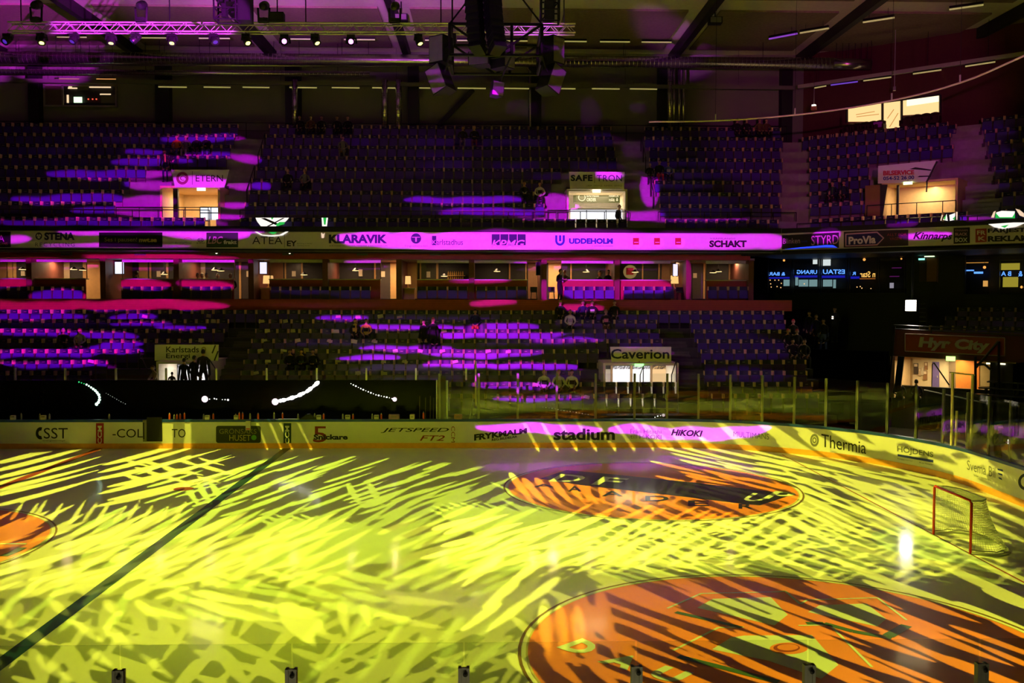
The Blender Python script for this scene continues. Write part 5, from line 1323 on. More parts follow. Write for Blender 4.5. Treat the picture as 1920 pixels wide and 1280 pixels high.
BRIGHT = [(380, 258, 80, 7), (270, 283, 40, 4), (285, 301, 78, 7), (205, 326, 120, 9), (292, 345, 60, 9), (140, 373, 120, 9), (272, 378, 60, 12), (190, 392, 60, 5), (290, 397, 70, 8), (200, 416, 230, 7), (375, 344, 58, 11), (465, 298, 26, 8), (395, 291, 50, 6), (455, 346, 22, 6), (490, 350, 18, 7), (438, 384, 28, 6), (425, 404, 34, 5),
          (25, 447, 33, 7), (300, 435, 200, 5), (170, 461, 95, 4), (300, 463, 60, 2.5), (365, 441, 60, 6), (445, 442, 24, 7), (690, 446, 60, 12), (1060, 453, 410, 21), (1320, 453, 155, 18), (1440, 453, 30, 16), (1725, 434, 34, 6), (1775, 457, 60, 6), (1885, 428, 50, 6), (1560, 448, 30, 14),
          (310, 486, 150, 7), (270, 480, 120, 4), (60, 488, 120, 3.5), (420, 489, 60, 3), (680, 489, 40, 3), (1090, 490, 140, 4), (20, 531, 42, 9), (270, 531, 50, 11), (385, 533, 55, 9), (1105, 540, 70, 22), (1200, 536, 60, 16), (900, 525, 60, 3), (110, 552, 55, 8), (1020, 545, 8, 20), (1287, 520, 10, 36),
          (60, 574, 125, 10), (270, 571, 160, 10), (1090, 576, 42, 7), (925, 567, 45, 6),
          (55, 592, 110, 6), (250, 592, 45, 5), (50, 621, 110, 6), (205, 627, 55, 6), (230, 641, 40, 5), (60, 660, 120, 7), (200, 655, 70, 8), (110, 680, 110, 6), (265, 605, 60, 3), (340, 612, 50, 4), (150, 655, 60, 5),
          (640, 594, 50, 5), (740, 612, 70, 5), (800, 613, 60, 4), (930, 611, 80, 6), (930, 625, 130, 7), (760, 651, 90, 6), (900, 660, 120, 7), (690, 668, 60, 5), (1060, 636, 70, 5), (860, 681, 70, 6), (1000, 684, 90, 5), (960, 720, 80, 6), (1010, 744, 90, 4),
          (1040, 386, 36, 24), (1215, 348, 18, 36), (1205, 400, 40, 8), (1150, 330, 26, 8), (1290, 411, 120, 3.5), (870, 375, 115, 7), (930, 396, 110, 6), (1030, 410, 60, 3),
          (1020, 804, 110, 9), (1200, 654, 57, 5), (1330, 815, 130, 12), (950, 800, 60, 5), (1200, 806, 60, 9)]
DIM = [(300, 258, 150, 9), (90, 283, 60, 4), (60, 372, 80, 9), (800, 265, 170, 8), (1010, 265, 130, 8), (810, 291, 110, 6), (860, 312, 170, 8), (1060, 311, 110, 8), (1120, 262, 50, 12), (1040, 330, 50, 5), (860, 360, 60, 3), (840, 394, 70, 6), (1300, 392, 100, 12), (1300, 372, 80, 10), (1250, 345, 90, 8), (1320, 325, 140, 8), (1300, 305, 100, 6), (1230, 268, 40, 14), (1350, 415, 140, 8), (1185, 280, 20, 14),
       (1720, 285, 150, 12), (1600, 330, 130, 8), (1740, 322, 50, 15), (1860, 302, 80, 9), (1860, 334, 80, 9), (1860, 364, 70, 8), (1780, 345, 40, 20), (1560, 385, 90, 7), (1660, 395, 60, 8), (1700, 322, 60, 14), (1800, 390, 60, 8), (1890, 260, 50, 10), (1860, 280, 60, 8), (1500, 420, 60, 5),
       (980, 203, 95, 13), (1104, 214, 24, 26), (1195, 203, 17, 9), (950, 483, 260, 6), (1250, 484, 180, 8), (1210, 536, 60, 26), (1370, 550, 60, 24), (1320, 572, 170, 12), (620, 572, 120, 4), (1350, 600, 170, 22), (1330, 650, 170, 26), (1150, 600, 110, 12), (1150, 628, 90, 12), (1180, 660, 60, 9), (1000, 640, 100, 5), (820, 596, 120, 5), (560, 545, 60, 6), (860, 552, 110, 6), (950, 550, 50, 6), (680, 550, 60, 6), (660, 620, 60, 5), (620, 640, 100, 5), (1230, 700, 160, 14), (1110, 700, 90, 14), (1300, 560, 40, 20), (1400, 700, 80, 14), (760, 690, 110, 8), (790, 707, 80, 4), (300, 340, 20, 60), (120, 605, 110, 5), (1100, 745, 90, 8)]
gl_a = gobo_light((11.6, NY + .15, NZ - .45), (12.0, 24, 8.6), 39, stand_mask(BRIGHT, 0.0), PURPLE, 100000, 'black moving light throwing the bright violet pattern on the far stand', M_lensP, na=420, nb=760, hang_z=NZ, blur=.00025, group='moving lights on the near truss')
gl_b = gobo_light((15.4, NY + .15, NZ - .45), (15.8, 24, 8.6), 39, stand_mask(DIM, 1.3), PURPLE, 4600, 'black moving light throwing the dim violet pattern on the far stand', M_lensP, na=420, nb=760, hang_z=NZ, blur=.00025, group='moving lights on the near truss')
SN0 = field(-20, 980, 1090, 1300, 96, 40, (-60, 84), 22) + field(-20, 980, 1090, 1290, 110, 46, (130, 40), 17) + petals([(205, 1130, 190, 1210, 28), (250, 1130, 282, 1214, 28), (118, 1205, 180, 1300, 34), (60, 1215, 88, 1300, 28), (190, 1228, 345, 1306, 28), (240, 1118, 508, 1224, 26), (300, 1160, 334, 1218, 26), (215, 1194, 335, 1206, 15), (410, 1215, 474, 1296, 28), (480, 1236, 566, 1300, 26), (355, 1106, 548, 1138, 15), (355, 1122, 535, 1168, 19), (530, 1126, 594, 1214, 46), (565, 1138, 618, 1196, 30), (640, 1128, 653, 1194, 20), (682, 1128, 693, 1180, 18), (40, 1130, 10, 1200, 22), (110, 1120, 70, 1180, 20)]) + field(620, 980, 1110, 1290, 62, 34, (-112, 58), 22) + field(-20, 360, 1080, 1120, 70, 24, (110, -40), 16) + field(640, 960, 1090, 1130, 70, 24, (120, 16), 14)
SN1 = field(1150, 1960, 1095, 1300, 128, 25, (235, 92), 17, .2, .035) + [(1020 + 34 * k, 1120 - 6 * k, 1040 + 40 * k, 1262 - 6 * k, 27, .08) for k in range(4)] + field(1010, 1200, 1190, 1290, 64, 36, (84, 74), 25)
gobo_light((8.6, NY + .15, NZ - .45), (9.5, -4.5, 0), 43, ice_mask(SN0), YELLOW, 3000, 'black moving light throwing yellow leaf shapes on the near left ice', M_lensY, na=400, nb=400, hang_z=NZ, blur=.0002, group='moving lights on the near truss')
gobo_light((23.5, NY + .15, NZ - .45), (21.0, -4.8, 0), 43, ice_mask(SN1), YELLOW, 7000, 'black moving light throwing yellow leaf shapes on the near right ice', M_lensY, na=400, nb=400, hang_z=NZ, blur=.0002, group='moving lights on the near truss')
def plain_spot(lens, tgt, half, colr, watt, label, lm, blend=.5, hang_z=NZ, r=.08):
    e, (x, y, d) = moving_head(lens, tgt, label, lm, hang_z=hang_z, group='moving lights on the near truss')
    ld = bpy.data.lights.new('stage_lamp', 'SPOT'); ld.energy = watt; ld.color = colr; ld.spot_size = math.radians(2 * half); ld.spot_blend = blend; ld.shadow_soft_size = r
    lo = bpy.data.objects.new('stage_lamp', ld); COL.objects.link(lo); p = Vector(lens) + d * .03
    lo.matrix_world = Matrix(((x.x, y.x, -d.x, p.x), (x.y, y.y, -d.y, p.y), (x.z, y.z, -d.z, p.z), (0, 0, 0, 1)))
    return e
plain_spot((8.4, NY + .15, NZ - .45), (13, 2, 0), 40, (.86, 1.0, .004), 4900, 'black moving light washing the middle of the ice in soft yellow', M_lensY, 1.0)
plain_spot((18.9, NY + .15, NZ - .45), tuple(at(195, 44, TY)), 2.9, (.8, .03, 1), 170000, 'black moving light tinting the left end of the far truss magenta', M_lensP, .3)
plain_spot((19.8, NY + .15, NZ - .45), tuple(at(355, 44, TY)), 2.9, (.8, .03, 1), 150000, 'black moving light tinting the left middle of the far truss magenta', M_lensP, .3)
plain_spot((6.4, NY + .15, NZ - .45), tuple(at(1000, 50, TY)), 2.5, (.8, .05, 1), 60000, 'black moving light tinting the right end of the far truss magenta', M_lensP, .9)
for tx_, nm_ in ((0.2, 'first'), (3.6, 'second'), (7.6, 'third'), (11.9, 'fourth')): plain_spot((tx_, TY + .15, truss_zx(tx_) + TH + .62), (tx_ + .4, 20.6, CEIL_Z), 15, (.8, .1, 1), 8000, 'small upward violet light on top of the far truss, %s from its left end' % nm_, M_lensP, .9, hang_z=truss_zx(tx_) + TH + .16)
plain_spot((11.0, NY + .15, NZ - .45), (15.0, 0, 11.9), 7.5, (.7, .05, 1), 900, 'black moving light tinting the hung loudspeakers violet', M_lensP, .6)
# ------------------------------------------------------------------ hung loudspeakers and frames
M_spk = mat('speaker_black', (.012, .012, .014), rough=.5, spec=.12); M_spkgrey = mat('speaker_face', (.22, .21, .21), rough=.5)
SY = 0.0
def spt(px, py, dy=0): return at(px, py, SY + dy)
fr = empty('speaker_rig', spt(930, 64), 'black square steel frame hanging in the middle carrying loudspeakers', 'frame')
za, zb = spt(930, 66).z, spt(930, 122).z; xa, xb = spt(846, 90).x, spt(1012, 90).x
for y in (SY - .9, SY + .9):
    for z in (za, zb): MB().tube([(xa, y, z), (xb, y, z)], .035, 6).build('tube', M_spk, fr)
    for x in (xa, (xa + xb) / 2 + .35, xb): MB().tube([(x, y, zb), (x, y, za)], .035, 6).build('tube', M_spk, fr)
    MB().tube([(xa, y, za), ((xa + xb) / 2, y, zb)], .028, 6).build('brace', M_spk, fr); MB().tube([(xb, y, za), ((xa + xb) / 2, y, zb)], .028, 6).build('brace', M_spk, fr)
for x in (xa, xb):
    for z in (za, zb): MB().tube([(x, SY - .9, z), (x, SY + .9, z)], .035, 6).build('tube', M_spk, fr)
MB().tube([((xa + xb) / 2, SY, za), ((xa + xb) / 2, SY, CEIL_Z)], .03, 6).build('hanging_chain', M_spk, fr)
for x in (xa, xb): MB().tube([(x, SY - .9, za), ((xa + xb) / 2, SY, za + 1.6)], .02, 6).build('bridle', M_spk, fr)
def speaker(px, py, w, h, d, tilt, yaw, label, face=True):
    """trapezoid loudspeaker box; centre by sight line; tilt and yaw in degrees"""
    c = spt(px, py, -.5); e = empty('loudspeaker', c, label, 'loudspeaker')
    R = Matrix.Rotation(math.radians(yaw), 3, 'Z') @ Matrix.Rotation(math.radians(tilt), 3, 'Y')
    f = [(-w / 2, -d / 2), (w / 2, -d / 2), (w * .33, d / 2), (-w * .33, d / 2)]
    V = [c + R @ Vector((x, y, z)) for z in (-h / 2, h / 2) for x, y in f]
    MB().add(V, [(3, 2, 1, 0), (4, 5, 6, 7), (0, 1, 5, 4), (1, 2, 6, 5), (2, 3, 7, 6), (3, 0, 4, 7)]).build('cabinet', M_spk, e)
    if face:
        G = [c + R @ Vector((x, -d / 2 - .012, z)) for x, z in ((-w * .45, -h * .46), (w * .45, -h * .46), (w * .45, h * .46), (-w * .45, h * .46))]
        MB().prism(G, R @ Vector((0, .012, 0))).build('grille', M_spkgrey, e)
    fx = min((xa, xb, (xa + xb) / 2 + .35), key=lambda q: abs(q - c.x)); fz = min(max(c.z, zb), za)
    MB().tube([c, Vector((fx, SY - .9, fz))], .02, 6).build('bracket', M_spk, e)
    return e
speaker(829, 95, .42, .60, .42, 0, -38, 'black loudspeaker at the left side of the hung frame, upper one')
speaker(828, 151, .42, .62, .44, -24, -35, 'black loudspeaker tilted under the left side of the hung frame')
speaker(1034, 96, .42, .60, .42, 0, 48, 'black loudspeaker at the right side of the hung frame, upper one')
speaker(1031, 150, .42, .62, .44, 24, 42, 'black loudspeaker tilted under the right side of the hung frame')
speaker(941, 105, .42, .58, .42, 0, 55, 'black loudspeaker in the middle of the hung frame')
speaker(903, 112, .50, .30, .40, 0, -20, 'squat black loudspeaker at the centre of the hung frame')
speaker(930, 168, .28, .32, .3, 6, 20, 'small grey loudspeaker hanging lowest under the frame')
# curved line array: two columns of slim boxes
for col_, (xx, nm) in enumerate(((889, 'left'), (916, 'right'))):
    e = empty('line_array', spt(xx, 5, -1.2), 'curved column of slim black loudspeakers hanging over the frame, %s one' % nm, 'line array')
    for k in range(9):
        py = -18 + 13.5 * k; px = xx + (7 * (k / 8) ** 1.4 if col_ == 0 else 10 * (k / 8) ** 2) + (6 if col_ else 0); c = spt(px, py, -1.2); t = math.radians(-4 - 3 * k)
        R = Matrix.Rotation(math.radians(-30 if col_ == 0 else 30), 3, 'Z') @ Matrix.Rotation(t, 3, 'X')
        V = [c + R @ Vector((x, y, z)) for z in (-.075, .075) for x, y in ((-.16, -.16), (.16, -.16), (.13, .16), (-.13, .16))]
        MB().add(V, [(3, 2, 1, 0), (4, 5, 6, 7), (0, 1, 5, 4), (1, 2, 6, 5), (2, 3, 7, 6), (3, 0, 4, 7)]).build('cabinet', M_spk, e)
    c = spt(xx, -20, -1.2); MB().tube([c, (c.x, c.y, CEIL_Z)], .025, 6).build('hanging_chain', M_spk, e)
def hung_frame(x0, x1, y1, Y, label):
    a, b = at(x0, y1, Y), at(x1, -30, Y); e = empty('lighting_rig', (a.x, Y, a.z), label, 'frame')
    for x in (a.x, b.x):
        for y in (Y, Y + .5): MB().tube([(x, y, a.z), (x, y, CEIL_Z - .004)], .03, 6).build('upright', M_spk, e)
    for z in (a.z, a.z + .35, a.z + .7):
        for y in (Y, Y + .5): MB().tube([(a.x, y, z), (b.x, y, z)], .025, 6).build('crossbar', M_spk, e)
        for x in (a.x, b.x): MB().tube([(x, Y, z), (x, Y + .5, z)], .025, 6).build('crossbar', M_spk, e)
    MB().tube([(a.x, Y, a.z), (b.x, Y + .5, a.z + .7)], .022, 6).build('brace', M_spk, e)
    return e
hung_frame(401, 441, 35, 8.0, 'black steel frame hanging over the left part of the truss')
hung_frame(1015, 1049, 38, 8.0, 'black steel frame hanging over the right part of the truss')
def hung_box(x0, x1, y0, y1, Y, label, d=.5):
    a, b = at(x0, y1, Y), at(x1, y0, Y); e = empty('loudspeaker', (a.x, Y, a.z), label, 'loudspeaker')
    MB().box((a.x, Y, a.z), (b.x, Y + d, b.z)).build('cabinet', M_spk, e); MB().box((a.x + .03, Y - .015, a.z + .03), (b.x - .03, Y, b.z - .03)).build('grille', M_black, e)
    MB().tube([((a.x + b.x) / 2, Y + .2, b.z), ((a.x + b.x) / 2, Y + .2, CEIL_Z)], .02, 6).build('hanging_chain', M_spk, e)
hung_box(445, 468, -20, 37, 8.2, 'tall black loudspeaker hanging beside the left steel frame')
hung_box(415, 423, 6, 31, 8.15, 'slim black box inside the left steel frame', .3)
hung_box(504, 531, 22, 38, 9.8, 'black box standing on the truss right of the left frame', .3)
hung_box(1021, 1040, 0, 36, 8.1, 'black box inside the right steel frame', .3)
hung_box(840, 855, 62, 84, 2.0, 'small black spotlight box left of the speaker frame', .3)
# small floodlights on the ceiling girders
for x, y, nm in ((752, 3, 'third'), (1341, 10, 'fifth')):
    c = at(x, y, 22.5); c.z = CEIL_Z - .75; e = empty('floodlight', c, 'small floodlight fixed under the %s girder' % nm, 'floodlight')
    MB().box((c.x - .3, 22.3, c.z - .15), (c.x + .3, 22.7, c.z + .15)).build('housing', M_spk, e); MB().box((c.x - .25, 22.28, c.z - .12), (c.x + .25, 22.3, c.z + .12)).build('lens', M_spkgrey, e)
    MB().tube([(c.x, 22.5, c.z + .15), (c.x, 22.5, CEIL_Z - .004)], .03, 6).build('bracket', M_spk, e)
# curved rail of the safety net following the boards
zr = at(1215, 228, 15.0).z
pts = [(21.2, 15.05, zr)] + [(21.5 + 8.5 * math.cos(a), 6.5 + 8.5 * math.sin(a), zr) for a in [math.radians(90 - 5 * k) for k in range(19)]] + [(30, 0, zr)]
nr = empty('net_rail', pts[0], 'thin pale rail curving round the corner high above the boards', 'rail')
MB().tube(pts, .030, 8).build('rail', mat('rail_pale', (.75, .62, .6), rough=.4), nr)
for k in (4, 8, 13, 17): p = pts[k]; MB().tube([p, (p[0], p[1], CEIL_Z)], .008, 5).build('hanger', M_black, nr); MB().tube([p, (p[0], p[1], p[2] + .25)], .03, 6).build('clamp', M_alu, nr)
plain_spot((22.5, NY + .15, NZ - .45), (28.5, 9, zr), 11, (1, .08, .6), 7000, 'black moving light grazing the curved rail in pink', M_lensP, .5)
# added fill light low on the near side, unseen, brightening the near glass posts
ns = empty('added_fill_light', (15, -18.6, 0), 'long dim added fill light at the foot of the near stand', 'added light')
MB().box((9, -18.66, -.12), (21, -18.6, .7)).build('added_riser', M_darkconc, ns)
MB().box((10, -18.6, .45), (20, -18.56, .55)).build('housing', M_black, ns)  # housing of the added fill light
ld = bpy.data.lights.new('added_fill_lamp', 'AREA'); ld.shape = 'RECTANGLE'; ld.size, ld.size_y = 9, .05; ld.energy = 55; ld.color = (1, .9, .4)
lo = bpy.data.objects.new('added_fill_lamp', ld); COL.objects.link(lo); lo.location = (15, -18.54, .5); lo.rotation_euler = (math.radians(100), 0, 0)
# ------------------------------------------------------------------ concourse under the cut corner: restaurant windows, floodlight, doors
RW = Vector((28.3, 26.9, 0)) + DN * 3.4
def rw(u, v, d=0.0): return on_plane(u, v, RW + DN * d, DN)
zb_, zt_ = -0.1, bz0 - .12
c = RW + DIAG * 9
MB().obox((c.x + DN.x * 1.1, c.y + DN.y * 1.1, (zb_ + zt_) / 2), DIAG, 12.5, .1, (zt_ - zb_) / 2).build('wall_concourse', M_black, kind='structure')
c2 = BC + DIAG * 7.5 + DN * 4.2
MB().obox((c2.x, c2.y, zt_ - .05), DIAG, 9.5, 4.3, .05).build('concourse_soffit_slab', M_black, kind='structure')
M_winframe = mat('window_black', (.012, .011, .012), rough=.4)
wins = [(1441, 1483, 478, 549, 'first restaurant window right of the suites, showing golden lights'), (1488, 1534, 478, 549, 'second restaurant window, with pale blue panes inside'), (1540, 1587, 478, 549, 'third restaurant window, with the bluest panes and a white screen'), (1594, 1643, 478, 549, 'fourth restaurant window, with a golden script reflection'), (1649, 1696, 478, 549, 'fifth restaurant window, almost dark with faint violet shapes'), (1811, 1856, 488, 556, 'dark restaurant window with a blue streak and an orange lamp tube'), (1875, 1916, 488, 556, 'restaurant window filled by yellow panels')]
def boxq(mb, x0, x1, y0, y1, d0, d1):
    a, b = rw(x0, y1, d0), rw(x1, y0, d0); c = (a + b) / 2; L = (Vector((b.x, b.y, 0)) - Vector((a.x, a.y, 0))).length
    mb.obox((c.x + DN.x * (d1 - d0) / 2, c.y + DN.y * (d1 - d0) / 2, c.z), DIAG, L / 2, abs(d1 - d0) / 2, abs(b.z - a.z) / 2)
    return mb
for x0, x1, y0, y1, lab in wins:
    e = empty('restaurant_window', rw((x0 + x1) / 2, y1), lab, 'window')
    mb = MB()
    for q in ((x0 - 2, x0, y0 - 2, y1 + 2), (x1, x1 + 2, y0 - 2, y1 + 2), (x0 - 2, x1 + 2, y0 - 2, y0), (x0 - 2, x1 + 2, y1, y1 + 2)): boxq(mb, *q, 0, .1)
    mb.build('window_frame', M_winframe, e)
    boxq(MB(), x0, x1, y0, y1, .03, .04).build('pane', M_glass2, e)
boxq(MB(), 1405, 1440, 470, 560, -.05, .1).build('wall_concourse', M_black, kind='structure')
boxq(MB(), 1697, 1810, 470, 690, 0, .15).build('wall_concourse', M_black, kind='structure')
boxq(MB(), 1426, 1960, 551, 700, 0, .15).build('wall_concourse', M_black, kind='structure')
boxq(MB(), 1426, 1960, 462, 477, 0, .15).build('wall_concourse', M_black, kind='structure')
NEON = glow('sign_reflection_and_strip_blue', (.10, .30, 1.0), 2.2); NEONW = glow('neon_blue_white', (.35, .6, 1.0), 2.0); GOLD = glow('sign_reflection_gold', (1, .55, .12), 1.4); BLUEB = glow('neon_band', (.02, .02, .8), .6)
PALE = glow('pane_paleblue', (.35, .6, .62), .6); LAMPO = glow('lamp_orange', (1, .4, .08), 1.6); YPAN = glow('panel_yellow', (.75, .62, .06), .55); VIO = glow('faint_violet', (.25, .02, .25), .35); WHT = glow('screen_white', (.9, 1, 1), 1.0)
rws = lambda u, v: rw(u, v, .35)
def mirrored(s, x0, x1, y0, y1, m, label):  # letters reflected from a sign opposite, built as glowing lettering behind the glass
    e = empty('sign_reflection', rws((x0 + x1) / 2, y1), label, 'painted sign reflection')
    text_px(s, [(x1, y0), (x0, y0), (x0, y1), (x1, y1)], rws, m, e, bold=.02)
    boxq(MB(), x0, x1, y1 + 1.0, y1 + 1.8, .36, .42).build('sign_rail', M_winframe, e)
mirrored('& BAR', 1442, 1472, 510, 516.5, NEON, 'painted reflection of blue neon mirror writing, & BAR, in the first restaurant window')
mirrored('URANG', 1494, 1532, 506, 513.5, NEON, 'painted reflection of blue neon mirror writing, URANG, in the second restaurant window')
mirrored('ESTAU', 1543, 1584, 505, 513.5, NEON, 'painted reflection of blue neon mirror writing, ESTAU, in the third restaurant window')
mirrored('R', 1598, 1604.5, 509.5, 515.5, NEON, 'painted reflection of a single blue neon letter R in the fourth restaurant window')
mirrored('n Star', 1612.5, 1641, 508.5, 519.5, GOLD, 'painted reflection of golden neon mirror script, n Star, in the fourth restaurant window')
def lit(q, m, name, label, cat, d=.5, group=None):
    e = boxq(MB(), *q, d, d + .04).build(name, m); return tag(e, label, cat, group)
for q, w in (((1442, 1480, 519, 522.5), 'first'), ((1490, 1532, 516, 520.5), 'second'), ((1541, 1584, 516, 521), 'third'), ((1595, 1611, 518, 522.5), 'fourth')): lit(q, BLUEB, 'light_strip', 'dim blue light strip below the reflected neon letters in the %s restaurant window' % w, 'light strip')
lit((1612, 1641, 520.5, 523.5), glow('neon_amber', (.5, .15, .02), .6), 'light_strip', 'dim amber light strip below the reflected golden script', 'light strip')
for q, w in (((1469, 1480, 524, 536), 'in the first window'), ((1491, 1496, 519, 535), 'narrow one at the side of the second window'), ((1497.5, 1515, 524, 537), 'wide one in the second window'), ((1517, 1532, 524, 537), 'right-hand one in the second window'), ((1543, 1560, 524, 537), 'wide one in the third window'), ((1562, 1567, 524, 540), 'narrow one in the third window')): lit(q, PALE, 'lit_panel', 'pale blue lit window pane, %s' % w, 'screen')  # bright windows beyond the glass, built as plain glowing panels
for q, w in (((1524, 1532, 486.5, 495), 'second'), ((1543, 1557, 486, 498), 'third')): lit(q, WHT, 'screen', 'small white lit screen high in the %s restaurant window' % w, 'screen', .45)
lit((1812, 1853, 491, 493.5), glow('tube_amber', (.8, .35, .06), .7), 'light_tube', 'amber light tube along the head of the dark restaurant window', 'light tube'); lit((1812, 1826, 505.5, 508), NEON, 'light_strip', 'higher half of the blue streak in the dark restaurant window', 'light strip'); lit((1826, 1843, 509, 513), NEON, 'light_strip', 'lower half of the blue streak in the dark restaurant window', 'light strip')
lit((1843, 1852, 526, 537), glow('lamp_amberbox', (1, .5, .12), .9), 'lamp', 'amber lit lamp box low in the dark restaurant window', 'lamp'); lit((1877, 1912, 493, 506), YPAN, 'lit_panel', 'higher yellow lit panel in the last restaurant window', 'screen'); lit((1880, 1909, 519, 538), YPAN, 'lit_panel', 'lower yellow lit panel in the last restaurant window', 'screen')
mirrored('B A', 1877, 1896, 508.5, 517, NEON, 'painted reflection of blue neon mirror writing, B A, between the yellow panels'); mirrored('&', 1909, 1917, 508, 518, NEON, 'painted reflection of a blue neon & at the picture edge')
lit((1668, 1675.5, 530, 540), glow('lamp_cold', (.7, .65, .8), .5), 'lamp', 'cold white lamp low in the fifth restaurant window', 'lamp'); lit((1672, 1690, 501, 503), VIO, 'light_strip', 'faint violet strip in the fifth restaurant window, higher one', 'light strip'); lit((1668, 1686, 517, 519), VIO, 'light_strip', 'faint violet strip in the fifth restaurant window, lower one', 'light strip')
for u, v, r, w in ((1470, 488, 2.6, 'in the first restaurant window'), (1620.5, 486.5, 3.0, 'above the golden script reflection'), (1690, 485, 1.8, 'at the side of the fifth window'), (1846, 501, 3, 'beside the blue streak'), (1915.5, 538, 2.6, 'under the yellow panels')):
    p = rw(u, v, .4); rr = r / 41
    e = empty('pendant_lamp', p, 'orange glowing round lamp %s' % w, 'lamp')
    MB().lathe([(0, -rr), (rr * .7, -rr * .7), (rr, 0), (rr * .7, rr * .7), (0, rr)], p, (0, 0, 1), 10).build('bulb', LAMPO, e, smooth=True)
    MB().tube([p + Vector((0, 0, rr)), Vector((p.x, p.y, zt_ - .06))], .008, 4).build('cord', M_black, e)
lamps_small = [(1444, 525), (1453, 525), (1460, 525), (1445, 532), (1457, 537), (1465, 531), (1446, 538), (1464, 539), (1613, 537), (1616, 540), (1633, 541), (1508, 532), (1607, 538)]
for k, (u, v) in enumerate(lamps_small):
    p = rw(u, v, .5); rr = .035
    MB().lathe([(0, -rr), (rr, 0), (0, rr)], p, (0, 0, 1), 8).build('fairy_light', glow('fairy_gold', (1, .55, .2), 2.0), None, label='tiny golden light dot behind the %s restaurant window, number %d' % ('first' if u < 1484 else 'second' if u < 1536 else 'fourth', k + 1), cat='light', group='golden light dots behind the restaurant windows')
sill = boxq(MB(), 1441, 1696, 541, 549, .35, .7).build('restaurant_counter', M_winframe); tag(sill, 'dark counter running behind the first five restaurant windows', 'counter')
# exit signs, wood door, ladder, floodlight
rwh = lambda u, v: rw(u, v, -.06)
exit_sign(1733.5, 1752, 474, 481.5, rwh, 'large lit green-white exit sign right of the restaurant windows', (.7, 1, .5), 3.2)
exit_sign(1722.5, 1733.5, 484, 487.5, rwh, 'small lit green exit sign beside the large one', (.3, 1, .75), 1.5)
e = empty('wood_door', rw(1747, 530), 'brown wooden door under the large exit sign', 'door')
boxq(MB(), 1737, 1757, 484, 528, -.05, 0).build('panel', mat('door_wood', (.32, .15, .06)), e); boxq(MB(), 1757, 1759, 482, 529, -.08, 0).build('door_frame', mat('door_pinkish', (.45, .25, .2)), e); boxq(MB(), 1723, 1736, 489, 528, -.04, 0).build('panel', mat('door_dark', (.05, .03, .025)), e)
LAD = lambda u, v: rw(u, v, -3.4)
e = empty('wall_ladder', LAD(1729, 600), 'short pale-runged ladder beside the floodlight', 'ladder')
for v in (569.5, 578, 586, 594, 602, 612): MB().tube([LAD(1723, v), LAD(1735.5, v)], .018, 6).build('rung', mat('rung_dark', (.05, .045, .04), rough=.4), e)
for u in (1722, 1736.5): MB().tube([LAD(u, 560), LAD(u, 640)], .025, 6).build('side_rail', M_black, e)
FLP = lambda u, v: rw(u, v, -4.3)
p = FLP(1707.5, 572.5); e = empty('floodlight', p, 'blazing white square floodlight on a pole right of the dark stand', 'floodlight')
boxq(MB(), 1696.5, 1718.5, 561.5, 583.5, -4.3, -4.15).build('housing', M_black, e); boxq(MB(), 1698, 1717, 563, 582, -4.34, -4.3).build('lens', glow('flood_white', (1, .88, .72), 120), e)
MB().tube([(p.x + DN.x * .2, p.y + DN.y * .2, p.z - .2), (p.x + DN.x * .2, p.y + DN.y * .2, zt_ - .1)], .05, 8).build('pole', M_black, e)
# dark standing terrace in the corner
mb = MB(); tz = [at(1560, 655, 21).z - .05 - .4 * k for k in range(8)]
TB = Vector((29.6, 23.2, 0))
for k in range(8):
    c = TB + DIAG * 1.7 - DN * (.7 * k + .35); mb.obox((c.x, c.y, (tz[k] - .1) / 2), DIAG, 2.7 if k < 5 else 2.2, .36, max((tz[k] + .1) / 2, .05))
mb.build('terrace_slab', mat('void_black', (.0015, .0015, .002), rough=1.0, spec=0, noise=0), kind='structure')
# ------------------------------------------------------------------ Hyr City tunnel
HP0 = Vector((33.74, 21.0, 0)); HD = Vector((2.6, -2.15, 0)); HD.normalize(); HN = Vector((-HD.y, HD.x, 0))
if HN.y < 0: HN = -HN
def hh(u, v, d=0.0): return on_plane(u, v, HP0 + HN * d, HN)
def hbox(mb, x0, x1, y0, y1, d0, d1):
    a, b = hh(x0, y1, d0), hh(x1, y0, d0); c = (a + b) / 2; L = (Vector((b.x - a.x, b.y - a.y, 0))).length
    mb.obox((c.x + HN.x * (d1 - d0) / 2, c.y + HN.y * (d1 - d0) / 2, c.z), HD, L / 2, abs(d1 - d0) / 2, abs(b.z - a.z) / 2); return mb
M_maroonp = mat('maroon_panel', (.10, .018, .022), rough=.6)
plate_px('wall_fascia', [(1676, 616), (1960, 628), (1960, 682), (1676, 667)], hh, M_maroonp, None, thick=.12, kind='structure')
e = empty('tunnel_sign', hh(1790, 668), 'long red sign reading Hyr City above the lit corner tunnel', 'sign')
plate_px('sign_board', [(1697, 625.5), (1884, 633), (1884, 667), (1697, 658)], lambda u, v: hh(u, v, -.06), mat('sign_red', (.32, .02, .02), rough=.4), e, thick=.05)
text_px('Hyr City', [(1722, 631), (1856, 638), (1856, 663), (1722, 656)], lambda u, v: hh(u, v, -.1), mat('sign_greywhite', (.55, .5, .5), noise=0), e, bold=.05, shear=.12)
M_signedge = mat('sign_edge', (.6, .45, .42), rough=.4)
for q in (((1697, 625.5), (1884, 633)), ((1884, 633), (1884, 667)), ((1697, 658), (1884, 667)), ((1697, 625.5), (1697, 658))): MB().tube([hh(*q[0], -.1), hh(*q[1], -.1)], .018, 5).build('trim', M_signedge, e)
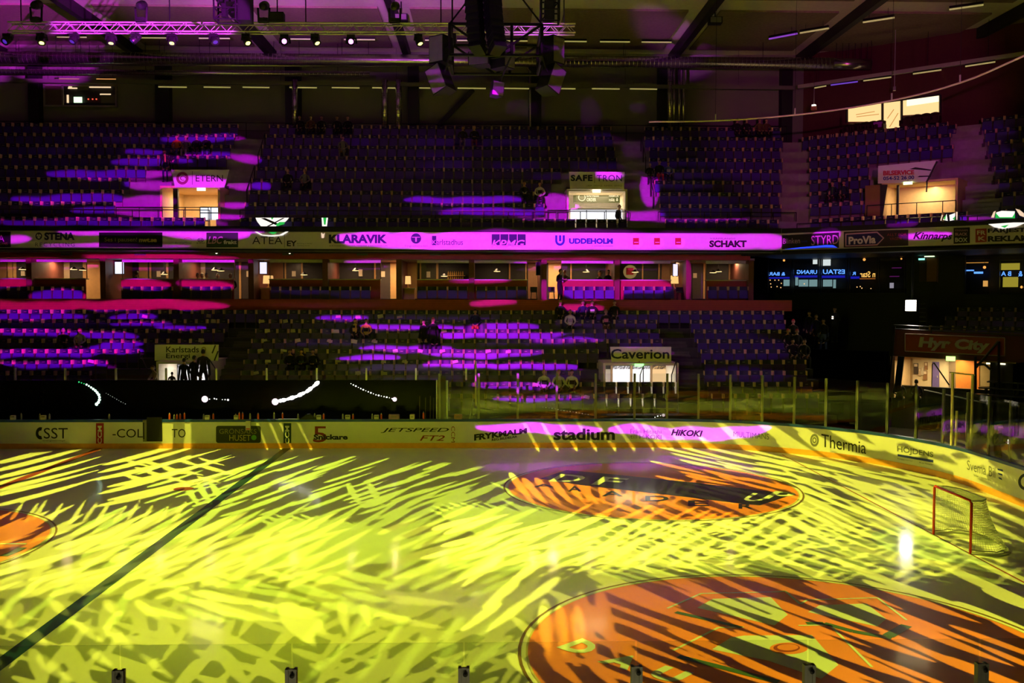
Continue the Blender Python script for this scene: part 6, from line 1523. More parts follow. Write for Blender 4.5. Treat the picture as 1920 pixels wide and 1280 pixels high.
# interior
mb = MB(); mbz0 = hh(1760, 742).z
hbox(mb, 1676, 1900, 660, 745, 2.6, 2.7); mb.build('wall_tunnel', mat('tunnel_cream', (.74, .62, .40), rough=.8), kind='structure')
hbox(MB(), 1668, 1678, 668, 745, .05, 2.6).build('wall_tunnel', M_tun, kind='structure')
plate_px('ceiling_tunnel', [(1676, 667), (1905, 682), (1905, 676), (1676, 661)], lambda u, v: hh(u, v, .2), M_tun, None, thick=2.4, n=-HN, kind='structure')
hbox(MB(), 1855, 1900, 675, 740, .3, 2.6).build('wall_tunnel', M_darkconc, kind='structure')
q = hh(1760, 676, 1.3); area((q.x, q.y, q.z + .02), (2.6, .9), 95, (1, .74, .38))
hi = lambda u, v: hh(u, v, 2.52)
def inner(nm, poly, m, label, cat, parts=()):
    e = empty(nm, hi(*poly[2]), label, cat); plate_px('panel', poly, hi, m, e, thick=.06); return e
e = inner('tunnel_partition', [(1693, 671), (1710, 672), (1710, 735), (1693, 735)], mat('partition_brown', (.38, .25, .12)), 'brown partition at the left of the Hyr City tunnel', 'partition')
e = inner('violet_door', [(1748, 678), (1760.5, 678.5), (1760.5, 726), (1748, 725.5)], mat('door_violet', (.16, .12, .38)), 'violet grey door inside the Hyr City tunnel', 'door'); MB().tube([hh(1757.5, 704, 2.45), hh(1757.5, 708, 2.45)], .02, 5).build('handle', M_alu, e)
e = inner('pillar_brown', [(1779, 674), (1792, 674), (1792, 728), (1779, 727)], mat('pillar_umber', (.22, .16, .09)), 'brown pillar below the green exit sign in the Hyr City tunnel', 'pillar')
e = inner('orange_partition', [(1792, 674), (1836, 677), (1836, 733), (1792, 730)], mat('panel_orange', (.8, .26, .04)), 'bright orange partition inside the Hyr City tunnel', 'panel')
e = inner('tunnel_partition', [(1838, 678), (1858, 679), (1858, 724), (1838, 724)], mat('partition_ochre', (.5, .38, .16)), 'ochre partition right of the orange one', 'partition')
for k, (x0, x1, y0, y1, m) in enumerate(((1713, 1721, 681, 701, M_suitedoor), (1733, 1739, 679, 693, M_suitebrown), (1727, 1732, 688, 703, M_beige), (1731, 1738, 695, 712, M_suitebrown), (1722, 1727, 690, 704, M_suitebeige))):
    e = inner('notice_board', [(x0, y0), (x1, y0), (x1, y1), (x0, y1)], m, ('dark notice on the cream tunnel wall', 'small brown case high on the cream tunnel wall', 'pale sheet between the brown cases', 'lower brown case beside the violet door', 'beige sheet right of the dark notice')[k], 'notice')
    plate_px('sheet', [(x0 + 1, y0 + 1), (x1 - 1, y0 + 1), (x1 - 1, y0 + 6), (x0 + 1, y0 + 6)], lambda u, v: hh(u, v, 2.44), M_paper, e, thick=.01)
exit_sign(1774, 1791, 668, 676, lambda u, v: hh(u, v, -.1), 'green lit exit sign under the Hyr City sign', (.5, 1, .2), 2.5)
e = empty('tunnel_lamp', hh(1860, 682, .5), 'small white lamp strip at the right end of the Hyr City tunnel', 'lamp'); plate_px('lens', [(1849, 679.5), (1860, 680), (1860, 683), (1849, 682.5)], lambda u, v: hh(u, v, .5), glow('lamp_cream', (1, .95, .55), 2), e, thick=.03); plate_px('housing', [(1848, 678.5), (1861, 679), (1861, 680), (1848, 679.5)], lambda u, v: hh(u, v, .5), M_black, e, thick=.04)
e = empty('tunnel_lamp', hh(1878, 684, .25), 'wider white lamp strip beyond the dark post', 'lamp'); plate_px('lens', [(1871, 680), (1885, 681), (1885, 683.8), (1871, 683)], lambda u, v: hh(u, v, .25), glow('lamp_cream', (1, .95, .55), 2), e, thick=.03); plate_px('housing', [(1870, 679), (1886, 680), (1886, 681), (1870, 680)], lambda u, v: hh(u, v, .25), M_black, e, thick=.04)
e = empty('steel_bracing', hh(1870, 740), 'black steel posts and braces in front of the Hyr City tunnel', 'frame')
hb = lambda u, v: hh(u, v, -.35)
for a_, b_, r in (((1829, 740), (1829, 668), .06), ((1873, 740), (1873, 640), .06), ((1666, 735), (1678, 612), .04), ((1682, 735), (1690, 668), .16), ((1829, 690), (1872, 640), .05), ((1829, 683), (1846, 683), .05), ((1846, 683), (1858, 693), .05), ((1676, 609), (1960, 624), .03), ((1676, 616), (1960, 631), .025), ((1747, 725), (1748, 683), .02), ((1748, 683), (1751, 680), .02), ((1751, 680), (1780, 722), .03), ((1676, 609), (1672, 640), .03), ((1746, 612), (1746, 625), .03)): MB().tube([hb(*a_), hb(*b_)], r, 6).build('tube', M_rail, e)
MB().tube([hh(1733, 731, -.5), hh(1855, 757, -1.0)], .03, 6).build('tube', M_alu, e)
hbox(MB(), 1640, 1960, 737, 830, .6, .8).build('wall_corner_base', M_black, kind='structure')
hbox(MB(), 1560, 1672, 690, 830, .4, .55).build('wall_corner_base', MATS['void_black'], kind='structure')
# bleacher benches at the right edge
for k, (v, x0) in enumerate(((715, 1852), (727, 1836), (740, 1828), (752, 1838))):
    a, b = hh(x0, v, .2 - .45 * k), hh(1970, v + 6, .2 - .45 * k)
    e = empty('bleacher_bench', (a + b) / 2, 'dark bleacher bench right of the Hyr City tunnel, number %s from the top' % 'one two three four'.split()[k], 'bench', 'dark bleacher benches')
    c = (a + b) / 2; L = Vector((b.x - a.x, b.y - a.y, 0)).length
    MB().obox((c.x, c.y, c.z), HD, L / 2, .18, .03).build('seat', mat('bench_violet', (.03, .02, .05), rough=.3), e)
    for f in (-.8, 0, .8): q = c + HD * (L / 2 * f); MB().obox((q.x, q.y, (c.z - .03) / 2), HD, .03, .15, (c.z - .03) / 2).build('leg', M_black, e)
# tall pale posts of the end gate behind the glass
e = empty('end_gate', (30.5, 6.0, 0), 'tall pale posts with a cross bar behind the corner glass', 'frame')
gp = lambda u, v: on_plane(u, v, (30.3, 7.8, 0), (.55, .83, 0))
for u0, v0, u1, v1, r in ((1784, 838, 1786.5, 699, .045), (1820, 850, 1824, 702, .045), (1792, 838, 1794, 770, .04), (1812, 846, 1813, 774, .035)): MB().tube([gp(u0, v0), gp(u1, v1)], r, 8).build('post', mat('post_cream', (.8, .68, .5), rough=.4), e)
MB().tube([gp(1781, 698), gp(1828, 703)], .025, 6).build('cross_bar', M_alu, e)
# ------------------------------------------------------------------ players' bench on the far side
BW = 16.62
bx1 = at(820, 740, BW).x
z0, z1 = at(500, 712.5, BW).z, at(500, 768, BW).z
MB().box((XL, BW, 0), (bx1, BW + .12, z0)).build('wall_bench', M_blackgloss, kind='structure')
MB().box((XL, 15.2, -.12), (bx1, BW, .12)).build('bench_floor_slab', M_darkconc, kind='structure')
bn = empty('players_bench', ((XL + bx1) / 2, 16.2, .12), 'long low black players bench behind the boards', 'bench')
MB().box((XL, 16.15, .50), (bx1, 16.5, .56)).build('seat', M_black, bn)
for x in np.arange(XL + .4, bx1, 2.2): MB().box((x - .03, 16.18, .12), (x + .03, 16.48, .50)).build('leg', M_black, bn)
bg = empty('bench_glass', (0, BW, z0 + .001), 'clear glass with pale posts standing on the black bench wall', 'glass screen')
posts = [28, 122, 217, 311, 406, 500, 594, 687, 780, 874]
for k, u in enumerate(posts):
    X = at(u, 705, BW + .03).x; zt2 = at(u, 690, BW + .03).z
    MB().box((X - .035, BW + .02, z0 + .001), (X + .035, BW + .1, zt2)).build('glass_post', M_alu, bg)
    if k < len(posts) - 1:
        X2 = at(posts[k + 1], 705, BW + .03).x; hgt = at(u, 672 if k == 0 else 693, BW).z
        MB().box((X + .04, BW + .055, z0 + .001), (X2 - .04, BW + .067, hgt)).build('glass_pane', M_glass, bg)
# dividing posts at the end of the bench
e = empty('bench_divider', at(825, 785, 15.9), 'pale upright posts and smoked pane at the end of the players bench', 'frame')
for u, v0, v1, Y, r in ((819, 790, 712, 15.3, .03), (838, 790, 713, 15.25, .05), (892, 760, 677, 16.6, .035), (842, 770, 745, 15.6, .025)): MB().tube([at(u, v0, Y), at(u, v1, Y)], r, 6).build('post', M_alu if u != 892 else mat('post_cream', (.8, .68, .5)), e)
a, b = at(821, 789, 15.35), at(836, 705, 15.35); MB().box((a.x, 15.34, a.z), (b.x, 15.36, b.z)).build('pane', mat('smoked_pane', (.10, .085, .05), rough=.25), e)
MB().tube([at(880, 789, 15.5), at(887, 748, 15.9)], .02, 6).build('brace', M_alu, e)
# gate opening in the boards, its dark inside painted as a black panel
a, b = at(276, 827.5, 14.93), at(303, 782, 14.93); e = empty('bench_gate', ((a.x + b.x) / 2, 14.95, 0), 'open dark bench gate in the white boards beside the letters TO', 'gate')
MB().box((a.x, 14.93, a.z), (b.x, 14.99, b.z)).build('gate_dark_inside', M_black, e)
a2 = at(268, 827.5, 14.9); MB().box((a2.x, 14.9, a.z), (a.x - .02, 14.99, b.z - .1)).build('gate_edge', mat('edge_grey', (.22, .22, .16)), e); MB().box((a2.x + .02, 14.88, a.z + .1), (a2.x + .06, 14.9, b.z - .2)).build('hinge', M_black, e)
RZ = 1.12
def on_rail(u, Y=15.06): return at(u, 788.5, Y).x
# bottles, white boxes, cases on the board rail
M_bred = mat('bottle_orange', (.75, .12, .03), rough=.35); M_bgrey = mat('bottle_grey', (.3, .3, .3)); M_cap = mat('bottle_cap', (.7, .7, .7))
BOT = ((318, .26, M_bred), (332, .22, M_bred), (338, .24, M_bred), (346, .28, M_bred), (442, .22, M_bred), (449, .30, M_bred), (455, .30, M_bred), (484, .26, M_bred), (530, .28, M_bred), (607, .24, M_bred), (662, .22, M_bred), (715, .24, M_bred), (400, .25, M_bred), (327, .2, M_bgrey), (382, .22, M_bgrey), (469, .24, M_bgrey), (514, .28, M_bgrey), (559, .22, M_bgrey), (590, .24, M_bgrey), (643, .22, M_bgrey), (698, .22, M_bgrey), (40, .26, M_bgrey), (75, .24, M_bgrey), (93, .24, M_bgrey), (205, .22, M_bgrey), (794, .30, M_bred))
for k, (u, h, m) in enumerate(BOT):
    x = on_rail(u, 15.09); r = .036
    e = empty('drinking_bottle', (x, 15.09, RZ), '%s drinking bottle, %s of its colour on the board rail, %s' % ('orange' if m is M_bred else 'grey', nth(1 + sum(1 for q in BOT if q[2] is m and q[0] < u)), 'left of the CCM stripes' if u < 180 else 'left of the letters TO' if u < 320 else 'above the letters TO' if u < 350 else 'near the Grönsakshuset panel' if u < 500 else 'left of the number 5' if u < 585 else 'above Snickare' if u < 665 else 'above Jetspeed'), 'bottle', 'bottles on the board rail')
    MB().lathe([(0, 0), (r, 0), (r, h * .62), (r * .75, h * .68), (r, h * .74), (r * .9, h * .80), (0, h * .80)], (x, 15.09, RZ), (0, 0, 1), 10).build('body', m, e); MB().lathe([(r * .6, h * .80), (r * .5, h * .88), (r * .22, h * .9), (r * .2, h), (0, h)], (x, 15.09, RZ), (0, 0, 1), 10).build('cap', M_cap, e)
wb = [(24.5, 9, 'first from the picture edge'), (81.5, 9, 'left of the red stripe'), (389, 9, 'above the Grönsakshuset panel'), (598, 9, 'above the number 5'), (652, 9, 'above Snickare'), (706, 9, 'above Jetspeed'), (443, 8, 'between orange bottles')]
for u, w, nm in wb:
    x = on_rail(u, 15.05); hw = w / 2 / 48.4
    e = empty('towel_box', (x, 15.05, RZ), 'small pale box on the board rail, %s' % nm, 'box', 'pale boxes on the board rail')
    bevel_box('box_body', (x - hw, 14.99, RZ), (x + hw, 15.12, RZ + .17), .012, mat('box_pale', (.55, .52, .46)), e); MB().box((x - hw * .8, 14.985, RZ + .1), (x + hw * .8, 14.99, RZ + .14)).build('label', M_greytxt, e)
for u, w, m, nm in ((739, 20, mat('case_violet', (.35, .2, .4)), 'wide dull case on the board rail above Jetspeed'), (773, 9, mat('box_pinkwhite', (.7, .6, .65)), 'bright small box on the board rail right of the wide case'), (859, 15, mat('case_brown', (.4, .22, .18)), 'reddish case behind the boards left of Frykmalm')):
    x = on_rail(u, 15.07); hw = w / 2 / 48.4; e = empty('equipment_case', (x, 15.07, RZ), nm, 'case')
    bevel_box('case_body', (x - hw, 14.99, RZ), (x + hw, 15.15, RZ + .19), .015, m, e); MB().box((x - hw * .5, 14.983, RZ + .08), (x + hw * .5, 14.99, RZ + .11)).build('latch', M_greytxt, e)
a, b = at(461, 806, 14.93), at(470, 789, 14.93); e = empty('hanging_box', ((a.x + b.x) / 2, 14.95, b.z), 'white box hanging over the boards above the Grönsakshuset panel', 'box'); bevel_box('box_body', (a.x, 14.88, a.z), (b.x, 14.975, b.z), .01, mat('box_cream', (.7, .66, .55)), e); MB().box((a.x + .02, 14.875, a.z + .03), (b.x - .02, 14.88, a.z + .07)).build('label', M_redtxt, e)
bl = empty('laptop', at(560, 785, 15.1), 'dark slanted laptop on the board rail near the blue stripe', 'laptop'); a = at(561, 789, 15.06); MB().prism([(a.x, 15.0, RZ), (a.x + .7, 15.0, RZ), (a.x + .42, 15.0, RZ + .22), (a.x + .3, 15.0, RZ + .2)], (0, .12, 0)).build('lid', M_black, bl); MB().box((a.x - .8, 14.99, RZ), (a.x, 15.12, RZ + .02)).build('keyboard', M_steel, bl)
# hockey sticks leaning in a dim rack
for k, u in enumerate((786, 797, 806, 812)):
    e = empty('hockey_stick', at(u, 787, 15.7), 'hockey stick standing upright at the bench end, %s from the left' % ('first', 'second', 'third', 'fourth')[k], 'hockey stick', 'sticks at the bench end')
    MB().tube([Vector((at(u, 788, 15.6).x, 15.6, .13)), at(u + 1, 742 + 3 * (k % 2), 15.75)], .018, 4).build('shaft', mat('stick_dark', (.12, .10, .05)), e); q = at(u, 788, 15.6); MB().box((q.x - .012, q.y - .02, .125), (q.x + .18, q.y + .02, .2)).build('blade', mat('stick_red', (.5, .08, .12)), e)
# LED reflections on the black bench wall, built as made-up glowing bulbs on cables
def light_reflection(label, pts, radii, m, Y=BW - .03):
    e = empty('light_reflection', at(pts[0][0], pts[0][1], Y), label, 'painted reflection')
    MB().tube([at(u, v, Y + .02) for u, v in pts], .006, 4).build('added_cable', M_black, e)
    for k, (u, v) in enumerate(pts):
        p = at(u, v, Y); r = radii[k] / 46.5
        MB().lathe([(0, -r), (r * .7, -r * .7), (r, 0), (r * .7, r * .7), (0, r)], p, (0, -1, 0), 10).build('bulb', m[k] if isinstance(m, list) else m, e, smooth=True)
def curve_pts(ctrl, n):
    P = [Vector((u, v, 0)) for u, v in ctrl]; return [(p.x, p.y) for p in resample(P, n)]
GRN = glow('reflection_green', (.05, 1, .25), 1.2); GWH = glow('reflection_greenwhite', (.6, 1, .75), 3); WB = glow('reflection_white', (1, .98, .92), 5); PKB = glow('reflection_pinkwhite', (1, .75, .85), 1.6)
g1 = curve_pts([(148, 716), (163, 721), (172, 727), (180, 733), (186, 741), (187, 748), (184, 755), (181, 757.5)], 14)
light_reflection('arc of painted green-white LED reflections on the black bench wall', g1, [1.3, 1, .9, 1.8, 1.6, 1.9, 2.2, 2.4, 2.5, 2.6, 2.3, 2.6, 2.6, 3], [GRN] * 3 + [GWH] * 11)
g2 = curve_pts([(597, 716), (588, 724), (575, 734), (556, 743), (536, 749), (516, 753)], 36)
light_reflection('thick arc of painted white LED reflections on the black bench wall', g2, [2.0 + 1.1 * (k % 3 > 0) + .8 * math.sin(k * .9) for k in range(35)] + [6.5], [WB] * 35 + [PKB])
light_reflection('large painted pinkish reflection with a row of tiny dots on the bench wall', [(384, 748), (393, 748), (402, 747), (406, 748), (417, 749), (422, 749), (427.5, 749.5)], [6.2, .8, 1, .9, .7, .9, 1.6], [PKB] + [WB] * 6)
light_reflection('thin slanting row of painted white reflections ending in a round one', curve_pts([(658, 719), (680, 730), (705, 740), (728, 745), (740, 748.5)], 18), [.6 + .35 * (k % 3) for k in range(17)] + [4.2], [WB] * 17 + [PKB])
light_reflection('faint slanting row of tiny painted reflections right of the green arc', curve_pts([(199, 737), (215, 746), (225, 752), (235, 757)], 10), [.45 + .2 * (k % 2) for k in range(10)], glow('reflection_dim', (.8, .85, .8), .8))
light_reflection('tiny dotted row of painted reflections behind the glass above Stadium', curve_pts([(1018, 763), (1040, 766), (1052, 769), (1075, 772), (1103, 777)], 16), [.5 + .2 * (k % 2) for k in range(16)], glow('reflection_dim', (.8, .85, .8), .8), 16.9)
light_reflection('dotted row of painted reflections with a round end behind the glass above HiKOKI', curve_pts([(1219, 788), (1226, 783), (1232, 780), (1244, 778)], 6), [.7, .6, .7, 1, .6, 3.0], [WB] * 5 + [glow('reflection_soft', (1, .8, .8), .7)], 16.9)
# video cube reflections painted as glowing patches on the upper stand's glass balustrade
bal = empty('balustrade_glass', (15, BAND_Y + .3, bz1), 'low glass balustrade on the front edge of the upper stand', 'balustrade')
xs = list(np.arange(XL, BX1, 2.4))
for a, b in zip(xs, xs[1:]): MB().box((a + .01, BAND_Y + .055, bz1 + .27), (b - .01, BAND_Y + .067, bz1 + .62)).build('glass_pane', M_glass2, bal)
bh = lambda u, v: band_hit(u, v) if v > 431 else (at(u, v, BAND_Y + .03) if at(u, v, BAND_Y).x < BX1 else on_plane(u, v, BC + DN * .0, DN))
EW = glow('emblem_reflection_white', (1, .93, .85), 1.1); EG = glow('emblem_reflection_green', (.02, .55, .08), .9); EO = glow('emblem_reflection_peach', (1, .72, .5), .9); EK = mat('emblem_reflection_dark', (.004, .006, .004), noise=0)
def emblem(label, shapes):  # paints a video cube reflection on the balustrade
    e = empty('emblem_reflection', bh(*shapes[0][0][0]), label, 'emblem')
    for k, (poly, m) in enumerate(shapes): decal_px('reflection_piece', poly, bh, m, e, lift=.015 + .006 * k)
emblem('painted reflection of white and green emblem halves on the balustrade above Atea', [([(479, 408), (542, 408), (536, 415), (517, 424), (489, 424), (482, 415)], EW), ([(489, 409), (497, 408.5), (531, 423), (522, 424)], EK), ([(508, 408), (513, 408), (510, 412)], EG), ([(517, 421), (524, 416), (534, 416), (533, 420), (520, 424)], EG), ([(530, 408.5), (534, 408.5), (505, 424), (500, 424)], EK), ([(477, 434), (482, 434), (492, 440), (508, 441), (524, 440), (536, 434), (541, 434), (530, 441), (510, 443.5), (490, 441)], EW), ([(503, 435), (520, 435), (512, 439)], EG)])
emblem('narrow white and green painted reflection on the balustrade left of Klaravik', [([(603, 408), (615, 408), (613, 424), (604, 424)], EW), ([(606, 408), (612, 408), (610.5, 421), (607.5, 421)], EG), ([(602, 435.5), (606, 439), (609, 436), (607, 446), (603, 446)], EO)])
emblem('painted reflection of two small green and white triangles above Black Box', [([(1768, 412), (1775, 401), (1777, 414)], EW), ([(1769, 409), (1774, 402.5), (1772, 413)], EG), ([(1780, 403), (1791, 399), (1790, 412), (1781, 414)], EW), ([(1786, 410), (1791, 405), (1790, 412.5)], EG), ([(1763, 413), (1766, 402), (1768, 403), (1765, 414)], EO), ([(1792.5, 397), (1795.5, 397), (1795, 412), (1793, 412)], EO)])
emblem('large painted reflection of a white and green emblem above the Reklam letters', [([(1868, 398), (1878, 395), (1903, 396), (1901, 409), (1868, 409)], EW), ([(1867, 399), (1874, 407), (1898, 407), (1903, 399), (1903, 409), (1866, 409)], EG), ([(1858, 408), (1863, 397), (1867, 395), (1864, 408)], EO), ([(1904, 391), (1913, 394), (1920, 400), (1920, 407), (1912, 404)], EO), ([(1853, 420), (1900, 417), (1925, 417), (1905, 425), (1880, 429), (1865, 426)], EW), ([(1876, 424), (1892, 421), (1884, 427)], EG)])
# curved shelf chairs and seats before the lit corner box window
bw = lambda u, v, d=0.0: on_plane(u, v, WC + DN * d, DN)
def wq(mb, x0, x1, y0, y1, d0, d1):
    a, b = bw(x0, y1, d0), bw(x1, y0, d0); c = (a + b) / 2; L = Vector((b.x - a.x, b.y - a.y, 0)).length
    mb.obox((c.x + DN.x * (d1 - d0) / 2, c.y + DN.y * (d1 - d0) / 2, c.z), DIAG, L / 2, abs(d1 - d0) / 2, abs(b.z - a.z) / 2); return mb
e = empty('lounge_window', bw(1680, 245), 'warm lit lounge window in three parts in the maroon corner wall', 'window')
LG = glow('lounge_light', (1, .66, .28), 1.15); LG2 = glow('lounge_light_hot', (1, .85, .55), 1.6)
for nm, poly, m in (('pane', [(1589, 201), (1652, 193), (1652, 228), (1589, 228)], LG), ('pane', [(1657, 191), (1688, 187), (1688, 243), (1657, 246)], LG), ('pane', [(1693, 187), (1762, 178), (1762, 212), (1693, 216)], LG), ('hot_light', [(1700, 186.5), (1762, 178.5), (1762, 190), (1700, 199)], LG2)):
    plate_px(nm, poly, lambda u, v: bw(u, v, -.06 if nm == 'pane' else -.08), m, e, thick=.02)
for a_, b_ in (((1654.5, 193), (1654.5, 246)), ((1690.5, 187), (1690.5, 246)), ((1588, 201), (1763, 177)), ((1588, 201), (1588, 230)), ((1763, 178), (1763, 214))): MB().tube([bw(*a_, -.1), bw(*b_, -.1)], .07, 4).build('window_frame', M_dkframe, e)
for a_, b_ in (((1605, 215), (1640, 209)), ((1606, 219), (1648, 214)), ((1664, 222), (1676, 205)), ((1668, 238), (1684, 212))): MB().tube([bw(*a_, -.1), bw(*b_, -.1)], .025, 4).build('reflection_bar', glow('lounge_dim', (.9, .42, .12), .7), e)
for k, (u, v) in enumerate([(1596, 233), (1610, 231), (1624, 229), (1638, 227.5), (1651, 226), (1703, 218), (1720, 215), (1737, 213), (1754, 211)]):
    p = bw(u, v, -.8); r = empty('armchair', (p.x, p.y, p.z - .8), 'dark red padded armchair before the lit lounge window, number %s from the left' % 'one two three four five six seven eight nine'.split()[k], 'armchair', 'armchairs before the lounge window')
    mb = MB(); mb.obox((p.x, p.y, p.z - .3), DIAG, .27, .06, .26); c_ = Vector((p.x, p.y, p.z - .06)); mb.lathe([(.0, -.06), (.25, -.06), (.22, .04), (.1, .08), (0, .085)], c_, (0, 0, 1), 12); mb.build('backrest', mat('armchair_red', (.045, .012, .012)), r)
    q = Vector((p.x, p.y, p.z - .5)) - DN * .25; MB().obox(q, DIAG, .27, .24, .08).build('seat', mat('armchair_red', (.045, .012, .012)), r)
    for s in (-1, 1): q2 = q + DIAG * .27 * s; MB().obox((q2.x, q2.y, q.z + .12), DIAG, .04, .24, .14).build('armrest', mat('armchair_red', (.045, .012, .012)), r); MB().obox((q2.x, q2.y, q.z - .2), DIAG, .03, .2, .12).build('leg', M_black, r)
# tall seats of the row in front
for k in range(14):
    u = 1513 + 19.3 * k + .12 * k * k; v = 257 - 1.75 * k
    p = bw(u, v, -1.9); z = p.z - 1.0
    s_ = dup(seat_proto[False]); s_.name = 'lounge_chair'; s_.location = (p.x, p.y, z); s_.rotation_euler = (0, 0, rot_c); s_.scale = (1.0, 1.0, 1.18)
    tag(s_, 'tall dark seat in the row under the lounge window, number %s from the hall wall' % 'one two three four five six seven eight nine ten eleven twelve thirteen fourteen'.split()[k], 'seat', 'tall seats under the lounge window')
e = empty('violet_chair', bw(1648, 243, -1.0), 'chair lit violet beside the lounge door', 'chair'); p = bw(1646, 236, -1.0)
MB().obox((p.x, p.y, p.z - .1), DIAG, .22, .05, .3).build('backrest', mat('chair_violet', (.5, .1, .7)), e); MB().obox((p.x - DN.x * .25, p.y - DN.y * .25, p.z - .38), DIAG, .22, .22, .04).build('seat', mat('chair_violet', (.5, .1, .7)), e)
for s in (-1, 1): q = p + DIAG * .18 * s; MB().tube([(q.x - DN.x * .4, q.y - DN.y * .4, p.z - .4), (q.x - DN.x * .4, q.y - DN.y * .4, p.z - .85)], .02, 5).build('leg', M_black, e)
e = empty('hanging_camera', bw(1526, 205, -2.5), 'small lit camera box hanging on a thin rod left of the lounge window', 'camera'); p = bw(1526, 203, -2.5)
MB().tube([p, (p.x, p.y, bw(1526, 165, -2.5).z)], .015, 5).build('rod', M_alu, e); MB().obox(p, DIAG, .12, .1, .1).build('casing', mat('cam_red', (.6, .2, .12)), e); MB().obox(p + Vector((0, 0, .14)), DIAG, .09, .08, .05).build('lamp', glow('cam_white', (1, .95, .8), 2), e); MB().tube([p, (p.x, p.y, CEIL_Z)], .008, 5).build('cord', M_black, e)
e = empty('hanging_microphone', bw(1677, 170, -2.5), 'pale cylinder hanging from a rod above the lounge window', 'microphone'); p = bw(1677, 170, -2.5); MB().tube([p, p + Vector((0, 0, .2))], .07, 10).build('body', M_alu, e); MB().tube([p + Vector((0, 0, .2)), (p.x, p.y, CEIL_Z)], .02, 5).build('rod', M_alu, e)
q = bw(1676, 150, -1.6)
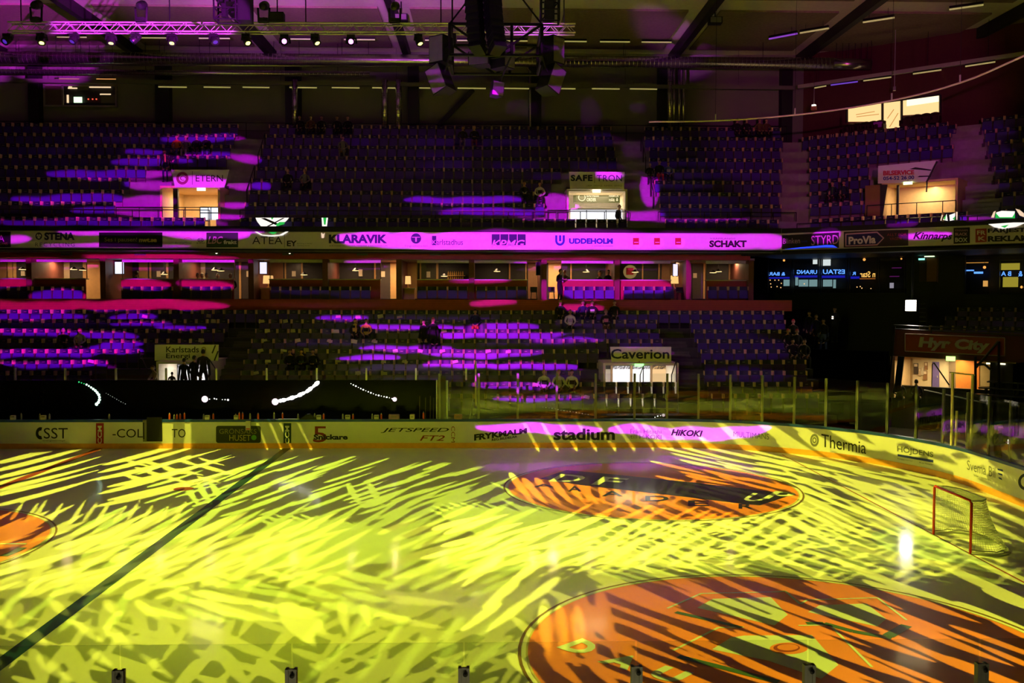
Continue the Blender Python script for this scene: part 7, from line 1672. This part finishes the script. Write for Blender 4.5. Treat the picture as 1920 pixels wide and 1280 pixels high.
# ------------------------------------------------------------------ people
def body_mesh(pose):
    """one continuous skinned figure, facing -Y; material slots skin, hair, top, trousers, shoes"""
    V = []; E = []; R = []; L = []
    def v(p, r, lab, parent=None):
        V.append(p); R.append(r); L.append(lab); i = len(V) - 1
        if parent is not None: E.append((parent, i))
        return i
    sit = pose.startswith('sit'); dz = -.43 if sit else 0.0; ly = .04 if sit else 0
    lean = -.12 if pose == 'sit_lean' else 0
    pel = v((0, 0, .95 + dz), .135, 3); ab = v((0, .02 + lean * .3, 1.10 + dz), .125, 2, pel); ch = v((0, ly + lean * .8, 1.27 + dz), .15, 2, ab); nb = v((0, ly - .01 + lean, 1.44 + dz), .075, 2, ch); nk = v((0, ly - .03 + lean * 1.1, 1.53 + dz), .052, 0, nb); hd = v((0, ly - .045 + lean * 1.2, 1.60 + dz), .05, 0, nk)
    for s in (-1, 1):
        sh = v((.185 * s, ly + lean * .95, 1.40 + dz), .068, 2, nb)
        if pose == 'stand': el, wr = (.245 * s, .03, 1.13), (.235 * s, -.10, .90)
        elif pose == 'stand_hold': el, wr = (.26 * s, .0, 1.14), (.08 * s, -.27, 1.22)
        elif pose == 'sit_lean': el, wr = (.25 * s, -.22, .74), (.08 * s, -.38, .70)
        elif pose == 'sit_phone': el, wr = (.25 * s, -.06, .72), (.07 * s, -.27, .86)
        else: el, wr = (.26 * s, -.02, .74), (.13 * s, -.25, .62)
        e = v(el, .047, 2, sh); w = v(wr, .031, 2, e)
        d = (Vector(wr) - Vector(el)).normalized(); sd = d.cross(Vector((0, 0, 1))).normalized() if abs(d.z) < .9 else Vector((0, 1, 0))
        pm = Vector(wr) + d * .055; p = v(tuple(pm), .030, 0, w)
        up = d.cross(sd)
        for k, (o, l) in enumerate(((-.030, .062), (-.010, .074), (.010, .070), (.029, .055))):
            b = v(tuple(pm + d * .035 + sd * o), .0095, 0, p); m = v(tuple(pm + d * (.035 + l * .55) + sd * o * 1.1 - up * .008), .0085, 0, b); v(tuple(pm + d * (.035 + l) + sd * o * 1.1 - up * .028), .0075, 0, m)
        t = v(tuple(pm - d * .01 + sd * -.042 * s - up * .01), .011, 0, p); v(tuple(pm + d * .03 + sd * -.055 * s - up * .025), .009, 0, t)
        hp = v((.095 * s, 0, .90 + dz), .092, 3, pel)
        if sit: kn, an, to = (.12 * s, -.43, .50), (.12 * s, -.45, .09), (.13 * s, -.60, .04)
        elif pose == 'stand_wide': kn, an, to = (.13 * s, -.02, .50), (.16 * s, .02, .085), (.18 * s, -.14, .04)
        else: kn, an, to = (.105 * s, -.025, .50), (.105 * s, .02, .085), (.12 * s, -.14, .04)
        k_ = v(kn, .062, 3, hp); a_ = v(an, .043, 3, k_); hl = v((an[0], an[1] + .02, .045), .042, 4, a_); v(to, .036, 4, hl)
    me = bpy.data.meshes.new('figure'); me.from_pydata(V, E, []); ob = bpy.data.objects.new('figure', me); COL.objects.link(ob)
    sk = ob.modifiers.new('s', 'SKIN'); sk.use_smooth_shade = True
    for i, q in enumerate(me.skin_vertices[0].data): q.radius = (R[i], R[i] * (.72 if L[i] == 2 and R[i] > .1 else 1)); q.use_root = (i == 0)
    sb = ob.modifiers.new('d', 'SUBSURF'); sb.levels = 1; sb.render_levels = 1
    dg = bpy.context.evaluated_depsgraph_get(); ev = bpy.data.meshes.new_from_object(ob.evaluated_get(dg))
    bpy.data.objects.remove(ob); bpy.data.meshes.remove(me)
    vs = [tuple(q.co) for q in ev.vertices]; fs = [tuple(p.vertices) for p in ev.polygons]; VA = np.array(V); LA = L; mi = []
    for p in ev.polygons:
        c = np.array(p.center); d = ((VA - c) ** 2).sum(1); mi.append(LA[int(d.argmin())])
    bpy.data.meshes.remove(ev)
    # head with face, ears and hair, sunk onto the neck
    hx, hy, hz = 0, V[hd][1] - .012, V[hd][2] + .055
    def ball(cx, cy, cz, rx, ry, rz, m, n=14, k=9, cut=None):
        o = len(vs); ring = []
        for i in range(k + 1):
            a = math.pi * i / k
            for j in range(n):
                b = 2 * math.pi * j / n; x, y, z = math.sin(a) * math.cos(b), math.sin(a) * math.sin(b), math.cos(a)
                if m == 0 and rx > .05:
                    if z < -.1: x *= 1 - .28 * (-z - .1); y = y * (1 - .15 * (-z - .1))          # jaw
                    if y < -.75 and abs(x) < .28 and -.25 < z < .12: y -= .20                        # nose
                    if y < -.6 and .2 < z < .4: y -= .03                                             # brow
                vs.append((cx + rx * x, cy + ry * y, cz + rz * z))
        for i in range(k):
            for j in range(n):
                q = (o + i * n + j, o + i * n + (j + 1) % n, o + (i + 1) * n + (j + 1) % n, o + (i + 1) * n + j)
                if cut is None or cut(sum(vs[t][1] for t in q) / 4 - cy, sum(vs[t][2] for t in q) / 4 - cz): fs.append(q[::-1]); mi.append(m)
    ball(hx, hy, hz, .074, .094, .115, 0, 18, 12)
    for s in (-1, 1): ball(.076 * s, hy + .012, hz - .005, .012, .022, .032, 0, 8, 5); ball(.029 * s, hy - .084, hz + .014, .011, .008, .008, 1, 8, 4)
    ball(0, hy - .088, hz - .056, .024, .008, .006, 1, 8, 4)
    ball(hx, hy + .012, hz + .018, .083, .100, .112, 1, 16, 10, cut=lambda y, z: z > .045 or (y > .0 and z > -.06))
    m = bpy.data.meshes.new('person_' + pose); m.from_pydata(vs, [], fs)
    m.polygons.foreach_set('material_index', mi); m.polygons.foreach_set('use_smooth', [True] * len(fs)); m.update()
    return m
PM = {p: body_mesh(p) for p in ('stand', 'stand_wide', 'stand_hold', 'sit', 'sit_lean', 'sit_phone')}
COLS = {'black': (.012, .012, .014), 'navy': (.015, .02, .06), 'grey': (.15, .15, .15), 'white': (.7, .68, .68), 'orange': (.55, .16, .03), 'yellow': (.55, .40, .06), 'red': (.45, .03, .03), 'blue': (.08, .10, .35), 'jeans': (.10, .11, .30), 'brown': (.12, .06, .03), 'pink': (.6, .2, .35), 'lilac': (.4, .32, .5), 'green': (.05, .12, .06), 'cream': (.55, .45, .3)}
M_skin = mat('skin', (.52, .30, .21), rough=.55, noise=.05); HAIR = {'dark': mat('hair_dark', (.02, .014, .01)), 'brown': mat('hair_brown', (.09, .045, .02)), 'blond': mat('hair_blond', (.38, .26, .11)), 'grey': mat('hair_grey', (.3, .29, .28)), 'pink': mat('cap_pink', (.6, .2, .45)), 'black': mat('cap_black', (.01, .01, .012)), 'red': mat('cap_red', (.4, .03, .03))}
for pm in PM.values():
    for m in (M_skin, HAIR['dark'], M_black, M_black, M_black): pm.materials.append(m)
def cloth(c): return mat('cloth_' + c, COLS[c], rough=.9, noise=.2, nscale=12)
FONTS_P = 0
def person(pose, loc, rotz, label, hair='dark', top='black', legs='black', scale=1.0, group=None, scarf=None, phone=False, shirt=None):
    o = bpy.data.objects.new('person', PM[pose]); COL.objects.link(o); o.location = loc; o.rotation_euler = (0, 0, rotz); o.scale = (scale,) * 3
    for i, m in ((0, M_skin), (1, HAIR[hair]), (2, cloth(top)), (3, cloth(legs)), (4, M_black)):
        o.material_slots[i].link = 'OBJECT'; o.material_slots[i].material = m
    tag(o, label, 'person', group)
    sit = pose.startswith('sit'); dz = -.43 if sit else 0
    if scarf:
        mb = MB(); mb.tube([(.075 * math.cos(a), .01 + .085 * math.sin(a), 1.475 + dz) for a in np.linspace(0, 2 * math.pi, 12)[:-1]], .028, 6, closed=True); mb.box((.02, -.165, 1.1 + dz), (.085, -.135, 1.47 + dz))
        s = mb.build('scarf', cloth(scarf), o, local=True)
    if shirt:
        mb = MB(); mb.prism([(-.10, -.125, 1.16 + dz), (.10, -.125, 1.16 + dz), (.11, -.135, 1.33 + dz), (-.11, -.135, 1.33 + dz)], (0, .03, 0)); mb.build('chest_panel', cloth(shirt), o, local=True)
    if phone:
        z = .93 if sit else 1.25; MB().box((-.04, -.345, z - .07), (.04, -.335, z + .07)).build('phone', glow('phone_light', (1, .9, .8), 2.5), o, local=True)
    return o
def seat_row(px, py_head, tier, i):
    """world place of a spectator in a row of the stands whose head is at px"""
    Ys, Zs = (UP_Y, UP_Z) if tier == 'u' else (LOW_Y, LOW_Z)
    return Vector((at(px, py_head, Ys[i] - .1).x, Ys[i] - .12, Zs[i] - SEAT_H + .06))
def spectator(px, py, tier, i, label, pose='sit', scale=.95, rz=0.0, **k): return person(pose, seat_row(px, py, tier, i), rz, label, scale=scale, **k)
S = spectator
S(331.5, 262, 'u', 2, 'seated spectator in an orange top above the Eterni tunnel, first of four', top='orange', legs='jeans', hair='brown')
S(348.5, 260, 'u', 2, 'seated spectator in grey with a pale lap above the Eterni tunnel', top='grey', legs='lilac', hair='brown')
S(369, 263, 'u', 2, 'seated spectator all in black above the Eterni tunnel, third of four', hair='blond')
S(388, 261, 'u', 2, 'seated spectator in black with blue jeans above the Eterni tunnel', legs='jeans', hair='brown', pose='sit_lean')
S(322, 306, 'u', 3, 'small dark child beside the standing spectator left of the Eterni sign', scale=.62, pose='stand')
person('stand', Vector((at(311.5, 305, 27.0).x, 26.85, UP_Z[4] - SEAT_H + .02)), 0, 'standing spectator in black with a yellow scarf left of the Eterni sign', hair='red', top='black', legs='navy', scarf='yellow', scale=.9)
S(540, 331, 'u', 5, 'seated spectator in dark clothes right of the Eterni stairs, left of two', hair='blond')
S(571.5, 329, 'u', 5, 'seated spectator in a pale grey jacket right of the Eterni stairs', top='grey', hair='blond')
for k, (x, h, t) in enumerate(((562, 'brown', 'black'), (582.5, 'dark', 'brown'), (603, 'dark', 'black'), (632, 'dark', 'black'), (652, 'black', 'black'))):
    S(x, 228, 'u', 0, 'dim spectator in the top row under the hall wall, number %s from the left' % 'one two three four five'.split()[k], hair=h, top=t, legs='black')
S(643, 268, 'u', 2, 'dim seated spectator with pale knees two rows below the top row group', top='grey', hair='dark', legs='grey')
S(867.5, 243, 'u', 1, 'seated spectator in black below the middle wall column, left of two', hair='dark', legs='grey'); S(889.5, 247, 'u', 1, 'seated spectator leaning forward below the middle wall column, right of two', hair='blond', top='black', legs='brown', pose='sit_lean')
S(983, 362, 'u', 6, 'seated spectator leaning sideways with a white sleeve left of the Safetron tunnel', hair='brown', top='black', shirt='white', pose='sit_lean'); S(1012, 357, 'u', 6, 'seated spectator with folded white sleeves left of the Safetron tunnel', hair='brown', top='white', legs='black', shirt='black')
for k, (x, y, t, l, sc, w) in enumerate(((1218.5, 316, 'black', 'black', .8, 'dark child on the steps right of the Safetron tunnel, left of three'), (1236.5, 311, 'black', 'red', .92, 'spectator with red trousers on the steps right of the Safetron tunnel'), (1253, 316, 'blue', 'black', .85, 'child in a striped blue top right of the Safetron tunnel'))):
    S(x, y, 'u', 4, w, top=t, legs=l, scale=sc, hair='blond' if k == 0 else 'brown', shirt='lilac' if k == 2 else None)
for k, x in enumerate((1382, 1400, 1424, 1437)): S(x, 236, 'u', 0, 'dim spectator in the top row left of the cut corner, number %s' % 'one two three four'.split()[k], hair='brown' if k % 2 else 'dark', top='brown' if k > 1 else 'black')
for k, (tt, w) in enumerate(((1.2, 'left one of two dim spectators left of the Bilservice tunnel'), (1.75, 'right one of two dim spectators left of the Bilservice tunnel'))):
    q = C_ST[6] + DIAG * tt - DN * .1; person('sit', (q.x, q.y, UP_Z[6] - SEAT_H + .02), rot_c, w, top='navy', legs='black', scarf='green' if k == 0 else None, scale=.95)
person('stand', Vector((at(1158, 395, 25.9).x, 25.55, TZ0 + .05)), .9, 'person in black standing before the lit kiosk counter in the Safetron tunnel', hair='brown', top='black', legs='black', scale=.93)
# people in the suites
def suite_p(px, pose, label, Y=26.3, rz=0.0, **k): return person(pose, Vector((at(px, 520, Y).x, Y, SF)), rz, label, **k)
suite_p(1049.5, 'stand_hold', 'man in black with a pale sash standing in the open bay under Uddeholm', Y=25.0, rz=.9, hair='brown', top='black', legs='black', scarf='white', scale=.97)
suite_p(1059.5, 'stand', 'person in a pink cap behind the standing man in the suite', Y=26.5, rz=-.5, hair='pink', top='grey', legs='grey', scale=.97)
suite_p(1124.5, 'sit', 'seated person in black leaning at the suite counter under Uddeholm', hair='brown', top='black', scale=1.25, rz=.4); suite_p(1140, 'stand_hold', 'person in a black cap holding a drink behind the Uddeholm suite counter', hair='black', top='black', scale=.97, Y=26.2, rz=.5)
suite_p(256, 'sit', 'woman seen from behind with a lit head in the suite under the pausen advert', hair='brown', top='black', scale=1.2, rz=3.1)
for k, (x, h) in enumerate(((371, 'grey'), (379, 'brown'), (387.5, 'grey'), (408.5, 'grey'), (432, 'brown'))): suite_p(x, 'sit', 'guest head above the counter under ArcelorMittal, number %s from the left' % 'one two three four five'.split()[k], hair=h, top='black', scale=1.12, Y=26.0 + .8 * (k % 2))
# lower stand
S(118, 628, 'l', 3, 'seated spectator in black turned sideways in the stand left of Karlstads Energi', hair='grey', pose='sit_lean', rz=.6); S(149.5, 622, 'l', 3, 'seated spectator in a violet jacket left of Karlstads Energi', top='lilac', hair='red')
S(666, 606, 'l', 2, 'seated fan in a black and yellow jersey above the bench, left of two', top='black', shirt='yellow', hair='brown', scarf='yellow'); S(686.5, 605, 'l', 2, 'seated fan in a black and yellow jersey above the bench, right of two', top='yellow', shirt='black', hair='dark')
person('stand_wide', seat_row(812, 605, 'l', 3) + Vector((0, -.1, 0)), .3, 'large dark standing spectator with a red face above the bench', hair='red', top='black', legs='black', scale=1.0); person('stand', seat_row(795, 610, 'l', 3) + Vector((0, .1, 0)), -.5, 'dark standing spectator close behind the one with the red face', hair='black', top='black', scale=.95)
S(891, 603, 'l', 1, 'seated spectator in dark blue with orange gloves above Frykmalm', top='navy', legs='orange', hair='dark')
for k, (x, y, i, t, sh, l) in enumerate(((1050.5, 588, 0, 'black', None, 'black'), (1069, 594, 1, 'white', 'lilac', 'black'), (1093, 586, 0, 'navy', None, 'navy'), (1110, 585, 0, 'black', 'white', 'black'), (1136, 593, 1, 'black', 'pink', 'brown'), (1152, 587, 0, 'black', None, 'black'))):
    S(x, y, 'l', i, 'seated spectator under the red parapet left of the Caverion stairs, number %s of six' % 'one two three four five six'.split()[k], top=t, shirt=sh, legs=l, hair='brown' if k % 2 else 'blond')
for k, (x, y, t, sh) in enumerate(((1020, 708, 'white', 'black'), (1047.5, 703, 'white', 'lilac'), (1072, 712, 'white', 'black'))): S(x, y, 'l', 7, ('fan with white sleeves behind the glass above Stadium, left of three', 'fan in a pale numbered jersey behind the glass above Stadium', 'fan with white sleeves and orange badges behind the glass, right of three')[k], top=t, shirt=sh, hair='blond' if k < 2 else 'brown', scale=1.0)
for k, (x, y, i) in enumerate(((545, 664, 5), (566, 668, 5), (588, 664, 5))): S(x, y, 'l', i, 'dim spectator leaning over the rail right of the Karlstads stairs, number %s of three' % 'one two three'.split()[k], pose='sit_lean', top='black', shirt='green' if k == 1 else None)
KY = 17.75; KZ = TZ_K = at(370, 712, KY).z - .55
for x, y, sc, w, pose, rz in ((344.5, 676, .92, 'standing silhouette left of three in the bright Karlstads doorway', 'stand_wide', 3.0), (363, 671, .95, 'standing silhouette in the middle of the bright Karlstads doorway', 'stand', 2.6), (379, 660, 1.02, 'tallest standing silhouette in the bright Karlstads doorway', 'stand_wide', 3.3), (322, 702, .62, 'small seated silhouette low in the bright Karlstads doorway', 'stand', 3.1)):
    zt3 = at(x, y - 5, KY).z; person(pose, Vector((at(x, 690, KY).x, KY + (.15 if x == 379 else 0), zt3 - 1.78 * sc)), rz, w, scale=sc, hair='black')
person('sit_lean', Vector((at(293, 700, 17.9).x, 17.9, at(293, 688, 17.9).z - 1.2)), -.8, 'person in a pale coat bending beside the Karlstads doorway', top='cream', hair='brown', scale=.95)
MB().box((at(276, 700, KY).x, 17.55, KZ - 1.5), (at(408, 700, KY).x, 18.15, KZ - .05)).build('doorway_slab', M_darkconc, kind='structure')
# right end
for k, (x, y, i) in enumerate(((1487, 612, 2), (1494, 624, 3), (1477, 631, 3), (1486, 655, 4), (1508, 654, 4))): S(x, y, 'l', i, 'dim spectator with a pinkish face at the right end of the lower stand, number %s' % 'one two three four five'.split()[k], hair='red' if k < 3 else 'dark', top='black')
def corner_p(px, py_head, d, pose, label, **k):
    P = rw(px, py_head, d); sc = k.get('scale', 1.0); return person(pose, (P.x, P.y, P.z - 1.70 * sc), k.pop('rz', rot_c), label, **k)
corner_p(1566, 578, -2.4, 'stand_hold', 'person in black lit by a phone screen in the dark corner', hair='black', top='black', phone=True)
corner_p(1544.5, 600, -3.6, 'stand_wide', 'person in blue jeans standing in the dark corner', hair='dark', top='black', legs='blue')
corner_p(1518, 586, -2.4, 'stand', 'barely visible person in black left of the one with the phone', hair='dark', top='black'); corner_p(1531, 592, -2.6, 'stand', 'barely visible person behind the one in blue jeans', hair='dark', top='navy')
for k, (x, y) in enumerate(((1687, 717), (1718, 717))):
    P = hh(x, y, -.25); person('sit', (P.x, P.y, P.z - 1.2), 2.6, ('silhouette of a seated person before the Hyr City tunnel, left of two', 'silhouette of a seated person with a drink before the Hyr City tunnel')[k], hair='black')
P = gp(1880, 790); P = P + Vector((0.35, .9, 0)); person('stand_hold', (P.x, P.y, 0.0 + .02), .6, 'dark person with a lit phone behind the corner glass at the picture edge', hair='dark', top='navy', legs='black', phone=True)
# loose papers lying on seats of the lower stand
flat = MB(); flat.prism([(x, y, .355) for x, y in ((-.205, .04), (.205, .04), (.212, -.30), (.18, -.36), (-.18, -.36), (-.212, -.30))], (0, 0, .045))
flat_me = None
for o in list(SC.objects):
    if o.type != 'MESH' or not o.name.startswith('person'): continue
    for s in SC.objects:
        if s.type == 'EMPTY' and s.name.startswith(('stadium_chair', 'suite_chair')) and abs(s.location.x - o.location.x) < .24 and abs(s.location.y - o.location.y) < .3:
            for ch in s.children:
                if ch.name.startswith('seat_pan'):
                    if flat_me is None: f_ = flat.build('seat_pan', M_pan, None, local=True); flat_me = f_.data; bpy.data.objects.remove(f_)
                    ch.data = flat_me
M_sheet = mat('programme_sheet', (.72, .62, .55), noise=0)
sheets = [(192, 592, 0), (271, 593, 0), (391, 592, 0), (400, 602, 1), (490, 602, 1), (535, 602, 1), (501, 620, 2), (549, 620, 2), (496, 638, 3), (558, 638, 3), (377, 638, 3), (488, 657, 4), (532, 657, 4), (574, 656, 4), (502, 677, 5), (634, 593, 0), (671, 594, 0), (713, 593, 0), (749, 594, 0), (630, 621, 2), (832, 621, 2), (618, 639, 3), (664, 640, 3), (702, 640, 3), (741, 658, 4), (788, 658, 4), (829, 658, 4), (591, 676, 5), (634, 677, 5), (719, 678, 5), (759, 678, 5), (853, 678, 5), (720, 700, 6), (671, 699, 6), (915, 658, 4), (953, 659, 4), (480, 699, 6), (1004, 721, 7), (1100, 744, 8), (170, 677, 5)]
rp = random.Random(3)
for u, v, i in sheets:
    y = LOW_Y[i] - .16; p = at(u, v, y); w = .11 + .03 * rp.random(); h = .05 + .035 * rp.random(); t = rp.uniform(-.25, .25)
    mb = MB(); mb.prism([(p.x + a * w * math.cos(t) - b * h * math.sin(t), y - .02 * b, p.z + a * w * math.sin(t) + b * h) for a, b in ((-1, -1), (1, -1), (1, 1), (-.8, 1.1))], (0, .008, 0))
    mb.build('programme_sheet', M_sheet, None, label='pale paper on a seat, lower stand %s, %s from left' % (ROWN[i], nth(1 + sum(1 for q in sheets if q[2] == i and q[0] < u))), cat='paper', group='loose sheets on the lower stand seats')
seat_mass('stadium_seating', rest, 'hundreds of small navy tip-up seats filling the rest of both stands', 'seats', [o.location.copy() for o in SC.objects if o.name.startswith('person') and o.type == 'MESH'])
